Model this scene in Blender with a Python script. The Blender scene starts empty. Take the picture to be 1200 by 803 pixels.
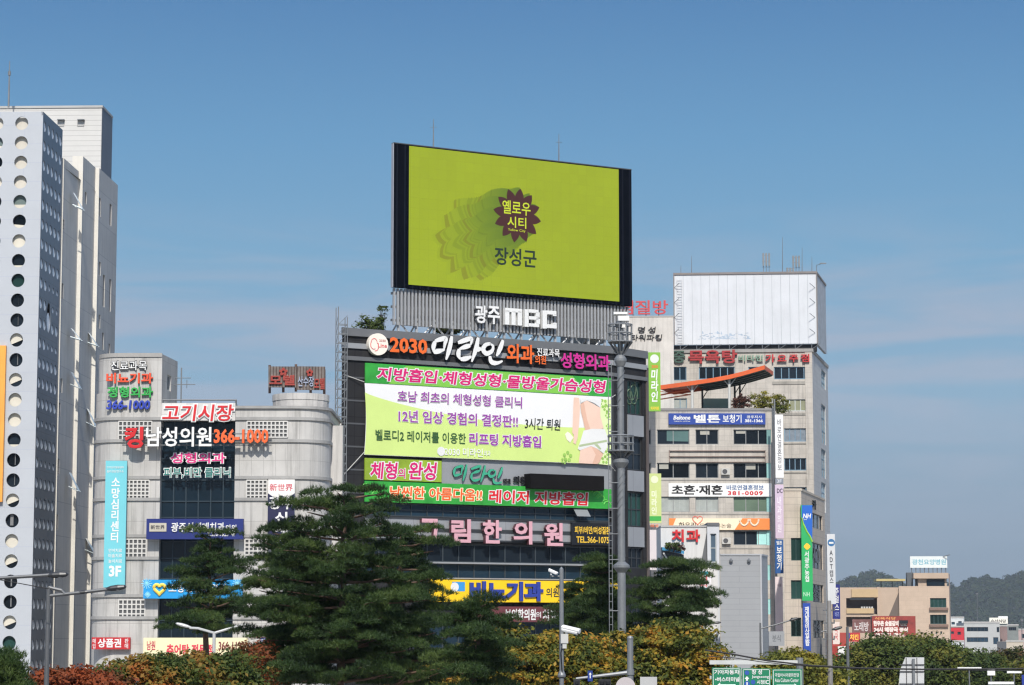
import bpy, math, random
import numpy as np
from mathutils import Vector
R = math.radians
scene = bpy.context.scene
col = scene.collection

# ------------------------------------------------------------------ camera, sky, sun, exposure
F, CX, CY, HOR = 2850.0, 600.0, 401.5, 740.0
CAM = Vector((0, 0, 8.0))
PITCH = math.atan((HOR - CY) / F)
cd = bpy.data.cameras.new("camera"); cam = bpy.data.objects.new("camera", cd); col.objects.link(cam)
cam.location = CAM; cam.rotation_euler = (R(90) + PITCH, 0, 0)
cd.sensor_width = 36; cd.sensor_fit = 'HORIZONTAL'; cd.lens = 36 * F / 1200
cd.clip_start = 0.5; cd.clip_end = 20000
scene.camera = cam

EXPO, SKY_S = 0.40, 0.15
SUN_EL, SUN_AZ = 43.0, 2.0        # azimuth: degrees to the left of straight behind the camera
wd = bpy.data.worlds.new("World"); scene.world = wd; wd.use_nodes = True
nt = wd.node_tree; nt.nodes.clear()
def N(t, ty, **kw):
    n = t.nodes.new(ty)
    for k, v in kw.items(): setattr(n, k, v)
    return n
out = N(nt, 'ShaderNodeOutputWorld'); bg = N(nt, 'ShaderNodeBackground')
sky = N(nt, 'ShaderNodeTexSky', sky_type='NISHITA', sun_disc=False)
sky.sun_elevation = R(SUN_EL); sky.sun_rotation = R(180 - SUN_AZ)
sky.altitude = 0; sky.air_density = 1.0; sky.dust_density = 1.2; sky.ozone_density = 2.2
bg.inputs['Strength'].default_value = SKY_S
tc = N(nt, 'ShaderNodeTexCoord'); mp = N(nt, 'ShaderNodeMapping'); mp.inputs['Scale'].default_value = (5, 5, 38)
nz = N(nt, 'ShaderNodeTexNoise'); nz.inputs['Scale'].default_value = 1.6; nz.inputs['Detail'].default_value = 7
nz.inputs['Roughness'].default_value = .55; nz.inputs['Distortion'].default_value = .6
rp = N(nt, 'ShaderNodeValToRGB'); rp.color_ramp.elements[0].position = .40; rp.color_ramp.elements[1].position = .60
rp.color_ramp.elements[0].color = (0, 0, 0, 1); rp.color_ramp.elements[1].color = (1, 1, 1, 1)
sx = N(nt, 'ShaderNodeSeparateXYZ')
band = N(nt, 'ShaderNodeValToRGB'); e = band.color_ramp.elements      # thin clouds low over the horizon only
e[0].position = 0.03; e[0].color = (.15, .15, .15, 1); e[1].position = .175; e[1].color = (0, 0, 0, 1)
e2 = e.new(.125); e2.color = (1, 1, 1, 1)
ml = N(nt, 'ShaderNodeMath', operation='MULTIPLY'); ml2 = N(nt, 'ShaderNodeMath', operation='MULTIPLY'); ml2.inputs[1].default_value = .62
mx = N(nt, 'ShaderNodeMixRGB'); mx.inputs[2].default_value = tuple(v / SKY_S / 2 ** EXPO for v in (.43, .46, .56)) + (1,)
grad = N(nt, 'ShaderNodeValToRGB'); g_ = grad.color_ramp.elements      # clear autumn air: colour by height over the horizon
def lin(r, g, b): return tuple(((v / 255 + .055) / 1.055) ** 2.4 / SKY_S / 2 ** EXPO for v in (r, g, b)) + (1,)
GR = [(0, (111, 132, 153)), (.045, (117, 143, 167)), (.095, (126, 162, 189)), (.15, (112, 160, 193)), (.20, (92, 147, 189)), (.26, (67, 121, 172)), (.45, (42, 84, 140))]
for i, (p_, c_) in enumerate(GR):
    k_ = g_[i] if i < 2 else g_.new(p_)
    k_.position = p_; k_.color = lin(*c_)
keep = N(nt, 'ShaderNodeMapRange'); keep.inputs[1].default_value = .32; keep.inputs[2].default_value = .60; keep.inputs[3].default_value = .92; keep.inputs[4].default_value = 0
hs = N(nt, 'ShaderNodeMixRGB')
L = nt.links.new
L(tc.outputs['Generated'], mp.inputs[0]); L(mp.outputs[0], nz.inputs[0]); L(nz.outputs[0], rp.inputs[0])
L(tc.outputs['Generated'], sx.inputs[0]); L(sx.outputs[2], band.inputs[0])
L(rp.outputs[0], ml.inputs[0]); L(band.outputs[0], ml.inputs[1]); L(ml.outputs[0], ml2.inputs[0])
L(sx.outputs[2], grad.inputs[0]); L(sx.outputs[2], keep.inputs[0]); L(keep.outputs[0], hs.inputs[0]); L(sky.outputs[0], hs.inputs[1]); L(grad.outputs[0], hs.inputs[2]); L(ml2.outputs[0], mx.inputs[0]); L(hs.outputs[0], mx.inputs[1])
L(mx.outputs[0], bg.inputs[0]); L(bg.outputs[0], out.inputs[0])

sd = bpy.data.lights.new("sun", 'SUN'); sun = bpy.data.objects.new("sun", sd); col.objects.link(sun)
sd.energy = 3.1; sd.angle = R(.6); sd.color = (1, .95, .87)
az = R(SUN_AZ); el = R(SUN_EL)
sdir = Vector((math.sin(az) * math.cos(el), -math.cos(az) * math.cos(el), math.sin(el)))
sun.rotation_euler = sdir.to_track_quat('Z', 'Y').to_euler(); sun.location = (0, 0, 200)
vs = scene.view_settings
scene.display_settings.display_device = 'sRGB'
vs.view_transform = 'Standard'; vs.look = 'None'; vs.gamma = 1; vs.use_curve_mapping = False
vs.exposure = EXPO
scene.cycles.max_bounces = 6; scene.cycles.volume_bounces = 1; scene.cycles.use_denoising = True; scene.cycles.denoising_prefilter = 'ACCURATE'; scene.cycles.sample_clamp_indirect = 3; scene.cycles.pixel_filter_type = 'BLACKMAN_HARRIS'; scene.cycles.filter_width = 1.3

# ------------------------------------------------------------------ pixel <-> place (photo measured in 1200 x 803)
cp, sp_ = math.cos(PITCH), math.sin(PITCH)
RX, FW_, UP = Vector((1, 0, 0)), Vector((0, cp, sp_)), Vector((0, -sp_, cp))
def ray(px, py): return RX * (px - CX) + FW_ * F + UP * (CY - py)
def at(px, py, Y):
    d = ray(px, py); return CAM + d * (Y / d.y)
class Wall:
    """a vertical plane: u metres along it, z metres up, w metres out of it"""
    def __init__(s, p0, ang):
        s.p0 = Vector((p0[0], p0[1], 0)); a = R(ang); s.a = ang
        s.u = Vector((math.cos(a), math.sin(a), 0)); s.n = Vector((math.sin(a), -math.cos(a), 0))
    def uz(s, px, py, w=0):
        d = ray(px, py); q = s.p0 + s.n * w
        t = (q - CAM).dot(s.n) / d.dot(s.n); p = CAM + d * t
        return (p - s.p0).dot(s.u), p.z
    def pt(s, u, z, w=0): return s.p0 + s.u * u + s.n * w + Vector((0, 0, z))
    def rect(s, x0, y0, x1, y1, w=0):
        ym, xm = (y0 + y1) / 2, (x0 + x1) / 2
        return s.uz(x0, ym, w)[0], s.uz(x1, ym, w)[0], s.uz(xm, y1, w)[1], s.uz(xm, y0, w)[1]
    def off(s, w): return Wall(s.p0 + s.n * w, s.a)
def wall_at(px, Y, ang): return Wall(at(px, 500, Y), ang)

# ------------------------------------------------------------------ materials
MATS = {}
def mat(name, c, rough=.65, metal=0, var=.12, vs_=.6, spec=.5, stretch=1.0, streak=0.0, brick=None, emit=0, leaf=None, bump=0):
    if name in MATS: return MATS[name]
    m = bpy.data.materials.new(name); m.use_nodes = True; t = m.node_tree
    b = t.nodes['Principled BSDF']; b.inputs['Roughness'].default_value = rough; b.inputs['Metallic'].default_value = metal
    b.inputs['Specular IOR Level'].default_value = spec
    l = t.links.new
    c = tuple(c) + (1,)
    src = None
    geo = N(t, 'ShaderNodeNewGeometry')
    if leaf:
        r = N(t, 'ShaderNodeValToRGB'); r.color_ramp.interpolation = 'LINEAR'
        els = r.color_ramp.elements
        for i, (p, cc) in enumerate(leaf):
            ee = els[i] if i < 2 else els.new(p)
            ee.position = p; ee.color = tuple(cc) + (1,)
        n2 = N(t, 'ShaderNodeTexNoise'); n2.inputs['Scale'].default_value = vs_; n2.inputs['Detail'].default_value = 2
        l(geo.outputs['Position'], n2.inputs['Vector'])
        a = N(t, 'ShaderNodeMath', operation='MULTIPLY_ADD'); a.inputs[1].default_value = 2.5; a.inputs[2].default_value = -.92
        l(n2.outputs[0], a.inputs[0])
        a2 = N(t, 'ShaderNodeMath', operation='MULTIPLY_ADD'); a2.inputs[1].default_value = .34
        l(geo.outputs['Random Per Island'], a2.inputs[0]); l(a.outputs[0], a2.inputs[2]); l(a2.outputs[0], r.inputs[0])
        src = r.outputs[0]
    else:
        if brick:
            bw, bh, mort, mc, offb = brick
            uv = N(t, 'ShaderNodeUVMap'); bt = N(t, 'ShaderNodeTexBrick'); bt.offset = offb; bt.offset_frequency = 2
            bt.inputs['Scale'].default_value = 1; bt.inputs['Brick Width'].default_value = bw; bt.inputs['Row Height'].default_value = bh
            bt.inputs['Mortar Size'].default_value = mort; bt.inputs['Mortar Smooth'].default_value = .1
            bt.inputs['Color1'].default_value = c; bt.inputs['Color2'].default_value = tuple(x * (1 - var * .6) for x in c[:3]) + (1,)
            bt.inputs['Mortar'].default_value = tuple(mc) + (1,)
            l(uv.outputs[0], bt.inputs['Vector']); src = bt.outputs['Color']
        else:
            v = N(t, 'ShaderNodeRGB'); v.outputs[0].default_value = c; src = v.outputs[0]
        if var > 0:
            mp_ = N(t, 'ShaderNodeMapping'); mp_.inputs['Scale'].default_value = (1, 1, stretch)
            n1 = N(t, 'ShaderNodeTexNoise'); n1.inputs['Scale'].default_value = vs_; n1.inputs['Detail'].default_value = 6; n1.inputs['Roughness'].default_value = .65
            l(geo.outputs['Position'], mp_.inputs[0]); l(mp_.outputs[0], n1.inputs['Vector'])
            mr = N(t, 'ShaderNodeMapRange'); mr.inputs[1].default_value = .3; mr.inputs[2].default_value = .7
            mr.inputs[3].default_value = 1 - var; mr.inputs[4].default_value = 1 + var * .4
            l(n1.outputs[0], mr.inputs[0])
            mm = N(t, 'ShaderNodeMixRGB', blend_type='MULTIPLY'); mm.inputs[0].default_value = 1
            l(src, mm.inputs[1]); l(mr.outputs[0], mm.inputs[2]); src = mm.outputs[0]
        if streak > 0:
            mp2 = N(t, 'ShaderNodeMapping'); mp2.inputs['Scale'].default_value = (1.6, 1.6, .10)
            n3 = N(t, 'ShaderNodeTexNoise'); n3.inputs['Scale'].default_value = 1.5; n3.inputs['Detail'].default_value = 8; n3.inputs['Roughness'].default_value = .7
            l(geo.outputs['Position'], mp2.inputs[0]); l(mp2.outputs[0], n3.inputs['Vector'])
            r3 = N(t, 'ShaderNodeMapRange'); r3.inputs[1].default_value = .5; r3.inputs[2].default_value = .75
            r3.inputs[3].default_value = 0; r3.inputs[4].default_value = streak
            l(n3.outputs[0], r3.inputs[0])
            m3 = N(t, 'ShaderNodeMixRGB'); m3.inputs[2].default_value = (.09, .085, .075, 1)
            l(r3.outputs[0], m3.inputs[0]); l(src, m3.inputs[1]); src = m3.outputs[0]
    if 'glass' in name:              # panes differ: what hangs behind them, how clean they are
        oi = N(t, 'ShaderNodeObjectInfo'); mo = N(t, 'ShaderNodeMapRange'); mo.inputs[3].default_value = .4; mo.inputs[4].default_value = 2.4
        mg = N(t, 'ShaderNodeMixRGB', blend_type='MULTIPLY'); mg.inputs[0].default_value = 1
        l(oi.outputs['Random'], mo.inputs[0]); l(src, mg.inputs[1]); l(mo.outputs[0], mg.inputs[2]); src = mg.outputs[0]
    l(src, b.inputs['Base Color'])
    if emit:
        b.inputs['Base Color'].default_value = (0, 0, 0, 1)
        for lk in list(b.inputs['Base Color'].links): t.links.remove(lk)
        l(src, b.inputs['Emission Color']); b.inputs['Emission Strength'].default_value = emit / 2 ** EXPO
    if bump:
        bn = N(t, 'ShaderNodeBump'); bn.inputs['Strength'].default_value = bump; bn.inputs['Distance'].default_value = .02
        n4 = N(t, 'ShaderNodeTexNoise'); n4.inputs['Scale'].default_value = 3
        l(geo.outputs['Position'], n4.inputs['Vector']); l(n4.outputs[0], bn.inputs['Height']); l(bn.outputs[0], b.inputs['Normal'])
    if leaf:
        o = t.nodes['Material Output']; tr = N(t, 'ShaderNodeBsdfTranslucent'); l(src, tr.inputs[0])
        ms = N(t, 'ShaderNodeMixShader'); ms.inputs[0].default_value = .3
        l(b.outputs[0], ms.inputs[1]); l(tr.outputs[0], ms.inputs[2]); l(ms.outputs[0], o.inputs[0])
    MATS[name] = m
    return m
def S(r, g, b):      # sRGB byte colour -> linear
    f = lambda v: (v / 255 / 12.92) if v <= 10 else ((v / 255 + .055) / 1.055) ** 2.4
    return (f(r), f(g), f(b))
def paint(r, g, b, rough=.55, var=.06, **k): return mat("paint_%d_%d_%d" % (r, g, b), S(r, g, b), rough, 0, var, **k)

WHITE_TILE = mat("white_tile", (.535, .52, .49), .55, var=.16, streak=.62, brick=(.62, 1.05, .011, (.34, .33, .31), 0))
CREAM_TILE = mat("cream_tile", (.53, .49, .43), .6, var=.17, streak=.55, brick=(.9, .55, .018, (.40, .37, .33), 0))
BEIGE_TILE = mat("beige_tile", (.55, .47, .38), .6, var=.13, streak=.3, brick=(1.1, .6, .018, (.36, .31, .26), 0))
OFF_WHITE = mat("off_white_wall", (.60, .58, .53), .75, var=.14, streak=.45)
GREY_WALL = mat("grey_concrete_panel", (.62, .595, .545), .7, var=.10, streak=.22, brick=(3.1, 1.9, .018, (.42, .41, .39), 0))
PERF_METAL = mat("perforated_panel_paint", (.47, .495, .525), .45, .0, var=.05, brick=(1.35, 1.04, .012, (.40, .43, .50), 0))
PERF_DARK = mat("dark_perforated_metal", (.14, .165, .20), .45, .1, var=.08, brick=(1.06, 1.04, .014, (.08, .09, .11), 0))
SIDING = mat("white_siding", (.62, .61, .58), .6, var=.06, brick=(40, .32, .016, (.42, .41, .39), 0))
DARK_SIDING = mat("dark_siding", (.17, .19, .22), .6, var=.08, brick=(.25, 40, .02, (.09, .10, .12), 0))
GREY_CLAD = mat("grey_metal_cladding", (.33, .34, .35), .5, .1, var=.05, brick=(7, .42, .012, (.25, .255, .26), .5))
CHARCOAL = mat("charcoal_cladding", (.028, .028, .030), .6, spec=.2, var=.25, streak=.15, brick=(2.4, 1.15, .02, (.012, .012, .013), 0))
MID_GREY = mat("mid_grey_aluminium", (.17, .175, .185), .45, .2, var=.1)
LIGHT_GREY = mat("light_grey_aluminium", (.36, .37, .385), .4, .2, var=.08, brick=(1.6, 5, .015, (.2, .2, .21), 0))
STEEL = mat("galvanised_steel", (.22, .232, .24), .5, .3, var=.16, vs_=3)
STEEL_DK = mat("weathered_steel", (.16, .17, .18), .5, .4, var=.2, vs_=3)
WHITE_P = mat("white_paint", (.78, .78, .76), .5, var=.06)
BLACK = mat("black_panel", (.009, .010, .013), .45, var=.1)
SCREEN_BLACK = mat("screen_black", (.0035, .005, .009), .8, spec=.0, var=.1, brick=(.55, 60, .04, (.013, .016, .024), 0))
RUST = mat("rusty_steel", (.16, .10, .075), .8, var=.5, vs_=1.5, streak=.3)
GLASS = mat("dark_glass", (.008, .012, .017), .10, var=.3, vs_=.25, spec=.22)
GLASS_B = mat("blue_dark_glass", (.012, .028, .045), .10, var=.35, vs_=.3, spec=.34)
GLASS_G = mat("green_dark_glass", (.012, .035, .030), .12, var=.3, vs_=.3, spec=.25)
GLASS_T = mat("teal_pale_glass", (.20, .36, .34), .25, var=.2, vs_=.4)
BLIND = mat("pale_window_blind", (.42, .45, .42), .5, var=.2, vs_=.9, brick=(.12, 30, .012, (.3, .32, .3), 0))
FRAME_D = mat("dark_window_frame", (.05, .055, .06), .4, .2, var=.1)
FRAME_B = mat("blue_grey_window_frame", (.16, .27, .36), .5, var=.1)
FRAME_W = mat("pale_window_frame", (.50, .53, .52), .5, var=.1)
PINK_CREAM = mat("pale_pink_panel", (.62, .53, .53), .6, var=.1, streak=.2)
ORANGE = mat("orange_fascia", S(214, 92, 36), .55, var=.15, streak=.15)
ROOF_G = mat("roof_concrete", (.25, .25, .24), .9, var=.2)
BARK = mat("pine_bark", (.16, .10, .07), .9, var=.4, vs_=5)
BARK_G = mat("grey_bark", (.10, .085, .07), .9, var=.4, vs_=5)
NEEDLE = mat("pine_needles", (0, 0, 0), .55, spec=.3, vs_=.9, leaf=[(0, (.018, .038, .014)), (1, (.105, .155, .040)), (.55, (.045, .085, .023))])
LEAF_OR = mat("autumn_leaves_orange", (0, 0, 0), .6, spec=.25, vs_=1.1, leaf=[(0, (.035, .06, .014)), (1, (.46, .21, .028)), (.46, (.12, .135, .02)), (.76, (.36, .24, .028))])
LEAF_MX = mat("autumn_leaves_mixed", (0, 0, 0), .6, spec=.25, vs_=.8, leaf=[(0, (.035, .065, .016)), (1, (.36, .11, .02)), (.48, (.085, .11, .02)), (.76, (.27, .16, .03))])
LEAF_RD = mat("autumn_leaves_red", (0, 0, 0), .6, spec=.25, vs_=1.0, leaf=[(0, (.10, .06, .02)), (1, (.32, .07, .02)), (.5, (.22, .06, .02))])
LEAF_GN = mat("summer_leaves", (0, 0, 0), .6, spec=.25, vs_=.35, leaf=[(0, (.036, .062, .016)), (1, (.19, .18, .03)), (.6, (.082, .115, .023))])
LEAF_YG = mat("yellow_green_leaves", (0, 0, 0), .6, spec=.25, vs_=.5, leaf=[(0, (.08, .11, .02)), (1, (.34, .28, .035)), (.5, (.19, .19, .03))])
LEAF_RB = mat("red_brown_leaves", (0, 0, 0), .6, spec=.25, vs_=1.0, leaf=[(0, (.06, .03, .02)), (1, (.17, .07, .05))])
LEAF_HILL = mat("hill_wood_leaves", (0, 0, 0), .7, spec=.1, vs_=.06, leaf=[(0, (.018, .034, .014)), (1, (.055, .075, .025)), (.5, (.032, .052, .018))])

# ------------------------------------------------------------------ mesh builder and object helpers
OFF = {}
class MB:
    def __init__(s): s.v = []; s.f = []; s.uv = []; s.mi = []; s.smooth = []
    def face(s, pts, uv=None, mi=0, smooth=False):
        i = len(s.v); s.v += [tuple(p) for p in pts]; s.f.append(tuple(range(i, i + len(pts)))); s.uv.append(uv); s.mi.append(mi); s.smooth.append(smooth)
        return s
    def box(s, W, u0, u1, z0, z1, w0, w1, mi=0):
        P = W.pt
        a = [P(u0, z0, w1), P(u1, z0, w1), P(u1, z1, w1), P(u0, z1, w1)]
        b = [P(u0, z0, w0), P(u1, z0, w0), P(u1, z1, w0), P(u0, z1, w0)]
        s.face(a, mi=mi); s.face([b[1], b[0], b[3], b[2]], mi=mi)
        s.face([b[0], a[0], a[3], b[3]], mi=mi); s.face([a[1], b[1], b[2], a[2]], mi=mi)
        s.face([a[3], a[2], b[2], b[3]], mi=mi); s.face([b[0], b[1], a[1], a[0]], mi=mi)
        return s
    def pbox(s, W, x0, y0, x1, y1, w0, w1, mi=0):
        u0, u1, z0, z1 = W.rect(x0, y0, x1, y1, w1); return s.box(W, u0, u1, z0, z1, w0, w1, mi)
    def prism(s, pts, z0, z1, skip=(), cap=True, mi=0):
        n = len(pts)                        # pts counter-clockwise seen from above
        for i in range(n):
            if i in skip: continue
            a, b = pts[i], pts[(i + 1) % n]
            s.face([(a[0], a[1], z0), (b[0], b[1], z0), (b[0], b[1], z1), (a[0], a[1], z1)], mi=mi)
        if cap: s.face([(p[0], p[1], z1) for p in pts], mi=mi)
        return s
    def tube(s, path, rad, n=10, cap=True, mi=0):
        path = [Vector(p) for p in path]
        if not isinstance(rad, (list, tuple)): rad = [rad] * len(path)
        rings = []
        for i, p in enumerate(path):
            d = (path[min(i + 1, len(path) - 1)] - path[max(i - 1, 0)]).normalized()
            ref = Vector((0, 0, 1)) if abs(d.z) < .95 else Vector((0, 1, 0))
            a = d.cross(ref).normalized(); b = d.cross(a).normalized()
            rings.append([p + (a * math.cos(2 * math.pi * k / n) + b * math.sin(2 * math.pi * k / n)) * rad[i] for k in range(n)])
        for i in range(len(rings) - 1):
            for k in range(n):
                s.face([rings[i][k], rings[i + 1][k], rings[i + 1][(k + 1) % n], rings[i][(k + 1) % n]][::-1], mi=mi, smooth=True)
        if cap:
            s.face(rings[0][::-1], mi=mi); s.face(rings[-1], mi=mi)
        return s
    def lathe(s, c, prof, n=20, mi=0):      # prof: (radius, z)
        c = Vector(c)
        rg = [[c + Vector((r * math.cos(2 * math.pi * k / n), r * math.sin(2 * math.pi * k / n), z)) for k in range(n)] for r, z in prof]
        for i in range(len(rg) - 1):
            for k in range(n): s.face([rg[i][k], rg[i][(k + 1) % n], rg[i + 1][(k + 1) % n], rg[i + 1][k]], mi=mi, smooth=False)
        if prof[0][0] > 0: s.face(rg[0][::-1], mi=mi)
        if prof[-1][0] > 0: s.face(rg[-1], mi=mi)
        return s
    def disc(s, W, u, z, w, r, n=28, mi=0, rz=None):
        rz = rz or r
        s.face([W.pt(u + r * math.cos(2 * math.pi * k / n), z + rz * math.sin(2 * math.pi * k / n), w) for k in range(n)], mi=mi); return s
    def poly(s, W, pts, w, mi=0): s.face([W.pt(u, z, w) for u, z in pts], mi=mi); return s
    def build(s, name, m, parent=None, loc=None):
        V = np.array(s.v, dtype=np.float64)
        if parent is not None: off = OFF[parent.name]
        elif loc is not None: off = np.array(loc[:3], float)
        else:
            lo, hi = V.min(0), V.max(0); off = np.array([(lo[0] + hi[0]) / 2, (lo[1] + hi[1]) / 2, lo[2]])
        me = bpy.data.meshes.new(name); me.from_pydata((V - off).tolist(), [], s.f)
        uvl = me.uv_layers.new(name="UVMap"); k = 0
        flat = []
        for fi, f in enumerate(s.f):
            if s.uv[fi] is not None: flat += [c for q in s.uv[fi] for c in q]; continue
            p = [s.v[i] for i in f]; a, b, c = p[0], p[1], p[2]
            e1 = (b[0] - a[0], b[1] - a[1], b[2] - a[2]); e2_ = (c[0] - a[0], c[1] - a[1], c[2] - a[2])
            nx = e1[1] * e2_[2] - e1[2] * e2_[1]; ny = e1[2] * e2_[0] - e1[0] * e2_[2]; nz_ = e1[0] * e2_[1] - e1[1] * e2_[0]
            lh = math.hypot(nx, ny)
            if lh < 1e-12 or abs(nz_) > lh:
                for q in p: flat += [q[0], q[1]]
            else:
                tx, ty = -ny / lh, nx / lh
                for q in p: flat += [q[0] * tx + q[1] * ty, q[2]]
        uvl.data.foreach_set("uv", flat)
        ms = m if isinstance(m, (list, tuple)) else [m]
        for q in ms: me.materials.append(q)
        me.polygons.foreach_set("material_index", s.mi); me.polygons.foreach_set("use_smooth", s.smooth); me.update()
        o = bpy.data.objects.new(name, me); col.objects.link(o); OFF[o.name] = off
        if parent is not None: o.parent = parent
        else: o.location = off
        return o
def np_mesh(name, V, nper, m, parent=None, loc=None):   # many separate n-gons, fast
    off = OFF[parent.name] if parent is not None else np.array(loc[:3], float)
    V = (V - off).astype(np.float32); n = len(V)
    me = bpy.data.meshes.new(name); me.vertices.add(n); me.vertices.foreach_set("co", V.ravel())
    nf = n // nper; me.loops.add(n); me.loops.foreach_set("vertex_index", np.arange(n, dtype=np.int32))
    me.polygons.add(nf); me.polygons.foreach_set("loop_start", np.arange(0, n, nper, dtype=np.int32)); me.update(calc_edges=True)
    me.materials.append(m)
    o = bpy.data.objects.new(name, me); col.objects.link(o); OFF[o.name] = off
    if parent is not None: o.parent = parent
    else: o.location = off
    return o
def tag(o, label, cat, group=None):
    o['label'] = label; o['category'] = cat
    if group: o['group'] = group
    return o
def struct(o, kind='structure'): o['kind'] = kind; return o
def thing(name, label, cat, loc, group=None):
    o = bpy.data.objects.new(name, None); col.objects.link(o); o.location = loc; o.empty_display_size = .3
    OFF[o.name] = np.array(tuple(loc)[:3], float); return tag(o, label, cat, group)

# ------------------------------------------------------------------ lettering
_fc = bpy.data.curves.new("lettering_source", 'FONT'); _fo = bpy.data.objects.new("lettering_source", _fc)
_ts = bpy.data.scenes.new("lettering_scratch"); _ts.collection.objects.link(_fo)
_fc.resolution_u = 2; _gc = {}
def glyph(s, bold=0.0, shear=0.0, space=1.0, line=1.0):
    """outline filled and widened by `bold` em all round; returns x, y, layer (2 face, 1 front rim, 0 back) and faces"""
    k = (s, bold, shear, space, line)
    if k in _gc: return _gc[k]
    _fc.body = s; _fc.bevel_depth = bold; _fc.bevel_resolution = 0; _fc.extrude = .3; _fc.shear = shear; _fc.space_character = space; _fc.space_line = line; _fc.align_x = 'CENTER'
    with bpy.context.temp_override(scene=_ts, view_layer=_ts.view_layers[0]):
        dg = bpy.context.evaluated_depsgraph_get(); dg.update(); me = bpy.data.meshes.new_from_object(_fo.evaluated_get(dg))
    v = np.zeros(len(me.vertices) * 3); me.vertices.foreach_get("co", v); v = v.reshape(-1, 3)
    lay = np.where(v[:, 2] > .3 + bold * .5, 2, np.where(v[:, 2] > 0, 1, 0)) if bold > 0 else np.where(v[:, 2] > 0, 2, 0)
    f = [q for q in (tuple(p.vertices) for p in me.polygons) if max(lay[i] for i in q) > 0]; bpy.data.meshes.remove(me)
    _gc[k] = (v[:, :2], lay, f); return _gc[k]
def put_text(mb, W, s, box, w0, w1, bold=.02, extra=0.0, shear=0.0, space=1.0, line=1.0, vertical=False, mi=0, side_mi=None, w_plane=None):
    bold = bold * .5 + .004; extra *= .95
    if vertical: s = '\n'.join(s)
    v, lay, f = glyph(s, round(bold + extra, 4), shear, space, line)
    cap = v[lay == 2]; lo, hi = cap.min(0) - bold, cap.max(0) + bold
    u0, u1, z0, z1 = W.rect(*box, w1 if w_plane is None else w_plane)
    X = u0 + (v[:, 0] - lo[0]) / (hi[0] - lo[0]) * (u1 - u0); Z = z0 + (v[:, 1] - lo[1]) / (hi[1] - lo[1]) * (z1 - z0)
    wl_ = (w0, max(w0, w1 - .004), w1)
    p = [W.pt(a, b, wl_[l_]) for a, b, l_ in zip(X, Z, lay)]
    thick = w1 - w0 > .03
    for q in f:
        side = any(lay[i] == 0 for i in q)
        if side and not thick: continue
        mb.face([p[i] for i in q], mi=(side_mi if side and side_mi is not None else mi))
    return mb
def board_sign(name, label, W, box, board, lines, w=.1, th=.18, group=None, cat="sign", frame=None, partname="board"):
    """a sign board with printed or raised lettering; lines: (text, box, material, options)"""
    u0, u1, z0, z1 = W.rect(*box, w + th)
    root = thing(name, label, cat, W.pt((u0 + u1) / 2, z0, w), group)
    MB().box(W, u0, u1, z0, z1, w, w + th).build(partname, board, root)
    if frame:
        m = MB(); d = .07
        for a in ((u0 - d, u1 + d, z1, z1 + d), (u0 - d, u1 + d, z0 - d, z0), (u0 - d, u0, z0, z1), (u1, u1 + d, z0, z1)): m.box(W, *a, w, w + th + .04)
        m.build('frame', frame, root)
    letters(root, W, lines, w + th)
    return root
def letters(root, W, lines, wf):
    for ln in lines:
        s, bx, m = ln[:3]; o = dict(ln[3]) if len(ln) > 3 else {}
        th = o.pop('th', .012); outl = o.pop('outline', None); oe = o.pop('oe', .05); sm = o.pop('side', None); dw = o.pop('dw', 0); nm = o.pop('name', 'lettering')
        if outl is not None:
            put_text(MB2 := MB(), W, s, bx, wf, wf + dw + .012, extra=oe, w_plane=wf, **o)
            ob = MB2.build('letter_outline', outl, root); dw += .014
        mb = MB()
        if sm is not None: put_text(mb, W, s, bx, wf + dw, wf + dw + th, side_mi=1, **o); mb.build(nm, [m, sm], root)
        else: put_text(mb, W, s, bx, wf + dw, wf + dw + th, **o); mb.build(nm, m, root)

# ------------------------------------------------------------------ facades and windows
def facade(W, u0, u1, z0, z1, holes, name, m, parent, depth=.25, w=0):
    us = sorted({u0, u1, *[min(max(h[i], u0), u1) for h in holes for i in (0, 1)]}); zs = sorted({z0, z1, *[min(max(h[i], z0), z1) for h in holes for i in (2, 3)]})
    mb = MB()
    for j in range(len(zs) - 1):
        run = None
        for i in range(len(us)):
            solid = False
            if i < len(us) - 1:
                cu, cz = (us[i] + us[i + 1]) / 2, (zs[j] + zs[j + 1]) / 2
                solid = not any(h[0] < cu < h[1] and h[2] < cz < h[3] for h in holes)
            if solid and run is None: run = us[i]
            if not solid and run is not None:
                mb.face([W.pt(run, zs[j], w), W.pt(us[i], zs[j], w), W.pt(us[i], zs[j + 1], w), W.pt(run, zs[j + 1], w)]); run = None
    for a, b, c, d in holes:
        P = W.pt; e_ = w - depth
        mb.face([P(a, c, w), P(a, c, e_), P(a, d, e_), P(a, d, w)][::-1]); mb.face([P(b, c, w), P(b, d, w), P(b, d, e_), P(b, c, e_)][::-1])
        mb.face([P(a, c, w), P(b, c, w), P(b, c, e_), P(a, c, e_)]); mb.face([P(a, d, w), P(a, d, e_), P(b, d, e_), P(b, d, w)])
    return mb.build(name, m, parent)
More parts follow.
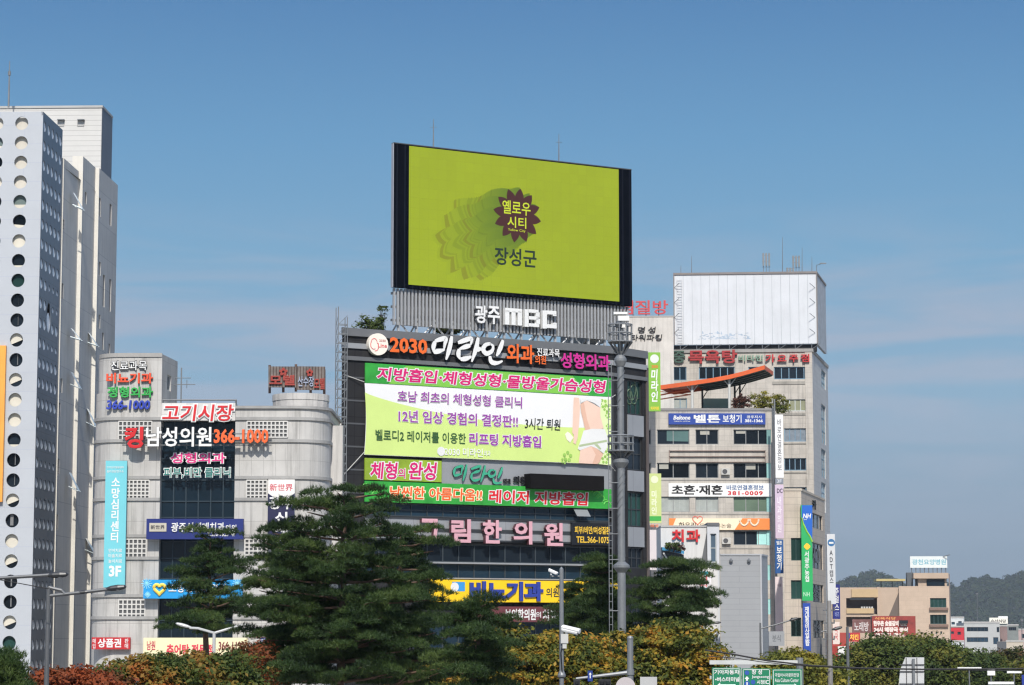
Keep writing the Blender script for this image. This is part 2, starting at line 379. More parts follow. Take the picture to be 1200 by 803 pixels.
def window(W, h, parent, cols=2, rows=1, frame=FRAME_D, glass=GLASS, depth=.22, w=0, bar=.06, name='window', splits=None):
    a, b, c, d = h; wg = w - depth
    mb = MB()
    for (p, q, r, s) in ((a, a + bar, c, d), (b - bar, b, c, d), (a + bar, b - bar, c, c + bar), (a + bar, b - bar, d - bar, d)): mb.box(W, p, q, r, s, wg, wg + .07)
    xs = splits or [i / cols for i in range(1, cols)]
    for t in xs:
        u = a + (b - a) * t; mb.box(W, u - bar / 2, u + bar / 2, c + bar, d - bar, wg, wg + .06)
    for i in range(1, rows):
        z = c + (d - c) * i / rows; mb.box(W, a + bar, b - bar, z - bar / 2, z + bar / 2, wg, wg + .055)
    fr = mb.build(name, frame, parent)
    MB().face([W.pt(a, c, wg + .012), W.pt(b, c, wg + .012), W.pt(b, d, wg + .012), W.pt(a, d, wg + .012)]).build('pane', glass, fr)
    return fr
def shell(parent, pts, z0, z1, skip, m, roofm=ROOF_G, parapet=True):
    mb = MB(); mb.prism(pts, z0, z1, skip, cap=False); mb.build('side_wall', m, parent)
    MB().face([(p[0], p[1], z1 - .3) for p in pts]).build('roof', roofm, parent)
def xy(W, u, w=0): p = W.pt(u, 0, w); return (p.x, p.y)

# ================================================================== ground
g = MB(); g.face([(-6000, -3000, 0), (6000, -3000, 0), (6000, 9000, 0), (-6000, 9000, 0)])
struct(g.build('ground', mat("dry_ground", (.33, .31, .27), .9, var=.25, vs_=.2)))
g = MB(); g.face([(-200, 20, .004), (200, 20, .004), (200, 62, .004), (-200, 62, .004)]); struct(g.build('road', mat("asphalt", (.05, .05, .052), .85, var=.2, vs_=1)))
lm = MB()
for y_ in (31, 51):
    for k in range(-20, 20): lm.face([(k * 8, y_, .008), (k * 8 + 3, y_, .008), (k * 8 + 3, y_ + .15, .008), (k * 8, y_ + .15, .008)])
struct(lm.build('road_marking', WHITE_P))
FLAT = Wall((0, 0), 0)
g = MB(); g.box(FLAT, -200, 200, 0, .14, -70.6, -62.0); struct(g.build('pavement', mat("paving_slabs", (.33, .32, .30), .8, var=.15, brick=(.4, .4, .02, (.2, .2, .19), .5))))

# ================================================================== 1 perforated tower on the left
FA = -2.0
PF = wall_at(42, 130, FA)                       # front, u = 0 at the corner, grows to the right
PS = Wall(PF.p0, 88.0)                          # right-hand side, u grows away from the camera
ztop = PF.uz(30, 131)[1]
tw = thing('office_tower', 'pale blue tower screened by a metal sheet full of round holes, grey slit-windowed side', 'building', (PF.p0.x - 6, PF.p0.y + 8, 0))
def holed(W, cells, name, m, n=24, th=.06):     # cells: (u, z, half width, half height, hole radius, hole z radius)
    mb = MB()
    for (u, z, hw, hh, r, rz) in cells:
        ci = []; bo = []; bk = []
        for k in range(n):
            a = 2 * math.pi * k / n; c, s = math.cos(a), math.sin(a); q = max(abs(c), abs(s))
            ci.append(W.pt(u + r * c, z + rz * s, 0)); bk.append(W.pt(u + r * c, z + rz * s, -th)); bo.append(W.pt(u + hw * c / q, z + hh * s / q, 0))
        for k in range(n):
            j = (k + 1) % n; mb.face([ci[k], bo[k], bo[j], ci[j]][::1]); mb.face([ci[k], ci[j], bk[j], bk[k]])
    return mb
zrow0 = PF.uz(25, 144.6)[1]; pitch = zrow0 - PF.uz(25, 144.6 + 22.85)[1]
ucol = PF.uz(25.4, 144.6)[0]; cw = 1.36; nrow = int(zrow0 / pitch)
cells = []
for r_ in range(nrow):
    for c_ in range(5): cells.append((ucol - c_ * cw, zrow0 - r_ * pitch, cw / 2, pitch / 2, .36, .37))
uL, uR = ucol - 4.5 * cw, ucol + cw / 2
sc = holed(PF, cells, 'screen', PERF_METAL, th=.14)
sc.box(PF, uR, 0, 0, ztop, -.14, 0); sc.box(PF, uL, uR, zrow0 + pitch / 2, ztop, -.14, 0); sc.box(PF, uL, uR, 0, zrow0 - (nrow - .5) * pitch, -.14, 0)
sc.build('perforated_screen', PERF_METAL, tw)
rnd = random.Random(5)
PB = PF.off(-.24)
MB().box(PB, uL, -.1, 0, ztop - .3, -.3, 0).build('inner_wall', mat("inner_wall_cream", (.62, .58, .50), .7, var=.1), tw)
kinds = ['w', 'w', 'w', 'w', 'h', 'h2', 'w2', 'd', 'g', 'm', 'm', 't', 'm', 't', 'w2', 'w2', 'd', 'm', 'm', 't', 'm', 'w2', 't', 'm', 'm', 't', 'g', 'g', 'm', 'm', 'm', 'm', 'm', 'm', 'm', 'm', 'm', 'm']
for r_ in range(min(nrow, 32)):
    for c_ in range(2):
        u, z = ucol - c_ * cw, zrow0 - r_ * pitch; k = kinds[(r_ + (c_ * 3 if c_ else 0)) % len(kinds)]
        if k == 'w': continue
        mb = MB(); mb.disc(PB, u, z, .012, .46, 24)
        wn = mb.build('round_window', {'g': GLASS_G, 'h': mat("grey_green_blind", (.14, .19, .18), .5)}.get(k, GLASS), tw)
        if k in ('h', 'h2', 'w2', 't', 'd'):
            q = MB(); a0, a1 = {'h': (200, 340), 'h2': (200, 330), 'w2': (40, 330), 't': (20, 200), 'd': (215, 325)}[k]
            if k == 't': a0, a1 = 10, 215
            pts = [PB.pt(u + .40 * math.cos(R(a)), z + .40 * math.sin(R(a)), 0.06 if k == 't' else .03) for a in np.linspace(a0, a1, 14)]
            q.face(pts); q.build('window_sash', mat("cream_sash", (.66, .62, .52), .6), wn)
        elif k == 'm':
            q = MB(); q.box(PB, u - .02 + rnd.uniform(-.15, .1), u + .03, z - .25, z + .38, .014, .06); q.build('mullion', mat("grey_mullion", (.2, .2, .2), .5), wn)
# right-hand perforated side
u0s = PS.uz(68, 400)[0]; ncol = 5; cs = u0s / ncol
cells = []; small = []
for r_ in range(nrow):
    for c_ in range(ncol):
        big = .29
        if 8 <= r_ <= 11 and c_ >= 2 and r_ != 10: big = .18
        if r_ in (15, 16, 17, 18, 23) and c_ > 0 and r_ % 2: big = .19
        cells.append((cs * (c_ + .5), zrow0 - r_ * pitch - .1, cs / 2, pitch / 2, big, big))
big_at = (cs * 2.5, zrow0 - 9.95 * pitch)
keep = [c for c in cells if not (abs(c[0] - big_at[0]) < .1 and abs(c[1] - big_at[1] + .1) < pitch * 1.0)]
gone = [c for c in cells if c not in keep]
sc = holed(PS, keep, '', PERF_DARK, 16, .05)
if gone:
    z_lo = min(c[1] - c[3] for c in gone); z_hi = max(c[1] + c[3] for c in gone)
    for q in holed(PS, [(big_at[0], (z_lo + z_hi) / 2, cs / 2, (z_hi - z_lo) / 2, .47, .85)], '', PERF_DARK, 32).f: pass
    h2 = holed(PS, [(big_at[0], (z_lo + z_hi) / 2, cs / 2, (z_hi - z_lo) / 2, .47, .82)], '', PERF_DARK, 32)
    for f in h2.f: sc.face([h2.v[i] for i in f])
zt2 = zrow0 + pitch / 2 - .1
sc.box(PS, 0, u0s, zt2, ztop, -.1, 0); sc.box(PS, 0, u0s, 0, zrow0 - (nrow - .5) * pitch - .1, -.1, 0)
for (u, z, hw, hh, r, rz) in keep + [(big_at[0], big_at[1] - .1, 0, 0, .46, .8)]:      # white discs in the holes, painted in for glints of sunlight
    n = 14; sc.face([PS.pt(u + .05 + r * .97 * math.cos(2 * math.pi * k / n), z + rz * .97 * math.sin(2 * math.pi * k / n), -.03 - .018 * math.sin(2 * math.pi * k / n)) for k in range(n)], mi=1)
sc.build('perforated_side', [PERF_DARK, mat("white_glint_disc", (.88, .89, .90), .25)], tw)
MB().box(PS, .06, u0s, 0, ztop - .3, -.5, -.2).build('inner_wall', mat("dark_inner", (.05, .055, .06), .8), tw)
# grey side wall with slit windows, three stepped bays
z1 = PS.uz(71, 182)[1]; z2 = PS.uz(91, 181)[1]; z3 = z2
ub = [PS.uz(70, 400)[0], PS.uz(88.5, 400)[0], PS.off(.2).uz(108, 400)[0], PS.off(.4).uz(136.5, 300)[0]]
bays = [(ub[0], ub[1], z1, 0.0), (ub[1], ub[2], z2, .20), (ub[2], ub[3], z3, .40)]
slits = [[(74.6, 219, 17), (74.2, 263, 12), (73.2, 341, 18), (72, 452, 17), (69.5, 480, 16), (68.3, 547, 18), (66.8, 612, 18), (65, 676, 16)],
         [(94.5, 228, 14), (100.5, 232, 14)],
         [(117, 243, 22), (129.5, 252, 26), (117, 315, 16), (121.5, 341, 38), (129, 346, 38), (116.5, 377, 16), (120.5, 400, 20), (128, 412, 18), (112, 216, 16)]]
for (a, b, zt, w), sl in zip(bays, slits):
    W = PS.off(w); hs_ = []
    for (x, y, h) in sl:
        u, z = W.uz(x, y); hz = h / 2 * (130 + u) / F; hw = .30 if h > 22 else .24
        if a + hw < u < b - hw: hs_.append((u - hw, u + hw, z - hz, z + hz))
    facade(W, a, b, 0, zt, hs_, 'side_wall', GREY_WALL, tw, .32)
    MB().box(W, a - .03, a, 0, zt, -.6, .03).build('wall_fin', mat("cream_fin", (.70, .67, .60), .6, var=.1, streak=.2), tw)
    for h in hs_:
        MB().face([W.pt(h[0], h[2], -.30), W.pt(h[1], h[2], -.30), W.pt(h[1], h[3], -.30), W.pt(h[0], h[3], -.30)]).build('slit_window', GLASS, tw)
shell(tw, [xy(PS, ub[3], .40), xy(PS, ub[3], -9), xy(PS, ub[0], -9), xy(PS, ub[0], 0)], 0, z1 - .2, (3,), GREY_WALL)
for (x, y, h) in [(90.5, 236, 20), (88, 392, 14), (108, 398, 16), (88.0, 446, 20), (106.5, 490, 22), (86, 565, 22), (105, 640, 18)]:     # sashes pushed open
    u, z = PS.uz(x, y, .4); hz = h / 2 * (130 + u) / F
    m = MB(); P = PS.pt
    m.face([P(u - .3, z + hz, .2), P(u + .3, z + hz, .2), P(u + .3, z - hz, .75), P(u - .3, z - hz, .75)])
    m.tube([P(u - .3, z - hz * .5, .2), P(u - .3, z - hz, .75)], .03, 5); m.tube([P(u + .3, z - hz * .5, .2), P(u + .3, z - hz, .75)], .03, 5)
    m.build('open_sash', mat("pale_sash_glass", (.40, .44, .44), .25), tw)
# stair core on the roof
BX = wall_at(112, 147.6, FA); BS = Wall(BX.p0, 88)
zb = BX.uz(100, 126.5)[1]; bu = BX.uz(-30, 150)[0]; bd = BS.uz(129, 250)[0]
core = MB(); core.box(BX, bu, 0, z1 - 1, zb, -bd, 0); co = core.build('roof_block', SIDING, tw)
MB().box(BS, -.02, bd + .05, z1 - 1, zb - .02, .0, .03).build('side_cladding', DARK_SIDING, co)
MB().box(BX, bu, .06, zb, zb + .14, -bd - .06, .06).build('coping', mat("grey_coping", (.45, .45, .43), .5), co)
for x in (71, 94.5):
    v = MB(); v.pbox(BX, x - 4, 139.6, x + 4, 140.8, 0, .25); v.build('vent', STEEL_DK, co)
    v = MB()
    for q in ((x - 4, 141, x - 3.3, 147.5), (x + 3.3, 141, x + 4, 147.5), (x - 4, 147, x + 4, 147.8)): v.pbox(BX, *q, 0, .04)
    v.build('vent_frame', mat("grey_vent", (.4, .4, .39), .5), co)
am = MB(); p = at(10, 126, 146); am.tube([p, p + Vector((0, 0, 1.6)), p + Vector((0, 0, 2.9))], [.06, .045, .02], 6); am.lathe(p + Vector((0, 0, 2.0)), [(.09, 0), (.09, .25)], 8)
tag(am.build('antenna', STEEL, loc=p), 'thin whip antenna on the roof of the perforated tower at the far left', 'antenna')
board_sign('banner_sign', 'plain orange vertical sign running down the left edge of the perforated tower', PF, (-14, 405, 4.6, 588), mat("orange_sign", S(245, 165, 70), .5), [], .06, .2)

# ================================================================== 2 white tiled clinic building with rounded corners
CW = wall_at(230, 126, 0)
def U(x, y=600, W=CW): return W.uz(x, y)[0]
def Z(y, x=230, W=CW): return W.uz(x, y)[1]
cl = thing('clinic_building', 'white tiled building with rounded corners, a dark glass centre and lattice windows', 'building', (CW.p0.x, CW.p0.y + 4, 0))
def curved(name, pts, z0, z1, m, parent, cap=None):
    mb = MB(); s = 0
    for i in range(len(pts) - 1):
        (a, b), (c, d) = pts[i], pts[i + 1]; l = math.hypot(c - a, d - b)
        mb.face([CW.pt(a, z0, b), CW.pt(c, z0, d), CW.pt(c, z1, d), CW.pt(a, z1, b)], uv=[(s, z0), (s + l, z0), (s + l, z1), (s, z1)]); s += l
    if cap is not None: mb.face([CW.pt(a, z1 - cap, b) for a, b in pts])
    return mb.build(name, m, parent)
def arc(cx, cw_, r, a0, a1, n=10): return [(cx + r * math.cos(R(a0 + (a1 - a0) * i / n)), cw_ + r * math.sin(R(a0 + (a1 - a0) * i / n))) for i in range(n + 1)]
uA, uB, uC, uD = U(105), U(187), U(274.5), U(383)
rl, rr = U(138) - uA, (uD - U(343))
zt_low, zt_tower = Z(477), Z(415)
left_pts = [(uA, -9)] + arc(uA + rl, -rl, rl, 180, 90) + [(uB, 0)]
right_pts = [(uC, 0)] + arc(uD - rr, -rr, rr, 90, 0) + [(uD, -9)]
curved('left_wing', left_pts + [(uB, -1.0)], 0, Z(460), WHITE_TILE, cl)
# tower block over the left wing, its flank turned away
uT0, uT1 = U(110.5, 450), U(187)
rt = U(140) - uT0
twp = [(uT0, -6)] + arc(uT0 + rt, -rt, rt, 180, 90) + [(uT1, 0)]
curved('tower_block', twp, Z(460), zt_tower, WHITE_TILE, cl)
TS = Wall(CW.pt(uT1, 0), 85); td = TS.uz(208, 440)[0]
wh = TS.rect(195.8, 440, 200.5, 458)
facade(TS, 0, td, Z(500), zt_tower, [wh], 'tower_flank', WHITE_TILE, cl, .2); window(TS, wh, cl, 2, 1, FRAME_W, GLASS, .15)
MB().face([CW.pt(a, zt_tower - .1, b) for a, b in twp] + [TS.pt(td, zt_tower - .1)]).build('roof', ROOF_G, cl)
cp_ = MB()
for i in range(len(twp) - 1):
    (a, b), (c, d) = twp[i], twp[i + 1]
    cp_.face([CW.pt(a, zt_tower - .16, b + .06), CW.pt(c, zt_tower - .16, d + .06), CW.pt(c, zt_tower + .05, d + .06), CW.pt(a, zt_tower + .05, b + .06)])
    cp_.face([CW.pt(a, zt_tower + .05, b + .06), CW.pt(c, zt_tower + .05, d + .06), CW.pt(c, zt_tower + .05, d - .2), CW.pt(a, zt_tower + .05, b - .2)])
cp_.build('coping', mat("stained_coping", (.36, .35, .33), .8, var=.2), cl)
curved('right_wing', [(uC, -1.0)] + right_pts, 0, zt_low, WHITE_TILE, cl)
MB().face([CW.pt(a, zt_low - .5, b) for a, b in [(uA + .1, -9)] + [(uB, -.1), (uC, -.1)] + right_pts[1:]]).build('roof', ROOF_G, cl)
# parapet panel under the red lettering, glass centre
MB().box(CW, uB + .01, uC - .01, Z(493), Z(472.5), -1.0, .05).build('parapet_panel', mat("white_parapet", (.66, .64, .61), .6, var=.1, streak=.35, brick=(1.3, .6, .01, (.4, .39, .37), 0)), cl)
gz0, gz1 = 0.0, Z(493)
gl = MB(); gl.face([CW.pt(uB, gz0, -.55), CW.pt(uC, gz0, -.55), CW.pt(uC, gz1, -.55), CW.pt(uB, gz1, -.55)]); gw = gl.build('glass_curtain_wall', GLASS_B, cl)
mu = MB()
for i in range(0, 7): u = uB + (uC - uB) * i / 6; mu.box(CW, u - .03, u + .03, gz0, gz1, -.55, -.49)
for y in (507, 537, 562, 587, 606, 634, 654, 678, 704, 727, 748): mu.box(CW, uB, uC, Z(y) - .03, Z(y) + .03, -.55, -.485)
mu.build('mullions', mat("dark_blue_mullion", (.03, .05, .065), .4, .2), gw)
def ring(pts, z, h=.16, d=.09):
    mb = MB(); P = CW.pt; nr = []
    for i in range(len(pts)):
        a, b = pts[max(i - 1, 0)], pts[min(i + 1, len(pts) - 1)]; l = math.hypot(b[0] - a[0], b[1] - a[1]); nr.append((-(b[1] - a[1]) / l, (b[0] - a[0]) / l))
    o = [(p[0] + d * n[0], p[1] + d * n[1]) for p, n in zip(pts, nr)]
    for i in range(len(pts) - 1):
        (a, b), (c, e_), q, r = pts[i], pts[i + 1], o[i], o[i + 1]
        mb.face([P(q[0], z, q[1]), P(r[0], z, r[1]), P(r[0], z + h, r[1]), P(q[0], z + h, q[1])])
        mb.face([P(q[0], z + h, q[1]), P(r[0], z + h, r[1]), P(c, z + h, e_), P(a, z + h, b)])
        mb.face([P(a, z, b), P(c, z, e_), P(r[0], z, r[1]), P(q[0], z, q[1])])
    return mb
MOULD = mat("grey_moulding", (.36, .355, .34), .7, var=.25, streak=.3)
for y in (492.5, 518.5, 561.5, 587, 630, 656, 700, 726):
    ring(left_pts, Z(y)).build('moulding', MOULD, cl); ring(right_pts, Z(y)).build('moulding', MOULD, cl)
ring(right_pts, Z(479), .14, .12).build('moulding', MOULD, cl)
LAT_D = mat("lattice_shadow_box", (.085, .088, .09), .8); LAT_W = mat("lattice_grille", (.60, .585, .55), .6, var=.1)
def lattice(x0, y0, x1, y1):
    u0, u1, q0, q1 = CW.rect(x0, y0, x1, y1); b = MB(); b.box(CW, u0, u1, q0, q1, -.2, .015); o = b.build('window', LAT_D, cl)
    mb = MB(); st = .215; n = max(2, round((u1 - u0) / st)); k = max(2, round((q1 - q0) / st))
    for i in range(n + 1): u = u0 + (u1 - u0) * i / n; mb.box(CW, u - .034, u + .034, q0, q1, .016, .06)
    for j in range(k + 1): z = q0 + (q1 - q0) * j / k; mb.box(CW, u0, u1, z - .034, z + .034, .016, .056)
    mb.build('lattice', LAT_W, o)
for q in ((139, 494, 178, 515.5), (147, 563, 175, 585), (146, 632, 171.5, 654), (139, 703, 170, 725), (289.5, 494, 337, 512.5), (289, 563, 313, 585), (287, 632, 312, 655), (287, 703, 330, 725)): lattice(*q)
# roof bits
mb = MB(); P = CW.pt
for x in (190, 276): mb.tube([P(U(x, 475), Z(473), -.2), P(U(x, 475), Z(468.5), -.2)], .05, 6)
mb.tube([P(U(189, 475), Z(468.5), -.2), P(U(277, 475), Z(468.5), -.2)], .045, 6); mb.build('roof_rail', STEEL_DK, cl)
mb = MB(); p = at(212, 477, 129); mb.tube([p, p + Vector((0, 0, 2.1))], .035, 6)
for dz, r_ in ((1.2, .5), (1.55, .35)): mb.tube([p + Vector((-r_, 0, dz)), p + Vector((r_ * 1.5, 0, dz))], .022, 5)
mb.tube([p + Vector((.3, 0, 1.0)), p + Vector((.3, 0, 1.45))], .02, 5)
tag(mb.build('antenna', STEEL, loc=p), 'small dark television aerial behind the red lettered parapet of the white building', 'antenna')
mb = MB(); a = CW.pt(U(347.5, 470), zt_low - .6, -2.6); rr2 = (U(381, 470) - U(314, 470)) / 2
mb.lathe(a, [(rr2, 0), (rr2, Z(461) - zt_low + .4), (rr2 * 1.02, Z(461) - zt_low + .4), (rr2 * 1.02, Z(458) - zt_low + .6), (rr2 * .9, Z(458) - zt_low + .6)], 22)
mb.build('rooftop_drum', mat("rust_stained_white", (.55, .53, .50), .8, var=.3, streak=.7), cl)
bb = thing('roof_billboard', 'rusty two-faced corrugated billboard with worn red letters on the rounded white roof drum', 'billboard', CW.pt(U(347, 470), Z(458), -2.6))
WA = wall_at(331, 128.2, 3); WB = Wall(at(347.5, 440, 128.2), 6)
corr = mat("corrugated_rusty_sheet", (.22, .19, .17), .6, .3, var=.45, vs_=2, brick=(.16, 60, .03, (.10, .07, .06), 0))
RUSTRED = paint(150, 52, 40)
MB().pbox(WA, 314.5, 429.5, 347, 454, -.1, .02).build('face_panel', corr, bb); MB().pbox(WB, 347.6, 429.5, 381, 457, -.1, .02).build('face_panel', corr, bb)
letters(bb, WA, [("모텔", (315.5, 439.5, 345.5, 451.5), RUSTRED, dict(bold=.05, th=.1)), ("✿", (327, 431, 337, 440), RUSTRED, dict(th=.1))], .03)
letters(bb, WB, [("산수장", (349, 441, 368, 453), paint(150, 160, 180), dict(bold=.02, th=.1)), ("모텔", (368, 443, 380.5, 456), RUSTRED, dict(bold=.05, th=.1)), ("✿", (359, 432, 367, 441), RUSTRED, dict(th=.1))], .03)
ps = MB()
for x, y0, y1 in ((316, 428, 461), (346.8, 427, 459), (380, 433, 464), (332, 452, 460), (364, 455, 461)): p0 = at(x, y1, 128.6); p1 = at(x, y0, 128.6); ps.tube([p0, p1], .07, 6)
ps.build('posts', RUST, bb)
mb = MB(); p = at(388, 497, 127.5); mb.box(Wall((p.x, p.y), 0), -.6, .55, p.z - 8, p.z, -1.6, -1.0); mb.build('side_ledge', mat("ledge_white", (.55, .53, .5), .7, streak=.4), cl)
# --- lettering and signs on it
Wt, Rd, Bk = WHITE_P, paint(205, 30, 38), paint(20, 20, 22)
DKSIDE = mat("letter_return", (.03, .03, .035), .6)
def standing(name, label, W, lines, w, cat="lettering", rail=None, group=None):
    """raised channel letters; a thing with one lettering mesh per colour"""
    if len(lines) == 1 and not rail and not (len(lines[0]) > 3 and 'outline' in lines[0][3]):
        s, b_, m_ = lines[0][:3]; o = dict(lines[0][3]) if len(lines[0]) > 3 else {}
        sd_, th = o.pop('side', None), o.pop('th', .1); mb = put_text(MB(), W, s, b_, w, w + th, side_mi=None if sd_ is None else 1, **o)
        return tag(mb.build(name, m_ if sd_ is None else [m_, sd_]), label, cat, group)
    bx = lines[0][1]; u, z = W.uz((bx[0] + bx[2]) / 2, bx[3]); root = thing(name, label, cat, W.pt(u, z, w), group)
    letters(root, W, lines, w)
    if rail:
        m = MB()
        for q in rail: m.pbox(W, *q, w - .18, w - .08)
        m.build('mounting_rail', STEEL_DK, root)
    return root
t = dict(th=.12, bold=.035)
standing('channel_lettering', 'black outlined white letters, top line of the four on the white tower block', CW, [("진료과목", (130, 423, 172, 434), Wt, dict(th=.1, bold=.01, outline=BLACK, oe=.05, side=DKSIDE))], .05)
standing('channel_lettering', 'orange-red letters, second line of the four on the white tower block', CW, [("비뇨기과", (124.5, 437, 179, 449.5), paint(222, 78, 42), dict(th=.12, bold=.06, side=DKSIDE))], .05)
standing('channel_lettering', 'green letters, third line of the four on the white tower block', CW, [("정형외과", (126, 453, 179, 466), paint(42, 160, 70), dict(th=.12, bold=.06, side=DKSIDE))], .05)
standing('channel_lettering', 'blue telephone number, lowest line on the white tower block', CW, [("366-1000", (124.5, 469, 176, 480), paint(38, 62, 165), dict(th=.12, bold=.07, shear=.1, side=DKSIDE))], .05)
standing('channel_lettering', 'red calligraphic letters with white edging on the parapet over the glass centre', CW, [("고기시장", (190, 474, 274, 493.5), Rd, dict(th=.03, bold=.03, outline=Wt, oe=.07, shear=.1))], .12, rail=[(189, 472.6, 276, 473.6)])
standing('channel_lettering', 'big red, white and orange letters with phone number on a rail across the white building', CW,
         [("킹", (146, 500, 168, 525.5), paint(200, 22, 30), dict(th=.22, bold=.065, side=DKSIDE)), ("남성의원", (171, 500.5, 248, 523.5), Wt, dict(th=.2, bold=.035, side=DKSIDE)), ("366-1000", (250.5, 503, 314.5, 519.5), paint(235, 98, 40), dict(th=.2, bold=.06, side=DKSIDE))], .55, rail=[(143, 521, 318, 522.3), (143, 508, 318, 509)])
standing('channel_lettering', 'pink letters edged in white on the dark glass centre of the white building', CW, [("성형외과", (200, 530.5, 264, 543), paint(222, 50, 130), dict(th=.03, bold=.03, outline=Wt, oe=.065))], .1)
standing('channel_lettering', 'teal letters edged in white on the dark glass centre of the white building', CW, [("피부,비만 클리닉", (192, 548, 270, 560), paint(30, 120, 110), dict(th=.03, bold=.02, outline=Wt, oe=.06))], .1)
CYAN = paint(112, 196, 206)
board_sign('banner_sign', 'tall light turquoise vertical sign with white letters on the rounded left corner', CW, (122.5, 540, 147.5, 688.5), CYAN,
    [("소망심리센터", (130, 560, 140, 636), Wt, dict(vertical=True, bold=.035)), ("3F", (127.5, 663, 142, 676), Wt, dict(bold=.07)), ("언어치료", (127, 643, 143, 647.5), Wt, {}), ("미술치료", (127, 649, 143, 653.5), Wt, {}), ("놀이치료", (127, 655.5, 143, 660), Wt, {}), ("언어심리발달센터", (125, 546.5, 145, 549), Wt, {}), ("심리상담연구소", (125, 551, 145, 554), Wt, {})], .25, .2)
NAVY = paint(20, 38, 110); 
r_ = board_sign('wall_sign', 'navy blue sign with white letters and phone number across the glass centre', CW, (171.5, 608, 285, 632), NAVY,
    [("광주신세계치과", (200.5, 612.5, 263, 623.5), Wt, dict(bold=.03, th=.06, shear=.06)), ("의원", (264, 615, 277, 623.5), Wt, dict(bold=.03, th=.06)), ("T.352-7528  4F", (243, 624, 276, 628.5), Wt, dict(bold=.05))], .3, .35)
MB().pbox(CW, 175, 613, 195, 623, .66, .69).build('logo_panel', mat("sign_cream", (.5, .46, .38), .6), r_); letters(r_, CW, [("新世界", (176.5, 615.5, 193, 620.5), paint(60, 60, 70), dict(bold=.02))], .69)
AZ = paint(22, 150, 215)
r_ = board_sign('wall_sign', 'bright azure sign with a yellow heart, partly behind a pine, on the glass centre', CW, (168, 679.5, 284, 701.5), AZ, [("소망정신과의원", (197.5, 684, 265, 694.5), Wt, dict(bold=.03, th=.05))], .3, .3)
m = MB(); hu, hz_ = CW.uz(187, 690, .6); k_ = 126 / F * 6.5
hp = [(hu + k_ * .062 * 16 * math.sin(a) ** 3, hz_ + k_ * .062 * (13 * math.cos(a) - 5 * math.cos(2 * a) - 2 * math.cos(3 * a) - math.cos(4 * a))) for a in np.linspace(0, 2 * math.pi, 33)]
m.tube([CW.pt(a, b, .63) for a, b in hp], .085, 6); m.build('heart_emblem', paint(250, 215, 90), r_)
for (x, y, s_) in ((172, 684, .28), (278, 684, .25), (173, 697, .16)):
    m = MB(); u, z = CW.uz(x, y, .6)
    for k in range(6): c, s = math.cos(R(30 * k)) * s_, math.sin(R(30 * k)) * s_; m.tube([CW.pt(u - c, z - s, .61), CW.pt(u + c, z + s, .61)], .02, 4)
    m.build('flower_emblem', paint(150, 215, 235), r_)
board_sign('wall_sign', 'red gift voucher sign with navy ends low on the left wing of the white building', CW, (107.5, 747, 152.5, 761), paint(185, 30, 38),
    [("상품권", (114.5, 748.5, 142, 759), Wt, dict(bold=.05)), ("매입", (108.5, 748.5, 112, 760), Wt, dict(vertical=True)), ("판매", (146, 748.5, 150.5, 760), Wt, dict(vertical=True))], .1, .2)
r_ = board_sign('wall_sign', 'second red gift voucher sign, low on the right wing and half hidden by branches', CW, (305, 747, 350, 761.5), paint(185, 30, 38), [("상품권", (316, 748, 346, 759), Wt, dict(bold=.05))], .1, .2)
MB().pbox(CW, 305.2, 747.2, 312, 761.3, .3, .32).build('end_panel', NAVY, r_); letters(r_, CW, [("매입", (306.5, 748.5, 310.5, 760), Wt, dict(vertical=True))], .32)
board_sign('shop_fascia', 'cream shop fascia with pink and red writing along the foot of the white building', CW, (168, 747.5, 290, 770), paint(240, 228, 185),
    [("남원", (172, 751, 182, 762), paint(190, 80, 90), dict(bold=.05)), ("추어탕 전문점", (195, 755, 250, 768), paint(215, 60, 80), dict(bold=.07)), ("366-1122", (256, 752, 287, 762), paint(120, 60, 60), dict(bold=.05))], .2, .3)
r_ = board_sign('banner_sign', 'white and navy vertical sign with Chinese characters on the right wing', CW, (314, 562, 345, 640), paint(235, 232, 226),
    [("新世界", (316, 567, 343, 575.5), paint(205, 70, 90), dict(bold=0.01))], .2, .22)
m = MB(); a, b, c, d = CW.rect(313.6, 578, 345, 640, .43); m.poly(CW, [(a, c), (b, c), (b, d), (b - .35, d - .25), (a + .35 + (b - a - .7) / 2, d - .12), (a + .35, d - .25), (a, d)], .435); m.build('navy_field', paint(24, 26, 66), r_)
letters(r_, CW, [("광주", (315, 582, 343.5, 597), Wt, dict(bold=.05)), ("신세계", (322, 600, 337, 640), Wt, dict(vertical=True, bold=.05))], .44)
# --- sliver of buildings between the two
ob = thing('pale_building', 'narrow pale building seen in the gap between the white and the dark building', 'building', at(392, 740, 230) * 1.0)
OW = wall_at(384, 230, 0); bx = MB(); bx.pbox(OW, 376, 492, 408, 745, -8, 0); bx.build('wall', OFF_WHITE, ob)
m = MB(); m.pbox(OW, 388, 502, 400, 513, .02, .12); mk = m.build('sign_panel', paint(70, 84, 110), ob); letters(ob, OW, [("약국", (389, 503, 399, 512), Wt, dict(bold=.05))], .12)
for y in (536, 560, 584): window(OW, OW.rect(396, y, 402, y + 14), ob, 1, 1, depth=-.02)
dc = MB(); p = at(390.5, 523, 135)
dc.tube([p + Vector((-.6, 0, .2)), p + Vector((0, 0, .35)), p + Vector((.25, 0, 0)), Vector((p.x + .25, p.y, 0))], .27, 10)
for k in range(40): dc.lathe((p.x + .25, p.y, p.z - .3 - k * .22), [(.30, 0), (.30, .09)], 10)
tag(dc.build('ventilation_duct', mat("black_duct", (.012, .016, .022), .3, .2), loc=(p.x, p.y, 0)), 'black ribbed exhaust duct climbing in the gap beside the white building', 'duct')

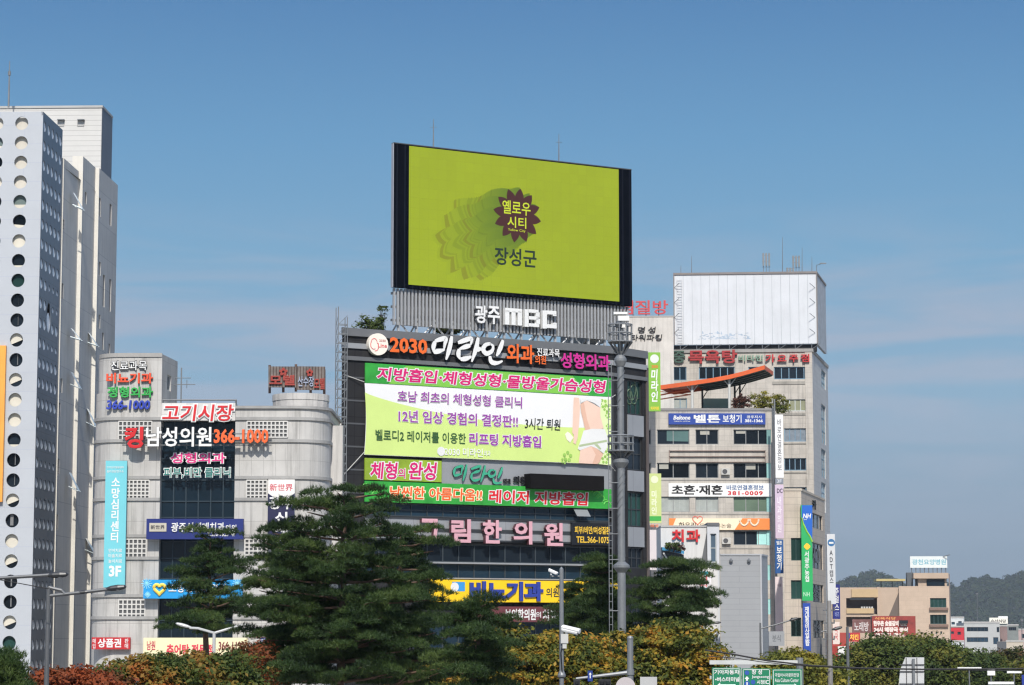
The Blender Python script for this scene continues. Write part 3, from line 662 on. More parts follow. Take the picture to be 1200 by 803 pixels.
# ================================================================== 3 dark main building with the LED screen
MW = wall_at(600, 150, 30.3)
def MU(x, y=500, w=0): return MW.uz(x, y, w)[0]
def MZ(y, x=560, w=0): return MW.uz(x, y, w)[1]
mu0, mu1 = MU(400), MU(718)
FC = Wall(MW.pt(mu1, 0), 51.5)
fu1 = FC.uz(757.5, 500)[0]
mt = MZ(396); zsp = MZ(610)
mbd = thing('commercial_building', 'charcoal clad building covered in banners, carrying the giant screen on its roof', 'building', MW.pt((mu0 + mu1) / 2, 0, -6))
pL, pR, pF = xy(MW, mu0), xy(MW, mu1), xy(FC, fu1)
bk = [(pF[0] - 1.0, pF[1] + 10), (pL[0] + 3, pL[1] + 24)]
ROWS = [(592.5, 607.5), (638, 659.5), (661, 679), (729, 760)]
holes = []
for (ya, yb) in ROWS: holes.append((MU(428), MU(716), MZ(yb), MZ(ya)))
holes += [(MU(428), MU(716), MZ(568), MZ(540))]
facade(MW, mu0, mu1, 0, mt, holes, 'front_wall', CHARCOAL, mbd, .35)
fz = lambda y: FC.uz(745, y)[1]
fh = []
ua, ub_ = FC.uz(735.5, 500)[0], FC.uz(753, 500)[0]
for (ya, yb) in ((446, 486), (513, 551), (577, 617), (642, 666), (700, 740)): fh.append((ua, ub_, fz(yb), fz(ya)))
facade(FC, 0, fu1, 0, mt, fh, 'corner_wall', CHARCOAL, mbd, .25)
shell(mbd, [pL, pR, pF, bk[0], bk[1]], 0, mt, (0, 1), CHARCOAL)
for k, h in enumerate(fh): window(FC, h, mbd, 3 if k != 1 else 2, 2, FRAME_D, GLASS_G if k in (0, 2) else GLASS, .2)
for (ya, yb) in ((487, 511.5), (552, 576), (618, 641)): MB().box(FC, ua - .05, ub_ + .05, fz(yb), fz(ya), .0, .06).build('spandrel_panel', LIGHT_GREY, mbd)
st = mat("faded_tree_decal", (.10, .16, .10), .5)
m = MB()
for (x, y, r_) in ((742, 455, .5), (745, 462, .4), (740, 465, .3)):
    u, z = FC.uz(x, y); m.tube([FC.pt(u + r_ * math.cos(a), z + r_ * math.sin(a) * 1.6, -.17) for a in np.linspace(0, 6.3, 14)], .05, 4, cap=False)
m.build('window_decal', st, mbd)
# glass strips of the front
for k, h in enumerate(holes):
    n = 16
    window(MW, h, mbd, n, 2 if k == 0 else 1, mat("slate_mullion", (.06, .075, .085), .4, .2), GLASS_B if k != 1 else GLASS, .3, bar=.07, name='window')
m = MB(); u, z = MW.uz(679, 601); m.face([MW.pt(u - .5, z + .35, .0), MW.pt(u + .5, z + .35, .0), MW.pt(u + .5, z - .25, .55), MW.pt(u - .5, z - .25, .55)]); m.build('open_sash', mat("grey_sash", (.25, .27, .28), .3), mbd)
GBAND = mat("grey_band", (.16, .165, .17), .5, .2, var=.1); LBAND = mat("light_band", (.34, .35, .36), .45, .2, var=.1)
def band(y0, y1, m_, w=.08, x0=None, x1=None, face=True, nm='band', both=True):
    z1_, z0_ = MZ(y0), MZ(y1); a = mu0 - .05 if x0 is None else MU(x0); b = mu1 if x1 is None else MU(x1)
    mb = MB(); mb.box(MW, a, b, z0_, z1_, .004, w)
    if x1 is None and both: mb.box(FC, .02, fu1 + .04, z0_, z1_, .004, w)
    mb.build(nm, m_, mbd)
band(395, 404, GBAND, .14, nm='coping'); band(412, 418, LBAND, .10); band(427, 431.5, GBAND, .12)
band(539, 569, LBAND, .05, 517.5, 716); band(609, 635, LIGHT_GREY, .06, 428, 716); band(608.5, 610, FRAME_D, .12, 428, 716); band(620.5, 624, FRAME_D, .12, 428, 716); band(633, 635, FRAME_D, .12, 428, 716)
band(659.3, 661.2, LBAND, .1, 428, 716); band(677.5, 679, LBAND, .1, 428, 716)
MB().box(MW, MU(715.7), mu1, 0, MZ(432), .004, .16).build('pilaster', mat("dark_pilaster", (.03, .031, .034), .5), mbd)
m = MB()
for y in np.arange(452, 760, 26.2): m.box(MW, mu0, MU(427.5), MZ(y), MZ(y) + .1, .004, .03)
m.build('cladding_joint', mat("grey_joint", (.085, .088, .093), .5), mbd)
bn = MB(); bn.box(FC, fu1 - .05, fu1 + .15, 0, mt - 1.0, -.3, .1); bn.build('edge_trim', mat("grey_brown_trim", (.12, .10, .095), .6), mbd)
# plain block on the roof, tank and planting
RB = wall_at(690, 157, 30.3)
MB().pbox(RB, 685, 382, 707, 402, -3, 0).build('roof_hut', mat("cream_hut", (.55, .48, .38), .7, var=.15, brick=(.3, 40, .02, (.4, .35, .28), 0)), mbd)
MB().pbox(RB, 684, 380.5, 708, 382.5, -3.2, .2).build('roof_hut_eave', mat("red_eave", (.30, .10, .07), .6), mbd)
p = at(452, 376, 157); tk = MB(); tk.lathe((p.x, p.y, mt - .4), [(.8, 0), (.83, .4), (.83, .9), (.75, 1.2), (.45, 1.5), (0, 1.55)], 18)
tag(tk.build('water_tank', paint(38, 48, 66), loc=(p.x, p.y, mt - .4)), 'dark navy water tank on the roof beside the screen frame', 'tank')
# mesh ladder mast along the left edge
lt = MB(); q = MW.pt(mu0 - .25, 0, .45); W2 = Wall(q, 20); zt = at(396.5, 372, q.y).z
for u in (-.28, .28):
    for w in (-.25, .25): lt.tube([W2.pt(u, 0, w), W2.pt(u, zt + (.6 if u < 0 else 0), w)], .03, 5)
for z in np.arange(14, zt, .55):
    lt.box(W2, -.28, .28, z, z + .04, .23, .27); lt.box(W2, -.28, .28, z, z + .04, -.27, -.23)
    lt.tube([W2.pt(-.28, z, .25), W2.pt(.28, z + .55, .25)], .016, 4); lt.tube([W2.pt(.28, z, -.25), W2.pt(.28, z, .25)], .016, 4); lt.tube([W2.pt(-.28, z, -.25), W2.pt(-.28, z + .55, .25)], .014, 4)
tag(lt.build('lattice_mast', STEEL, loc=q), 'slim lattice ladder mast climbing the left edge of the charcoal building', 'mast')

# ---- giant screen
LWp = MW.off(-1.2)
def LU(x, y=260, w=0): return LWp.uz(x, y, w)[0]
def LZ(x, y, w=0): return LWp.uz(x, y, w)[1]
lu0, lu1 = LU(461), LU(740.3)
lz1 = (LZ(461.5, 168) + LZ(740, 199.5)) / 2; lz0 = (LZ(460, 337.5) + LZ(739.5, 358)) / 2
scn = thing('led_screen', 'giant rooftop screen showing a brown sunflower emblem on yellow-green', 'screen', LWp.pt((lu0 + lu1) / 2, lz0, -1))
MB().box(LWp, lu0, lu1, lz0, lz1, -.22, 0).build('housing', SCREEN_BLACK, scn); MB().box(LWp, lu0 + 1.6, lu1 - .3, lz0, lz1 - .3, -1.3, -.24).build('rear_frame', STEEL_DK, scn)
m = MB(); e_ = .10
m.box(LWp, lu0 - .05, lu0, lz0, lz1, -.22, .02); m.build('edge_trim', mat("grey_edge_trim", (.34, .36, .40), .45), scn)
m = MB(); m.box(LWp, lu0, lu1, lz1, lz1 + .06, -.3, .03); m.build('top_trim', mat("dark_top_trim", (.06, .065, .07), .5), scn)
au0, au1 = LU(479), LU(725); az1 = (LZ(479, 172) + LZ(725, 198)) / 2; az0 = (LZ(477.5, 333.5) + LZ(725, 353.5)) / 2
LEDC = S(166, 190, 42)
def led(name, rgb, e=1.0): return mat(name, S(*rgb), .4, var=.03, vs_=.4, emit=e)
led_m = mat("led_yellow_green", S(164, 180, 33), .4, var=.07, vs_=.12, emit=1.0, brick=(.64, .64, .012, S(155, 171, 31), 0))
ac = MB().box(LWp, au0, au1, az0, az1, .004, .03).build('display', led_m, scn)
# the picture on the display
cu, cz = LWp.uz(605, 253, .03); ppm = 150.0 / F
def flower(r, rin, cu_, cz_, rot=.1, n=12, k=10, wob=0, sx=1.0, sy=1.0, skew=0):
    pts = []
    for i in range(n * k):
        th = 2 * math.pi * i / (n * k) + rot; t_ = (i % k) / k
        q = 1 - abs(2 * t_ - 1); rr_ = rin + (r - rin) * q ** .85
        pts.append((cu_ + sx * rr_ * math.cos(th) + skew * rr_ * math.sin(th), cz_ + sy * rr_ * math.sin(th)))
    return pts
def fan(mb, pts, c, w):
    for i in range(len(pts)): mb.face([LWp.pt(c[0], c[1], w), LWp.pt(*pts[i], w), LWp.pt(*pts[(i + 1) % len(pts)], w)])
rfl = 31.5 * ppm * 1.06
# trail of the emblem's long shadow printed in the picture: shrinking shades of olive and gold
steps = 40
for i in range(steps):
    t_ = 1 - i / (steps - 1)                     # far end first
    du, dz = -64 * ppm * t_ - 6 * ppm * math.sin(t_ * 8) * t_, -38 * ppm * t_ ** 1.3
    c0 = np.array([162, 178, 34]); dark = np.array([88, 116, 34]); gold = np.array([180, 150, 50]); lime = np.array([168, 196, 44])
    f1 = .04 + .96 * (1 - t_) ** 1.1
    c_ = c0 * (1 - .75 * f1) + dark * .75 * f1
    if i in (2, 3, 14, 15): c_ = c_ * .70 + gold * .18
    if i in (9, 10, 21): c_ = c_ * .70 + lime * .2
    if i in (5, 12, 18, 26): c_ = c_ * .93
    m = MB(); pc = (cu + du, cz + dz); s_ = 1 + .45 * t_
    pts = flower(rfl * s_ * .97, rfl * (.66 + .08 * t_) * s_, pc[0], pc[1], .13 + .05 * math.sin(i * .35), sx=.93, sy=1.08)
    pts = [(a_ + .10 * s_ * math.sin(b_ * 2.1 + i * .12) * t_, b_ + .12 * math.sin(a_ * 1.7 + i * .1) * t_) for a_, b_ in pts]
    fan(m, pts, pc, .034 + i * .003)
    m.build('picture_shade', led("led_shade_%d" % i, tuple(int(v) for v in c_)), ac)
wl = .034 + steps * .003
m = MB(); fan(m, flower(rfl, rfl * .70, cu, cz, .13), (cu, cz), wl + .01); m.build('flower_emblem', led("led_brown", (78, 40, 36)), ac)
YL = led("led_yellow_text", (208, 225, 50)); BT = led("led_dark_text", (34, 52, 44))
for s_, bx, mm, o in [("옐로우", (588, 236, 621, 252), YL, dict(bold=.02)), ("시티", (594, 254.5, 616, 267.5), YL, dict(bold=.02)), ("Yellow City", (594.5, 268.6, 615, 272.4), YL, dict(bold=.0)), ("장성군", (579, 291.5, 628, 312.5), BT, dict(bold=.035))]:
    q = MB(); put_text(q, LWp, s_, bx, wl + .02, wl + .03, w_plane=.1, **o); q.build('lettering', mm, ac)
# slatted skirt under it, lettering on the skirt, steel legs
sk = MB(); zk1 = lz0 - .02; zk0 = (LZ(462, 380) + LZ(718, 398)) / 2
u = lu0 + .15
while u < lu1 - .1: sk.box(LWp, u, u + .13, zk0, zk1, -.35, -.2); u += .25
SKIRT = mat("grey_slats", (.38, .385, .39), .5, .2, var=.1)
sk.build('slatted_skirt', SKIRT, scn)
m = MB()
for z in (zk0 + .3, (zk0 + zk1) / 2, zk1 - .3): m.box(LWp, lu0 + .1, lu1 - .1, z - .07, z + .07, -.5, -.36)
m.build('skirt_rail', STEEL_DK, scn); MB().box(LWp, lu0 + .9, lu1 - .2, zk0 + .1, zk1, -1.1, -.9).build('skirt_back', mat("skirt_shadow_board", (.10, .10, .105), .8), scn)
zr = mt - .35
m = MB()
for i in range(14):
    a = lu0 + .6 + (lu1 - lu0 - 1.2) * i / 13
    m.box(LWp, a - .07, a + .07, zr, zk0 + .5, -.5, -.36)
    if i < 13:
        b = lu0 + .6 + (lu1 - lu0 - 1.2) * (i + 1) / 13
        m.tube([LWp.pt(a, zr, -.45), LWp.pt(b, zk0 + .3, -.45)] if i % 2 else [LWp.pt(a, zk0 + .3, -.45), LWp.pt(b, zr, -.45)], .06, 5)
        m.tube([LWp.pt(a, zk0 + .2, -.45), LWp.pt(a, zr, -2.2)], .06, 5)
m.build('support_legs', mat("pale_steel_legs", (.45, .46, .47), .5, .2), scn)
nm_ = standing('channel_lettering', 'white broadcaster lettering on the grey slatted skirt under the giant screen', LWp, [("광", (557, 358, 571, 379), Wt, dict(th=.25, bold=.045, side=LBAND)), ("주", (572, 359, 586, 380), Wt, dict(th=.25, bold=.045, side=LBAND))], -.15)
MM = MB(); q = LWp
def lbox(x0, y0, x1, y1): MM.pbox(q, x0, y0, x1, y1, -.15, .12)
# heavy rounded capitals built stroke by stroke
for b in ((592, 361.5, 612, 366), (592, 364, 597, 380.5), (599.7, 365, 604.3, 381), (607, 365, 612, 381.5)): lbox(*b)
for b in ((615, 362.5, 619.6, 383), (619, 362.8, 631, 366.6), (619, 370.8, 631, 374.6), (619, 379.2, 632, 383), (628, 366, 632.5, 372), (628.5, 373.5, 633, 380)): lbox(*b)
for b in ((636, 364, 641, 385), (640, 364.2, 652, 368.6), (640, 380.3, 652.5, 384.6), (648.2, 368.4, 652.2, 370.4), (648.2, 378.5, 652.5, 380.5)): lbox(*b)
MM.build('lettering', Wt, nm_)
for x, y0, y1, Y in ((508, 140, 170, 154), (655, 157, 189, 160)):
    p0, p1 = at(x, y1 + 3, Y), at(x, y0, Y); m = MB(); m.tube([p0, p1], [.05, .02], 5); pm = p0.lerp(p1, .72)
    m.tube([pm - Vector((.22, 0, 0)), pm + Vector((.22, 0, 0))], .015, 4)
    tag(m.build('antenna', STEEL, loc=p0), 'thin aerial behind the %s of the giant screen' % ('left part of the top edge' if x < 600 else 'right part of the top edge'), 'antenna')

# ---- signs and banners on the front
OG = paint(232, 104, 36); MG = paint(200, 40, 140); DK2 = DKSIDE
lg = thing('round_logo_sign', 'round cream sign with a faint pink line logo at the left of the roof lettering', 'sign', MW.pt(MU(443.5), MZ(415, 443.5), .1))
m = MB(); u, z = MW.uz(443.5, 403.5, .4); rr_ = .66
m.face([MW.pt(u + rr_ * math.cos(a), z + rr_ * math.sin(a), .4) for a in np.linspace(0, 2 * math.pi, 33)[:-1]])
for k in range(32):
    a, b = 2 * math.pi * k / 32, 2 * math.pi * (k + 1) / 32
    m.face([MW.pt(u + rr_ * math.cos(a), z + rr_ * math.sin(a), .1), MW.pt(u + rr_ * math.cos(b), z + rr_ * math.sin(b), .1), MW.pt(u + rr_ * math.cos(b), z + rr_ * math.sin(b), .4), MW.pt(u + rr_ * math.cos(a), z + rr_ * math.sin(a), .4)])
m.build('face', paint(240, 232, 218), lg)
letters(lg, MW, [("Line", (443, 402.5, 453.5, 407.5), paint(225, 110, 110), dict(bold=.04)), ("2030", (444.5, 398, 452, 400.8), paint(190, 110, 110), {})], .405)
m = MB()
for a0, c_ in ((20, (438.5, 402)), (140, (438, 404)), (260, (440, 406))):
    uu, zz = MW.uz(*c_, .41); m.tube([MW.pt(uu + 0.21 * math.cos(R(a0 + k * 20)), zz + .27 * math.sin(R(a0 + k * 20)), .41) for k in range(9)], .025, 4)
m.build('line_emblem', paint(230, 120, 120), lg)
s1 = standing('channel_lettering', 'large roof-edge lettering in orange, white and magenta across the top of the charcoal building', MW,
   [("2030", (457, 396.5, 501, 414), OG, dict(th=.2, bold=.055, side=DK2)), ("외과", (594, 403.5, 626, 426), OG, dict(th=.2, bold=.045, side=DK2)),
    ("의원", (627, 416.5, 640, 427), OG, dict(th=.2, bold=.03, side=DK2)), ("진료과목", (629.5, 408.5, 656, 418), Wt, dict(th=.2, bold=.03, side=DK2)), ("성형외과", (657, 414.5, 715, 433), MG, dict(th=.2, bold=.045, side=DK2))], .16)
def brush(strokes, W, m_, wd, w, ox, oy, s, parent, th=.2):      # brush written syllables: tapering rounded strokes on returns
    face, ret = MB(), MB()
    for st_ in strokes:
        pts = [W.uz(ox + x * s, oy + y * s, w) for x, y in st_]; n = len(pts); fine = []
        for i in range(n - 1):
            for k in range(6):
                t_ = k / 6; p0, p1, p2, p3 = pts[max(i - 1, 0)], pts[i], pts[i + 1], pts[min(i + 2, n - 1)]
                fine.append(tuple(.5 * (2 * b + (c - a) * t_ + (2 * a - 5 * b + 4 * c - d) * t_ ** 2 + (3 * b - a - 3 * c + d) * t_ ** 3) for a, b, c, d in zip(p0, p1, p2, p3)))
        fine.append(pts[-1]); nf = len(fine); L_, R_ = [], []
        for i in range(nf):
            a, b = fine[max(i - 1, 0)], fine[min(i + 1, nf - 1)]; l = math.hypot(b[0] - a[0], b[1] - a[1]) or 1; t_ = i / (nf - 1)
            r = wd * (.62 + .5 * math.sin(math.pi * min(1, t_ * 1.25)) ** 1) * (1 if t_ < .85 else 1 - (t_ - .85) * 3.2)
            nx, nz_ = -(b[1] - a[1]) / l * r, (b[0] - a[0]) / l * r; L_.append((fine[i][0] + nx, fine[i][1] + nz_)); R_.append((fine[i][0] - nx, fine[i][1] - nz_))
        for i in range(nf - 1):
            face.face([W.pt(*R_[i], w + th), W.pt(*R_[i + 1], w + th), W.pt(*L_[i + 1], w + th), W.pt(*L_[i], w + th)])
            for A in (L_, R_): ret.face([W.pt(*A[i], w + th), W.pt(*A[i + 1], w + th), W.pt(*A[i + 1], w), W.pt(*A[i], w)])
        for A in (0, nf - 1): ret.face([W.pt(*L_[A], w + th), W.pt(*R_[A], w + th), W.pt(*R_[A], w), W.pt(*L_[A], w)])
    # lap the strokes a hair apart so that no two faces share a plane
    o = face.build('lettering', m_, parent); ret.build('letter_return', DK2, parent); return o
BR = [[(324, 84), (315, 112), (318, 140)], [(322, 84), (346, 76), (374, 72), (370, 100), (366, 124)], [(316, 138), (342, 132), (370, 124)], [(404, 60), (396, 105), (384, 150), (376, 174)],
      [(434, 92), (466, 80), (500, 72), (494, 104)], [(494, 104), (468, 112), (440, 122)], [(440, 122), (436, 150), (446, 172)], [(446, 172), (474, 168), (500, 158)], [(532, 66), (524, 110), (512, 150), (500, 184)], [(518, 128), (536, 122), (550, 124)],
      [(592, 96), (568, 102), (556, 124), (572, 144), (598, 132), (604, 108), (588, 96)], [(652, 78), (642, 110), (628, 142), (620, 156)], [(588, 156), (596, 184), (622, 190), (650, 180)]]
for k, i in enumerate(range(0, len(BR))): brush([BR[i]], MW, Wt, .135, .16 + .004 * k, 430, 380, 1 / 4.138, s1)
GRN = mat("banner_green", S(54, 168, 62), .5, var=.35, vs_=.9); YG = mat("banner_yellow_green", S(150, 178, 50), .5, var=.3, vs_=.7)
PALE_G = paint(208, 228, 140, .5); 
PK = paint(210, 22, 110); PUR = paint(150, 70, 160); RDT = paint(215, 28, 40)
def mrow(x0, x1, y0, y1): return (x0, y0, x1, y1)     # y at the middle of the row
b1 = board_sign('banner_sign', 'topmost green banner with magenta writing edged in white on the charcoal building', MW, (428, 434.2, 716.5, 457), GRN, [], .14, .08, cat='banner')
m = MB(); u, z = MW.uz(572, 446, .22); a, b, c, d = MW.rect(455, 435, 690, 456.5, .22)
m.poly(MW, [(a, c), (b, c), (b - 1.2, d), (a + 1.2, d)], .228); m.build('printed_field', mat("banner_light_green", S(128, 196, 74), .5, var=.15, vs_=.5), b1)
letters(b1, MW, [("지방흡입·체형성형·물방울가슴성형", (442, 438, 710, 453.5), PK, dict(bold=.045, shear=.12, outline=Wt, oe=.055))], .236)
# big pale banner, slightly bellied cloth
root = thing('banner', 'huge white and pale green advertising banner lashed across the charcoal building', 'banner', MW.pt(MU(572), MZ(540), .2))
a, b, c, d = MW.rect(427.3, 457.2, 716.3, 538.8, .3)
def belly(u, z):
    tu, tz = (u - a) / (b - a), (z - c) / (d - c)
    return .26 + .022 * math.sin(math.pi * max(0, min(1, tz))) * math.sin(math.pi * max(0, min(1, tu))) + .005 * math.sin(tu * 40) * math.sin(tz * 9)
def cloth(name, m_, inside, dw, nu=60, nz_=24):
    mb = MB()
    for i in range(nu):
        for j in range(nz_):
            q = []
            for (p_, r_) in ((i, j), (i + 1, j), (i + 1, j + 1), (i, j + 1)):
                tu, tz = p_ / nu, r_ / nz_; u_, z_ = inside(tu, tz)
                if tu == 0: u_ += .10 * math.sin(math.pi * tz)
                q.append(MW.pt(u_, z_, belly(u_, z_) + dw))
            mb.face(q, smooth=True)
    return mb.build(name, m_, root)
lerp = lambda p_, q, t_: p_ + (q - p_) * t_
bc = cloth('cloth', mat("banner_white", (.80, .80, .79), .6, var=.03), lambda tu, tz: (lerp(a, b, tu), lerp(c, d, tz)), 0)
def hill_top(tu): return 1 - (.27 + .40 * (1 - ((tu - .55) / .55) ** 2) * .9 if 0 else (.13 + .35 * math.sin(math.pi * min(1, tu ** .8 * .62))))
cloth('printed_field', mat("banner_pale_green", S(206, 228, 134), .6, var=.05), lambda tu, tz: (lerp(a + .02, b - .02, tu), lerp(c + .02, lerp(c, d, hill_top(tu)), tz)), .008)
LW3 = MW; wB = .299
letters(bc, MW, [("호남 최초의 체형성형 클리닉", (466, 461.5, 612, 474.5), PUR, dict(bold=.025, shear=.03, outline=Wt, oe=.04)),
    ("12년 임상 경험의 결정판!!", (467, 483.5, 607, 498), PUR, dict(bold=.035, outline=Wt, oe=.045)), ("3시간 퇴원", (615, 490.5, 657, 504), paint(40, 44, 40), dict(bold=.02, shear=.1)),
    ("벨로디2 레이저를 이용한", (440, 505.5, 546, 518.5), paint(52, 92, 48), dict(bold=.03)), ("리프팅 지방흡입", (550, 509, 634, 523), paint(150, 60, 160), dict(bold=.045, outline=Wt, oe=.045)), ("2030 미라인", (521, 525, 566, 535), Wt, dict(bold=.03)), ("외과", (567, 528, 575, 535), Wt, {})], wB)
m = MB(); u, z = MW.uz(517, 529, wB); m.disc(MW, u, z, wB + .004, .28, 20); m.build('printed_dot', Wt, bc)
# printed figure cut off at ribs and thighs: arm, waist, shorts, thigh
SK = mat("printed_skin", S(236, 202, 182), .6, var=.10, vs_=.5); SK2 = mat("printed_skin_deep", S(224, 182, 158), .6, var=.1, vs_=.5); LG2 = mat("printed_leaf_green", S(160, 205, 96), .6, var=.3, vs_=1.2)
def printed(pts, m_, dw, nm='printed_figure'):
    mb = MB(); q = [MW.uz(x, y, wB) for x, y in pts]; mb.poly(MW, q, wB + dw); return mb.build(nm, m_, bc)
printed([(704, 468), (716, 468.5), (716, 545.5), (702, 544), (707, 531), (711.5, 515), (706, 500), (703, 486)], paint(222, 236, 176, .6), .0, 'printed_backdrop')
for (x, y, r_) in ((707, 473, .30), (711, 479, .26), (713, 500, .2), (713, 530, .25), (709, 539, .28), (665, 535, .34), (661, 540, .22), (712, 487, .2)):
    mb = MB(); u, z = MW.uz(x, y, wB)
    for k in range(5): mb.disc(MW, u + r_ * .7 * math.cos(k * 1.26 + x), z + r_ * .7 * math.sin(k * 1.26 + x), wB + .003 + .001 * k, r_ * .35, 8)
    mb.build('printed_leaves', LG2, bc)
printed([(672.4, 465.8), (678.6, 466.2), (679.6, 478.7), (678.6, 496), (677.6, 505), (676.8, 513.5), (674.3, 521), (671.8, 519), (672.4, 510), (670.5, 507), (671.2, 496), (671.8, 477)], SK, .010)
printed([(679.9, 473.7), (687.4, 469.3), (703.5, 478), (703.5, 487.4), (707.3, 501.7), (701, 505), (686, 505), (684.2, 497.3), (683, 491), (681, 483.6)], SK, .010)
printed([(679.9, 473.7), (684, 471.5), (686, 482), (688, 492), (692, 504), (686, 505), (684.2, 497.3), (683, 491), (681, 483.6)], SK2, .014)
printed([(679.3, 466.6), (704.8, 468.9), (703.5, 478), (696, 472.4), (687.4, 469.3), (680.5, 472.4)], Wt, .018, 'printed_top')
printed([(680, 527.2), (692.3, 522.2), (699.8, 526), (706.7, 532.2), (702.3, 542.2), (699.8, 544), (678, 542.8)], SK, .010)
printed([(692.3, 522.2), (699.8, 526), (706.7, 532.2), (702.3, 542.2), (699.8, 544), (694, 543.6), (698, 533)], SK2, .014)
printed([(683.6, 504.8), (693.6, 502.6), (708.5, 503), (712.3, 513.5), (711, 524.7), (707.3, 531.6), (699.8, 526), (692.3, 522.9), (679.3, 527.9), (676.8, 526), (679.9, 517.3)], Wt, .018, 'printed_shorts')
printed([(678.6, 521.4), (711, 515.4), (711, 518), (678.6, 524)], paint(176, 190, 150), .022, 'printed_tape')
printed([(696, 521), (700, 520.5), (704.5, 526), (703, 527.5)], paint(176, 190, 150), .022, 'printed_tape')
printed([(662, 509), (665, 506), (668, 508), (672, 513), (668, 519), (664, 515)], paint(240, 236, 214), .006, 'printed_flower')
for p_, q in (((427, 447.6), (403, 439)), ((427, 530), (403, 556)), ((716, 466.5), (721, 463)), ((716, 546), (721, 552))):
    m = MB(); u_, z_ = MW.uz(*p_, .3); u2, z2_ = MW.uz(*q, .05); m.tube([MW.pt(u_, z_, .28), MW.pt(u2, z2_, .05)], .025, 5); m.build('lashing_rope', paint(200, 200, 195), root)
b3 = board_sign('banner_sign', 'short yellow-green banner with red writing edged in white under the huge pale banner', MW, (427.5, 540.2 - 1.8, 517.5, 565.5 - 1.8), YG, [("체형", (434, 541.5, 466, 561.5), PK, dict(bold=.04, shear=.1, outline=Wt, oe=.055)), ("의", (467, 549, 475, 560.5), PK, dict(bold=.03, outline=Wt, oe=.05)), ("완성", (479, 541.5, 512, 562.5), PK, dict(bold=.04, shear=.1, outline=Wt, oe=.055))], .14, .1, cat='banner')
tl = standing('channel_lettering', 'teal brush style letters with a small black suffix on the grey band', MW, [("의원", (602, 558, 617, 567), Bk, dict(bold=.05, th=.1)), ("외과", (590, 561, 599, 567), Bk, dict(bold=.02, th=.1))], .12)
for k in range(len(BR)): brush([BR[k]], MW, paint(60, 165, 130), .075, .12 + .003 * k, 478, 534.5, .1685, bpy.data.objects[tl.name], .1)
dk = MB(); u0, u1, z0, z1_ = MW.rect(622, 556.5, 708, 573.5, .9); dk.box(MW, u0, u1, z0, z1_, .1, .9)
tag(dk.build('awning_box', mat("black_sign_back", (.009, .008, .008), .7, spec=.1, var=.3, vs_=1)), 'blank black sign box jutting out above the lower green banner', 'sign box')
b4 = board_sign('banner_sign', 'lowest green banner with red and orange writing edged in white on the charcoal building', MW, (427.5, 568.5, 716.5, 592.2), GRN, [("날씬한 아름다움!!", (457, 571.5, 565, 586), paint(238, 96, 30), dict(bold=.04, outline=paint(250, 240, 200), oe=.055, shear=.05)), ("레이저 지방흡입", (573, 575.5, 689, 591), RDT, dict(bold=.045, outline=Wt, oe=.055, shear=.05))], .14, .1, cat='banner')
m = MB()
for x0, x1 in ((429, 453), (695, 715)):
    for k in range(7):
        u, z = MW.uz(x0 + (x1 - x0) * ((k * .37) % 1), 571 + (k * 7 % 19), .25)
        if x0 > 600: z -= .25
        m.tube([MW.pt(u + .26 * math.cos(R(a_)), z + .20 * math.sin(R(a_)), .243) for a_ in range(0, 200, 25)], .035, 4)
m.build('printed_waves', paint(110, 205, 90), b4)
PKL = paint(214, 164, 174); 
standing('channel_lettering', 'huge pale pink letters with dark sides along the band above the yellow sign', MW, [(ch, bx, PKL, dict(th=.3, bold=.055, side=paint(90, 52, 60))) for ch, bx in (("그", (492, 608, 516, 634)), ("림", (529, 608.5, 552, 636)), ("한", (566, 609.5, 588, 637)), ("의", (602, 611, 624, 638)), ("원", (638, 613, 660, 640)))], .2)
board_sign('wall_sign', 'black sign with gold writing and phone number at the right end of the pink lettering', MW, (670, 613, 717, 639), BLACK, [("피부/비만/여성질환", (673.5, 617, 715, 626), paint(240, 196, 60), dict(bold=.03)), ("TEL.366-1075", (675.5, 629, 714, 636.5), paint(240, 196, 60), dict(bold=.03))], .14, .15)
r_ = board_sign('wall_sign', 'long bright yellow sign with blue block letters behind the trees', MW, (505, 680.5, 724, 706), paint(250, 205, 24), [("비뇨기과", (551, 681.5, 637, 704.5), paint(44, 62, 150), dict(bold=.09, th=.12, side=paint(30, 40, 90))), ("의원", (640, 689, 655, 700), paint(60, 60, 50), dict(bold=.04)), ("366-1000", (686, 689, 720, 700), paint(215, 40, 40), dict(bold=.08))], .2, .3)
m = MB(); a_, b_, c_, d_ = MW.rect(530, 682, 545, 693, .52); m.poly(MW, [(a_, c_), (b_, c_), (b_, d_), (a_, d_)], .508); m.build('logo_field', paint(60, 150, 215), r_)
m = MB(); u, z = MW.uz(533, 688, .52); m.disc(MW, u, z, .515, .28, 14); m.build('logo_dot', Wt, r_)
board_sign('wall_sign', 'maroon sign with white letters just under the yellow sign', MW, (560, 711, 668, 729), paint(108, 56, 62), [("보의학의원", (592, 713.5, 628, 727), Wt, dict(bold=.05)), ("의", (628, 717, 634, 724), Wt, {}), ("치료실", (636, 714.5, 661, 728), Wt, dict(bold=.05))], .2, .2)

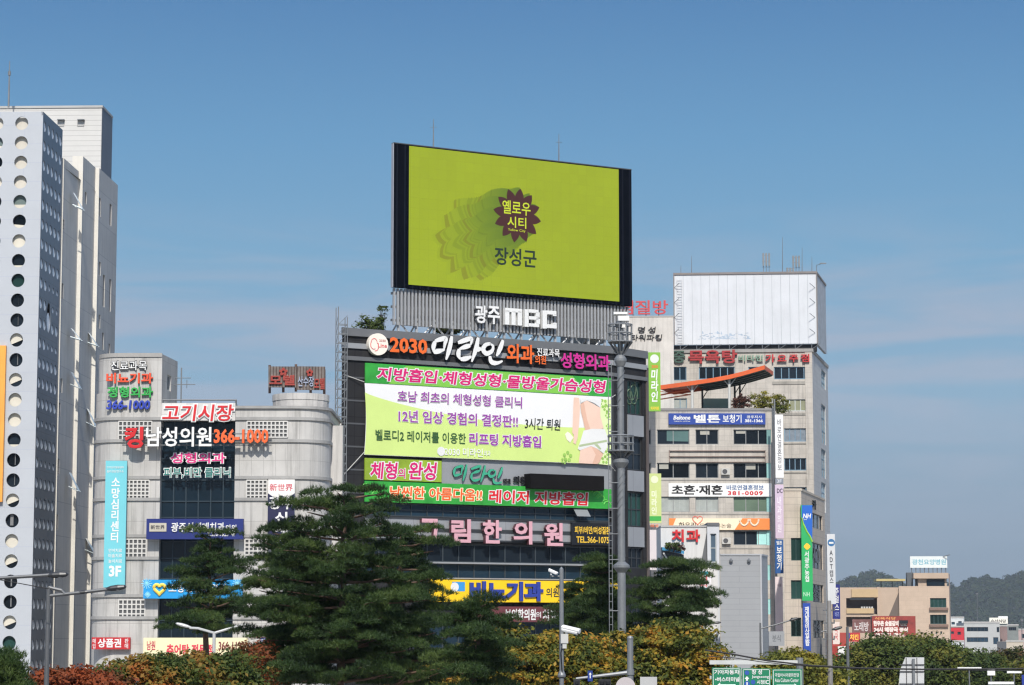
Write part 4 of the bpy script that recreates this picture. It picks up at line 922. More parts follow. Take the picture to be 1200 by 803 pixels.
# ================================================================== 4 the cluster on the right
BW = wall_at(850, 262, -4.6); 
bL, bR = BW.uz(757, 500)[0], BW.uz(952.5, 500)[0]
BSd = Wall(BW.pt(bR, 0), 77); bsd = BSd.uz(971, 500)[0]
bz = BW.uz(860, 409.5)[1]
bt = thing('tall_building', 'tall stained cream tiled building behind, carrying the blank white billboard', 'building', BW.pt((bL + bR) / 2, 0, -6))
H = lambda W, *q: W.rect(*q)
bw = [H(BW, 789, 430, 804.5, 446), H(BW, 819, 430, 861, 444.5), H(BW, 877, 430, 891, 444), H(BW, 907, 430, 951, 444.5), H(BW, 789, 467, 805, 479), H(BW, 919, 468, 951, 482), H(BW, 919, 502, 951, 517.5), H(BW, 919, 537, 951, 551.5), H(BW, 919, 571, 951, 585)]
facade(BW, bL, bR, 0, bz, bw, 'front_wall', CREAM_TILE, bt, .25)
for i, h in enumerate(bw):
    gls = [GLASS_B, GLASS, GLASS, GLASS, BLIND, mat("olive_blind", (.26, .27, .17), .5, var=.15), mat("grey_blue_blind", (.22, .26, .30), .4, var=.3, vs_=2), GLASS, GLASS][i]
    window(BW, h, bt, 2 if i in (0, 2, 4) else 5, 1, FRAME_B if i not in (5,) else FRAME_W, gls, .18, bar=.09)
sh_ = []
for (y0, y1) in ((435, 455), (475, 520), (527, 560), (566, 600)):
    a, z_ = BSd.uz(962.5, y0); b = BSd.uz(967.5, y0)[0]; sh_.append((a, b, BSd.uz(965, y1)[1], BSd.uz(965, y0)[1]))
facade(BSd, 0, bsd, 0, bz, sh_, 'flank_wall', mat("flank_tile", (.50, .50, .49), .55, var=.1, streak=.3, brick=(.9, .55, .018, (.36, .36, .35), 0)), bt, .25)
for h in sh_: window(BSd, h, bt, 2, 3, FRAME_B, mat("sky_blue_glass", (.10, .17, .22), .15, var=.2), .2, bar=.1)
shell(bt, [xy(BW, bL), xy(BW, bR), xy(BSd, bsd), xy(BW, bL + 2, -24)], 0, bz, (0, 1), OFF_WHITE)
MB().box(BW, bR - .75, bR + .04, 0, bz, .004, .10).build('corner_pilaster', CREAM_TILE, bt)
m = MB(); m.box(BW, bL, bR + .12, bz - .35, bz, .004, .16); m.box(BSd, .02, bsd, bz - .35, bz, .004, .12); m.build('coping', mat("dirty_coping", (.33, .32, .30), .8, streak=.4), bt)
m = MB()
for (ya, yb) in ((447, 452), (484, 488), (519, 522), (553, 556)): m.pbox(BW, 905, ya, 951, yb - 1.5, .004, .07)
m.build('sill_band', mat("stained_sill", (.34, .32, .28), .8, var=.3, streak=.5), bt)
# billboard on its roof: box frame clad with blank white sheets
qW = BW.off(-.8); q0, q1 = qW.uz(790.5, 360)[0], qW.uz(957, 360)[0]; qz0, qz1 = qW.uz(870, 403.5)[1], qW.uz(870, 321.5)[1]
qS = Wall(qW.pt(q1, 0), 77); qd = qS.uz(967.8, 360)[0]
bb = thing('roof_billboard', 'blank white sheeted rooftop billboard with faint blue smears and vertical seams', 'billboard', qW.pt((q0 + q1) / 2, qz0, -1))
sheet = mat("blank_white_sheet", (.64, .665, .69), .5, var=.11, vs_=.22, streak=.12)
nt_ = sheet.node_tree
MB().box(qW, q0, q1, qz0, qz1, -.3, 0).build('front_panel', sheet, bb)
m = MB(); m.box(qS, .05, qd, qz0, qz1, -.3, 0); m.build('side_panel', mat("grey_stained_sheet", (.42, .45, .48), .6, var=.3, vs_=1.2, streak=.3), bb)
m = MB()
ns = 16
for i in range(1, ns): u = q0 + (q1 - q0) * i / ns; m.box(qW, u - .022, u + .022, qz0, qz1, .003, .03)
m.build('seams', mat("seam_grey", (.42, .45, .48), .6), bb)
m = MB()
for i in range(70):
    rr_ = random.Random(i); u = q0 + (q1 - q0) * (.16 + .36 * rr_.random()); z = qz0 + .55 + .7 * rr_.random() ** 2; l = .15 + .3 * rr_.random()
    m.face([qW.pt(u, z, .006 + i * .00004), qW.pt(u + l, z + .05 * rr_.random(), .006 + i * .00004), qW.pt(u + l * .9, z + .09, .006 + i * .00004), qW.pt(u + .1 * l, z + .05 + .35 * rr_.random() * (i % 5 == 0), .006 + i * .00004)])
m.build('blue_smears', mat("blue_smear", (.40, .50, .60), .6, var=.2), bb)
m = MB(); m.box(qW, q0 - .12, q1 + .1, qz1, qz1 + .22, -.5, .12); m.box(qS, -.05, qd + .05, qz1, qz1 + .22, -.3, .1); m.box(qW, q0 - .12, q0, qz0, qz1, -.4, .08); m.box(qW, q1 - .02, q1 + .1, qz0, qz1, -.2, .1); m.build('frame', mat("grey_brown_frame", (.22, .20, .19), .6, var=.2), bb)
m = MB(); m.box(qW, q0 - .12, q1, bz - .2, qz0 - .02, -.8, -.4); m.build('dark_base', BLACK, bb)
m = MB()
for i in range(9): u = q0 + .6 + (q1 - q0 - 1.2) * i / 8; m.tube([qW.pt(u, bz, .2), qW.pt(u, qz0, .05)], .05, 5); m.tube([qW.pt(u, bz, .2), qW.pt(u + .9, qz0, .05)], .035, 5)
m.build('base_struts', STEEL_DK, bb)
m = MB(); lu_ = qW.uz(796.5, 360)[0]
for d in (-.28, .28): m.box(qW, lu_ + d - .03, lu_ + d + .03, qz0, qz1 - .4, .10, .15)
for z in np.arange(qz0 + .2, qz1 - .4, .3): m.box(qW, lu_ - .28, lu_ + .28, z, z + .035, .10, .14)
m.build('ladder', mat("pale_ladder", (.62, .63, .64), .5), bb)
m = MB()
for x0 in (790.5, 955):
    for y in (334, 351.5, 369, 387): u, z = qW.uz(x0, y); m.tube([qW.pt(u, z - .3, .02), qW.pt(u - (.6 if x0 > 900 else -.5), z + .05, .9)], .03, 5)
m.build('lamp_brackets', STEEL_DK, bb)
# aerials on top of it
def aerial(kind, px, y0, y1, Y, label):
    p0, p1 = at(px, y1, Y), at(px, y0, Y); m = MB(); h = p1.z - p0.z
    if kind == 'whip': m.tube([p0, p1], [.05, .02], 5)
    elif kind == 'panel':
        for d in (-.32, 0, .32):
            m.tube([p0 + Vector((d, 0, 0)), p1 + Vector((d, 0, 0))], .035, 5); m.box(Wall((p0.x + d, p0.y), 0), -.09, .09, p0.z + h * .35, p1.z, .06, .16)
        for t_ in (.3, .6, .9): m.tube([p0 + Vector((-.45, 0, h * t_)), p0 + Vector((.45, 0, h * t_))], .025, 5)
    elif kind == 'lamp': m.tube([p0, p1, p1 + Vector((.5, -.4, .12))], .035, 6); m.box(Wall((p1.x + .5, p1.y - .4), 0), -.2, .5, p1.z + .1, p1.z + .2, -.1, .1)
    tag(m.build('rooftop_aerial' if kind != 'lamp' else 'flood_lamp', STEEL, loc=p0), label, 'antenna' if kind != 'lamp' else 'lamp', 'aerials on the white billboard')
aerial('whip', 810.5, 300, 322, 264, 'thin whip aerial near the left end of the white billboard top')
aerial('whip', 798, 311, 322, 264, 'short stub aerial at the far left of the white billboard top')
aerial('panel', 898, 297, 320, 264, 'three-rod panel aerial standing alone on the middle right of the white billboard')
aerial('panel', 933, 300, 320, 265, 'panel aerial cluster close to the right end of the white billboard')
aerial('whip', 940, 290, 320, 265, 'tall thin whip aerial beside the panel cluster on the white billboard')
aerial('whip', 951.5, 301, 320, 265, 'dark single rod aerial by the right corner of the white billboard')
aerial('lamp', 957, 311, 321, 262, 'angled floodlight arm at the right corner of the white billboard')
aerial('whip', 917, 278, 320, 270, 'faint tall mast aerial rising between the two panel aerials of the white billboard')
aerial('panel', 926, 314, 321, 263, 'low tangle of brackets lying left of the right hand panel aerial')
# raised letters along the wall below the billboard
DGR, WRD = paint(56, 84, 72), paint(158, 44, 46)
standing('channel_lettering', 'faded dark green letters on the wall below the left end of the white billboard', BW, [("대", (776, 412, 783, 425), DGR, dict(th=.18, bold=.04)), ("중", (788, 411, 803, 425.5), DGR, dict(th=.18, bold=.05))], .12)
standing('channel_lettering', 'large worn red bath house letters on the wall below the white billboard', BW, [("목욕탕", (806.5, 410, 864, 426), WRD, dict(th=.22, bold=.05, side=paint(90, 40, 36)))], .12)
standing('channel_lettering', 'small pale green letters between the two red letter groups under the white billboard', BW, [("비타민", (865.5, 416, 894, 423.5), paint(120, 150, 130), dict(th=.2, bold=.03))], .12)
standing('channel_lettering', 'smaller bright red letters widely spaced at the right end under the white billboard', BW, [("가요주점", (897, 415, 948.5, 424.5), paint(185, 40, 44), dict(th=.25, bold=.03, space=1.3))], .12)
# parking tower
KW = wall_at(765, 256, -2)
k0, k1, kz = KW.uz(733, 420)[0], KW.uz(789.5, 420)[0], KW.uz(762, 371.5)[1]
kt = thing('parking_tower', 'plain off-white tower block with black lettering left of the white billboard', 'building', KW.pt((k0 + k1) / 2, 0, -3))
MB().box(KW, k0, k1, 0, kz, -5, 0).build('wall', OFF_WHITE, kt); MB().box(KW, k0 - .05, k1 + .05, kz, kz + .12, -5.05, .06).build('coping', mat("grey_edge", (.42, .41, .39), .8), kt)
standing('wall_lettering', 'two rows of black brush lettering on the off-white tower block', KW, [("명성", (747.5, 383, 768.5, 390.5), Bk, dict(th=.06, bold=.01, shear=.1, space=1.4)), ("타워파킹", (739, 392, 776, 399.5), Bk, dict(th=.06, bold=.01, shear=.1))], .05)
r_ = standing('channel_lettering', 'red sauna lettering standing on the roof of the off-white tower block', KW, [("찜", (724, 352, 742, 368.5), paint(190, 66, 70), dict(th=.18, bold=.02, side=paint(120, 50, 50))), ("질", (744.5, 352, 762, 368.5), paint(190, 66, 70), dict(th=.18, bold=.02, side=paint(120, 50, 50))), ("방", (765, 352, 783, 368.5), paint(190, 66, 70), dict(th=.18, bold=.02, side=paint(120, 50, 50)))], -1.5)
m = MB()
for x in (742, 757, 772): u, z = KW.uz(x, 369, -1.6); m.box(KW, u - .05, u + .05, kz - .1, z + 1.4, -1.75, -1.62)
m.build('posts', STEEL_DK, r_)

# front middle building with ribbon windows
MWd = wall_at(800, 236, 0)
c0, c1 = MWd.uz(756, 560)[0], MWd.uz(906, 560)[0]; cz_ = MWd.uz(800, 480)[1]
cb = thing('office_building', 'mid-height cream tiled office block with ribbon windows and an orange roof canopy', 'building', MWd.pt((c0 + c1) / 2, 0, -5))
cw_ = []
for (y0, y1) in ((503.5, 521), (542.5, 560.5), (582, 600), (622, 639), (662, 680), (702, 720)):
    for (x0, x1) in ((770, 808), (815, 842), (859.5, 903.5)): cw_.append(MWd.rect(x0, y0, x1, y1))
    cw_.append(MWd.rect(757, y0, 763, y1))
facade(MWd, c0, c1, 0, cz_, cw_, 'front_wall', CREAM_TILE, cb, .3)
rnd = random.Random(3)
for i, h in enumerate(cw_):
    row, k = divmod(i, 4)
    gl_ = GLASS if row in (0, 1, 3, 4, 5) else (BLIND if k != 2 else mat("olive_glass", (.12, .17, .12), .25, var=.2))
    f = window(MWd, h, cb, (2, 2, 3, 1)[k], 1, mat("grey_window_frame", (.28, .29, .29), .5), gl_, .2, bar=.07, splits=[.5] if k == 0 else None)
    if k == 2:
        a, b, c, d = h; q = MB(); q.box(MWd, b - .42, b - .02, c, d, -.15, -.05); q.build('side_light', GLASS_T, f)
    if (row, k) == (0, 0): a, b, c, d = h; q = MB(); q.face([MWd.pt(lerp(a, b, .3), c + .35, -.17), MWd.pt(lerp(a, b, .97), c + .3, -.17), MWd.pt(lerp(a, b, .97), d - .05, -.17), MWd.pt(lerp(a, b, .3), d - .05, -.17)]); q.build('lowered_blind', GLASS_T, f)
    if (row, k) == (3, 2): a, b, c, d = h; q = MB(); q.face([MWd.pt(lerp(a, b, .63), c + .05, -.17), MWd.pt(lerp(a, b, .88), c + .05, -.17), MWd.pt(lerp(a, b, .88), d - .05, -.17), MWd.pt(lerp(a, b, .63), d - .05, -.17)]); q.build('lowered_blind', GLASS_T, f)
for (x, y, s_) in ((850, 553, 1.0), (765.5, 594, .9), (851, 634, 1.0)):
    q = MB(); u, z = MWd.uz(x, y); q.box(MWd, u - .42, u + .42, z - .3, z + .32, .03, .36); ac_ = q.build('air_conditioner', mat("aged_white_casing", (.55, .54, .50), .5, var=.2), cb)
    q = MB(); q.disc(MWd, u - .08, z, .368, .24, 18); q.build('fan_grille', mat("fan_dark", (.08, .08, .085), .5), ac_)
for (x, y0, f_) in ((826, 504.5, .4), (880, 543.5, .55), (868, 504.5, .3), (778, 543.5, .5), (880, 663, .5), (820, 623, .45)):
    u, z = MWd.uz(x, y0); q = MB(); q.face([MWd.pt(u - .45, z - f_, -.165), MWd.pt(u + .45, z - f_, -.165), MWd.pt(u + .45, z, -.165), MWd.pt(u - .45, z, -.165)]); q.build('roller_blind', mat("cream_roller_blind", (.40, .39, .34), .7), cb)
shell(cb, [xy(MWd, c0), xy(MWd, c1), xy(MWd, c1, -16), xy(MWd, c0, -16)], 0, cz_, (0,), CREAM_TILE)
m = MB(); m.box(MWd, c0, c1 + .05, cz_ - .12, cz_ + .12, -.3, .08); m.build('coping', mat("dark_coping", (.25, .24, .23), .7), cb)
m = MB(); a, b, c, d = MWd.rect(784, 528, 897, 542)
for q in ((a, b, d - .06, d), (a, b, c, c + .06), (a, a + .06, c, d), (b - .06, b, c, d), (a, b, (c + d) / 2 - .03, (c + d) / 2 + .03)): m.box(MWd, *q, .004, .2)
m.build('empty_sign_frame', mat("rusty_frame", (.30, .22, .19), .7, var=.3), cb)
m = MB()
for y in (562, 602, 642): m.pbox(MWd, 762, y, 906, y + 1.2, .004, .05)
m.build('string_course', mat("grey_course", (.36, .34, .31), .7, streak=.3), cb)
m = MB(); u = MWd.uz(905, 560)[0]; m.tube([MWd.pt(u + .3, 0, .15), MWd.pt(u + .3, cz_ + 1.0, .15)], .07, 6); m.build('drain_pipe', STEEL, cb)
board_sign('wall_sign', 'royal blue sign with white lettering at the top of the office block', MWd, (783.5, 484.5, 897, 497.5), paint(32, 66, 150), [("벨톤", (813, 486, 844, 495.5), Wt, dict(bold=.05)), ("보청기", (847, 486, 869, 495.5), Wt, dict(bold=.03)), ("광주지사", (875, 487, 893, 490.5), Wt, dict(bold=.02)), ("381-1366", (873, 491.5, 894, 495), Wt, dict(bold=.06)), ("Beltone", (789, 487, 809, 492), Wt, dict(bold=.05, shear=.2)), ("Helping the world hear", (790, 493, 809, 494.6), Wt, {})], .06, .25)
board_sign('banner_sign', 'white banner with black letters and a red phone number across the office block', MWd, (783.5, 566.5, 904, 582), paint(236, 236, 232), [("초혼·재혼", (787, 568.5, 847, 580), Bk, dict(bold=.06)), ("바로연결혼정보", (851.5, 568.5, 895, 574.5), paint(30, 84, 140), dict(bold=.03)), ("381-0009", (853, 575.5, 894, 580.5), paint(200, 36, 44), dict(bold=.07, space=1.2))], .05, .08)
r_ = board_sign('wall_sign', 'cream and orange sign with dark brown writing low on the office block', MWd, (784, 607.5, 902, 621), paint(242, 226, 196), [("한우리", (795.5, 612, 815.5, 619.5), paint(70, 60, 52), dict(bold=.02)), ("독서토론논술", (820, 613.5, 857, 619), paint(90, 80, 70), dict(bold=.0))], .06, .2)
ORP = paint(240, 140, 70)
for pts in ([(784, 607.5), (792, 607.5), (787, 620.5), (784, 615)], [(870, 607.6), (902, 607.6), (902, 620.9), (861, 620.9)]):
    m = MB(); m.poly(MWd, [MWd.uz(*q, .26) for q in pts][::-1], .27); m.build('orange_field', ORP, r_)
m = MB()
for cx_ in (872, 884):
    u, z = MWd.uz(cx_, 608.5, .28); m.tube([MWd.pt(u + .42 * math.cos(R(a)), max(z - .62, z + .62 * math.sin(R(a))), .28) for a in range(180, 361, 15)], .09, 5)
m.build('swirl_emblem', paint(245, 225, 200), r_)
m = MB(); hu, hz_ = MWd.uz(817.5, 609.5, .3); m.tube([MWd.pt(hu + .03 * 16 * math.sin(a) ** 3, hz_ + .03 * (13 * math.cos(a) - 5 * math.cos(2 * a) - 2 * math.cos(3 * a) - math.cos(4 * a)), .28) for a in np.linspace(0, 2 * math.pi, 25)], .04, 4); m.build('heart_emblem', paint(230, 110, 90), r_)
# roof terrace: canopy, plants, rail
cn = thing('roof_canopy', 'upswept orange-edged canopy with a dark green underside on the roof terrace', 'canopy', MWd.pt(MWd.uz(840, 480)[0], cz_, -8))
NR, FRr = 238.0, 249.0
prof = [(774, 451.5), (795, 448.8), (815, 446), (835, 443), (855, 439.3), (870, 435.5), (884, 431.5), (896, 428)]
top_n = [at(x, y, NR) for x, y in prof]; dxy = at(906, 441, FRr) - at(896, 431.5, NR)
top_f = [p + Vector((dxy.x, FRr - NR, dxy.z + .2)) for p in top_n]
m = MB(); th = .42
for i in range(len(prof) - 1):
    a, b, c, d = top_n[i], top_n[i + 1], top_f[i + 1], top_f[i]; dn = Vector((0, 0, th))
    m.face([a, b, c, d]); m.face([a - dn, b - dn, b, a]); m.face([d - dn, d, c, c - dn])
m.face([top_n[-1] - dn, top_f[-1] - dn, top_f[-1], top_n[-1]]); m.face([top_n[0], top_f[0], top_f[0] - dn, top_n[0] - dn]); m.build('fascia', ORANGE, cn)
m = MB()
for i in range(2, len(prof) - 1):
    a, b, c, d = [q - Vector((0, 0, th + .01)) for q in (top_n[i], top_n[i + 1], top_f[i + 1], top_f[i])]; m.face([a, d, c, b])
    for t_ in (.1, .35, .6, .85): e1, e2 = a.lerp(d, t_), b.lerp(c, t_); m.tube([e1 - Vector((0, 0, .1)), e2 - Vector((0, 0, .1))], .07, 4)
m.build('underside', mat("dark_green_underside", (.02, .045, .035), .6, var=.2), cn)
m = MB()
for x, yt, Y in ((811, 448, 238.6), (854.5, 441, 238.6)): p = at(x, yt, Y); m.tube([Vector((p.x, p.y, cz_ - .3)), p], .13, 8); m.tube([p - Vector((0, 0, 1.0)), p + Vector((.7, 0, -.1))], .05, 5); m.tube([p - Vector((0, 0, 1.0)), p + Vector((-.7, 0, -.15))], .05, 5)
m.build('posts', mat("white_post", (.60, .60, .57), .6), cn)
m = MB()
for x, yt, Y in ((823, 462, 248), (861, 456, 248), (867, 455, 248)): p = at(x, yt, Y); m.tube([Vector((p.x, p.y, cz_ - .3)), p + Vector((0, 0, .6))], .1, 6); m.tube([p + Vector((0, 0, -.5)), p + Vector((.6, -1, .5))], .05, 5)
m.build('rear_posts', mat("dark_green_post", (.02, .03, .028), .6), cn)
m = MB(); m.tube([at(774, 463, 240), at(812, 456, 240)], .08, 5); m.tube([at(774, 468, 240), at(812, 462, 240)], .06, 5); m.tube([at(774, 459, 240), at(812, 463, 240)], .04, 5)
m.build('truss_arm', paint(220, 120, 80), cn)
gp = MB(); gp.pbox(Wall(at(838, 470, 250), 0), 824, 467, 856, 480, -.2, 0); tag(gp.build('terrace_screen', mat("pale_green_screen", (.30, .44, .37), .5)), 'pale green translucent screen panel under the orange canopy', 'screen')
rl_ = MB()
for k in range(5):
    p = at(905 + k * .9, 480, 237 + k * .4); rl_.tube([p, p + Vector((0, 0, 1.05))], .035, 5)
rl_.tube([at(905, 480, 237) + Vector((0, 0, 1.05)), at(908.6, 480, 238.6) + Vector((0, 0, 1.05))], .035, 5)
tag(rl_.build('roof_railing', WHITE_P), 'short white railing at the right end of the roof terrace', 'railing')

# stack of vertical signs between the two buildings
VW = wall_at(913, 233, 0)
post = MB(); u = VW.uz(907.5, 600)[0]; post.tube([VW.pt(u, 0, -.3), VW.pt(u, VW.uz(907, 478)[1], -.3)], .1, 8)
tag(post.build('sign_post', STEEL_DK), 'tall dark pipe post behind the vertical sign stack', 'post')
board_sign('projecting_sign', 'white vertical sign with grey lettering, top of the stack right of the office block', VW, (908.5, 486, 918, 560), paint(232, 232, 230), [("바로연결혼정보", (911, 491, 916, 551), paint(120, 120, 124), dict(vertical=True))], -.4, .5)
board_sign('projecting_sign', 'small grey-blue framed sign just below the white vertical sign', VW, (908.5, 561, 918, 567), paint(130, 136, 146), [("3F", (910.5, 562, 916, 566), paint(210, 212, 216), {})], -.4, .5)
board_sign('projecting_sign', 'pale mauve vertical sign in the middle of the stack right of the office block', VW, (908.5, 568, 918.5, 631), paint(205, 186, 204), [("내과의원", (911, 582, 916, 624), paint(236, 228, 236), dict(vertical=True)), ("DC", (910.5, 572.5, 917, 578), paint(70, 60, 80), dict(bold=.05))], -.4, .5)
board_sign('projecting_sign', 'blue and white vertical hearing-aid sign, lower in the stack right of the office block', VW, (908.5, 632.5, 918, 672), paint(36, 88, 150), [("보청기", (910.3, 641, 916.4, 668), Wt, dict(vertical=True, bold=.05)), ("벨톤", (910, 634, 916.5, 638.5), Wt, dict(bold=.03))], -.4, .5)
board_sign('projecting_sign', 'plain pale pink vertical sign panel at the bottom of the stack', VW, (908.8, 676, 917.5, 741), paint(224, 208, 208), [("미용", (911, 684, 916, 688), paint(170, 150, 155), {})], -.4, .5)
EW = wall_at(767, 231, 0)
r_ = board_sign('projecting_sign', 'green vertical sign with white brush letters left of the tall building', EW, (760, 413, 774, 482), paint(128, 180, 60), [("미라인", (763, 433, 771.5, 471), Wt, dict(vertical=True, bold=.05, shear=.1)), ("2030", (763.5, 428, 771, 431.5), OG, dict(bold=.04)), ("외과의원", (762.5, 476.5, 772, 480.5), paint(250, 210, 60), dict(bold=.04))], .0, .4)
m = MB(); u, z = EW.uz(767, 420.5, .45); m.disc(EW, u, z, .415, .42, 24); m.build('logo_disc', paint(216, 220, 212), r_)
r_ = board_sign('projecting_sign', 'faded pale green vertical sign with white letters beside the office block', EW, (760, 555, 775, 613), paint(196, 208, 132), [("미라인", (763.5, 575, 770, 603), paint(236, 240, 214), dict(vertical=True, bold=.03)), ("외과", (762, 614.5, 772, 618.5), OG, {})], .0, .4)
MB().pbox(EW, 760.2, 605, 774.8, 610.5, .4, .42).build('green_stripe', paint(60, 168, 70), r_)
m = MB(); u, z = EW.uz(767, 562, .4); m.disc(EW, u, z, .41, .36, 20); m.build('logo_disc', paint(222, 226, 190), r_)
board_sign('projecting_sign', 'blank pinkish white vertical panel under the faded pale green sign', EW, (760, 621, 775, 668), mat("pinkish_white", (.66, .60, .60), .6, var=.08), [], .0, .4)
board_sign('projecting_sign', 'narrow red sign edge wedged beside the dark building corner', Wall(EW.p0, 0), (757.6, 450, 760, 480), paint(170, 60, 56), [], -.5, .3)

# windowless grey clad parking block
GWl = wall_at(870, 188, 0)
g0, g1, gz = GWl.uz(844.5, 700)[0], GWl.uz(892.5, 700)[0], GWl.uz(870, 651)[1]
GS = Wall(GWl.pt(g1, 0), 77); gd = GS.uz(900, 700)[0]
gb = thing('parking_block', 'windowless block clad in grey metal panels in front of the office block', 'building', GWl.pt((g0 + g1) / 2, 0, -2))
MB().prism([xy(GWl, g0), xy(GWl, g1), xy(GS, gd), xy(GWl, g0 + 1, -gd)], 0, gz).build('wall', GREY_CLAD, gb)
m = MB(); m.box(GWl, g0, g1 + .05, gz, gz + .12, -.3, .06); m.box(GS, .06, gd, gz, gz + .12, -.1, .06); m.box(GWl, g1 - .1, g1 + .03, 0, gz, .003, .06); m.build('edge_flashing', mat("pale_flashing", (.46, .47, .48), .45, .2), gb)
for x in (856.5, 877.5):
    m = MB(); u, z = GWl.uz(x, 657); m.lathe(GWl.pt(u, z - .1, .12), [(.14, 0), (.14, .1), (0, .3)], 10); m.build('wall_lamp', STEEL_DK, gb)

# dental clinic with parapet wall, blue awning and low wing
DW = wall_at(800, 199, 0)
d0, d1 = DW.uz(774.5, 650)[0], DW.uz(831, 650)[0]; dz = DW.uz(800, 618)[1]
dn_ = thing('dental_clinic', 'small white clinic with red wall letters, a slanted grey parapet and a low wing', 'building', DW.pt((d0 + d1) / 2, 0, -3))
MB().box(DW, d0, d1, 0, dz, -6, 0).build('wall', mat("clinic_white", (.64, .63, .60), .7, var=.06, streak=.2), dn_)
m = MB(); m.box(DW, d0, d1 + .1, dz, dz + .15, -6, .06); m.build('coping', mat("grey_edge", (.42, .41, .39), .8), dn_)
TWr = DW.off(.35); t0, t1 = TWr.uz(829, 650)[0], TWr.uz(843, 650)[0]; tz = TWr.uz(836, 615.5)[1]
twin = TWr.rect(832.5, 625.5, 839.5, 659)
facade(TWr, t0, t1, 0, tz, [twin], 'corner_tower', mat("pale_grey_render", (.56, .57, .58), .7, var=.06), dn_, .3); window(TWr, twin, dn_, 1, 2, FRAME_W, mat("grey_blue_glass", (.06, .09, .12), .15), .2)
m = MB(); m.box(TWr, t0 - .02, t0 + .04, 0, tz, -6, -.01); m.box(TWr, t1 - .04, t1 + .02, 0, tz, -6, -.01); m.box(TWr, t0, t1, tz - .05, tz + .2, -6, .08); m.build('tower_side', mat("slate_side", (.13, .135, .14), .6), dn_)
m = MB(); P = DW.pt; tr = [DW.uz(829, 619, .02), DW.uz(831, 619, .02), DW.uz(831, 660, .02), DW.uz(821.5, 660, .02)]
m.poly(DW, tr[::-1], .02); m.build('slanted_buttress', mat("slate_side", (.13, .135, .14), .6), dn_)
LWg = DW.off(2.2); lp = [LWg.uz(801, 656), LWg.uz(842, 667), LWg.uz(842, 668)]
z_l, z_r = LWg.uz(802, 657)[1], LWg.uz(840, 666)[1]; l0, l1 = LWg.uz(801, 660)[0], LWg.uz(841, 660)[0]
m = MB(); m.face([LWg.pt(l0, 0), LWg.pt(l1, 0), LWg.pt(l1, z_r), LWg.pt(l0, z_l)]); m.face([LWg.pt(l1, 0), LWg.pt(l1, 0, -2.2), LWg.pt(l1, z_r, -2.2), LWg.pt(l1, z_r)]); m.face([LWg.pt(l0, 0), LWg.pt(l0, z_l), LWg.pt(l0, z_l, -2.2), LWg.pt(l0, 0, -2.2)]); m.build('low_wing', mat("clinic_white", (.64, .63, .60), .7), dn_)
m = MB(); m.face([LWg.pt(l0 - .1, z_l, .15), LWg.pt(l1 + .1, z_r, .15), LWg.pt(l1 + .1, z_r + .22, .15), LWg.pt(l0 - .1, z_l + .22, .15)]); m.face([LWg.pt(l0 - .1, z_l + .22, .15), LWg.pt(l1 + .1, z_r + .22, .15), LWg.pt(l1 + .1, z_r + .22, -2.1), LWg.pt(l0 - .1, z_l + .22, -2.1)]); m.build('wing_roof', mat("slate_roof_edge", (.12, .125, .13), .6), dn_)
AW = DW.off(2.0); m = MB(); a_, z1_ = AW.uz(775.5, 641.5); b_, z2_ = AW.uz(801, 646)
m.face([AW.pt(a_, z1_, .6), AW.pt(b_, z2_, .6), AW.pt(b_, z2_ + .05, -2), AW.pt(a_, z1_ + .05, -2)]); m.face([AW.pt(a_, z1_ - .25, .6), AW.pt(b_, z2_ - .25, .6), AW.pt(b_, z2_, .6), AW.pt(a_, z1_, .6)]); m.build('awning', paint(58, 138, 180), dn_)
m = MB(); q = [AW.uz(775.5, 645), AW.uz(801, 650), AW.uz(803, 664), AW.uz(776, 668)]
m.poly(AW, q[::-1], .2); m.build('tiled_roof', mat("grey_roof_tiles", (.13, .135, .145), .7, var=.2, brick=(.28, .22, .03, (.05, .05, .055), .5)), dn_)
MB().pbox(AW, 793, 663, 803, 672, -.2, .3).build('blue_panel', paint(70, 110, 160), dn_); MB().pbox(AW, 776, 668, 803, 720, -1, 0).build('lower_wall', mat("clinic_white", (.64, .63, .60), .7), dn_)
m = MB(); m.tube([AW.pt(*AW.uz(777, 648), .4), AW.pt(*AW.uz(786, 663), .4)], .06, 5); m.build('downpipe', Wt, dn_)
standing('channel_lettering', 'large red letters on the white wall of the small clinic', DW, [("치과", (787.5, 620.5, 820.5, 635.5), paint(200, 34, 40), dict(th=.18, bold=.06, space=1.15, side=paint(120, 40, 40)))], .04)
r_ = board_sign('projecting_sign', 'white vertical sign with teal bands hanging on the low wing of the clinic', LWg, (816.5, 669.5, 833.5, 705), paint(230, 226, 226), [("치과", (819.5, 675, 830, 688), paint(225, 110, 110), dict(vertical=True, bold=.02))], .1, .3)
for (x0, y0, x1, y1) in ((820, 669.8, 830, 674), (820, 689, 830, 704.7)): MB().pbox(LWg, x0, y0, x1, y1, .4, .42).build('teal_band', paint(30, 170, 184), r_)
letters(r_, LWg, [("2F", (822, 692, 828, 700), Wt, dict(bold=.03))], .42)

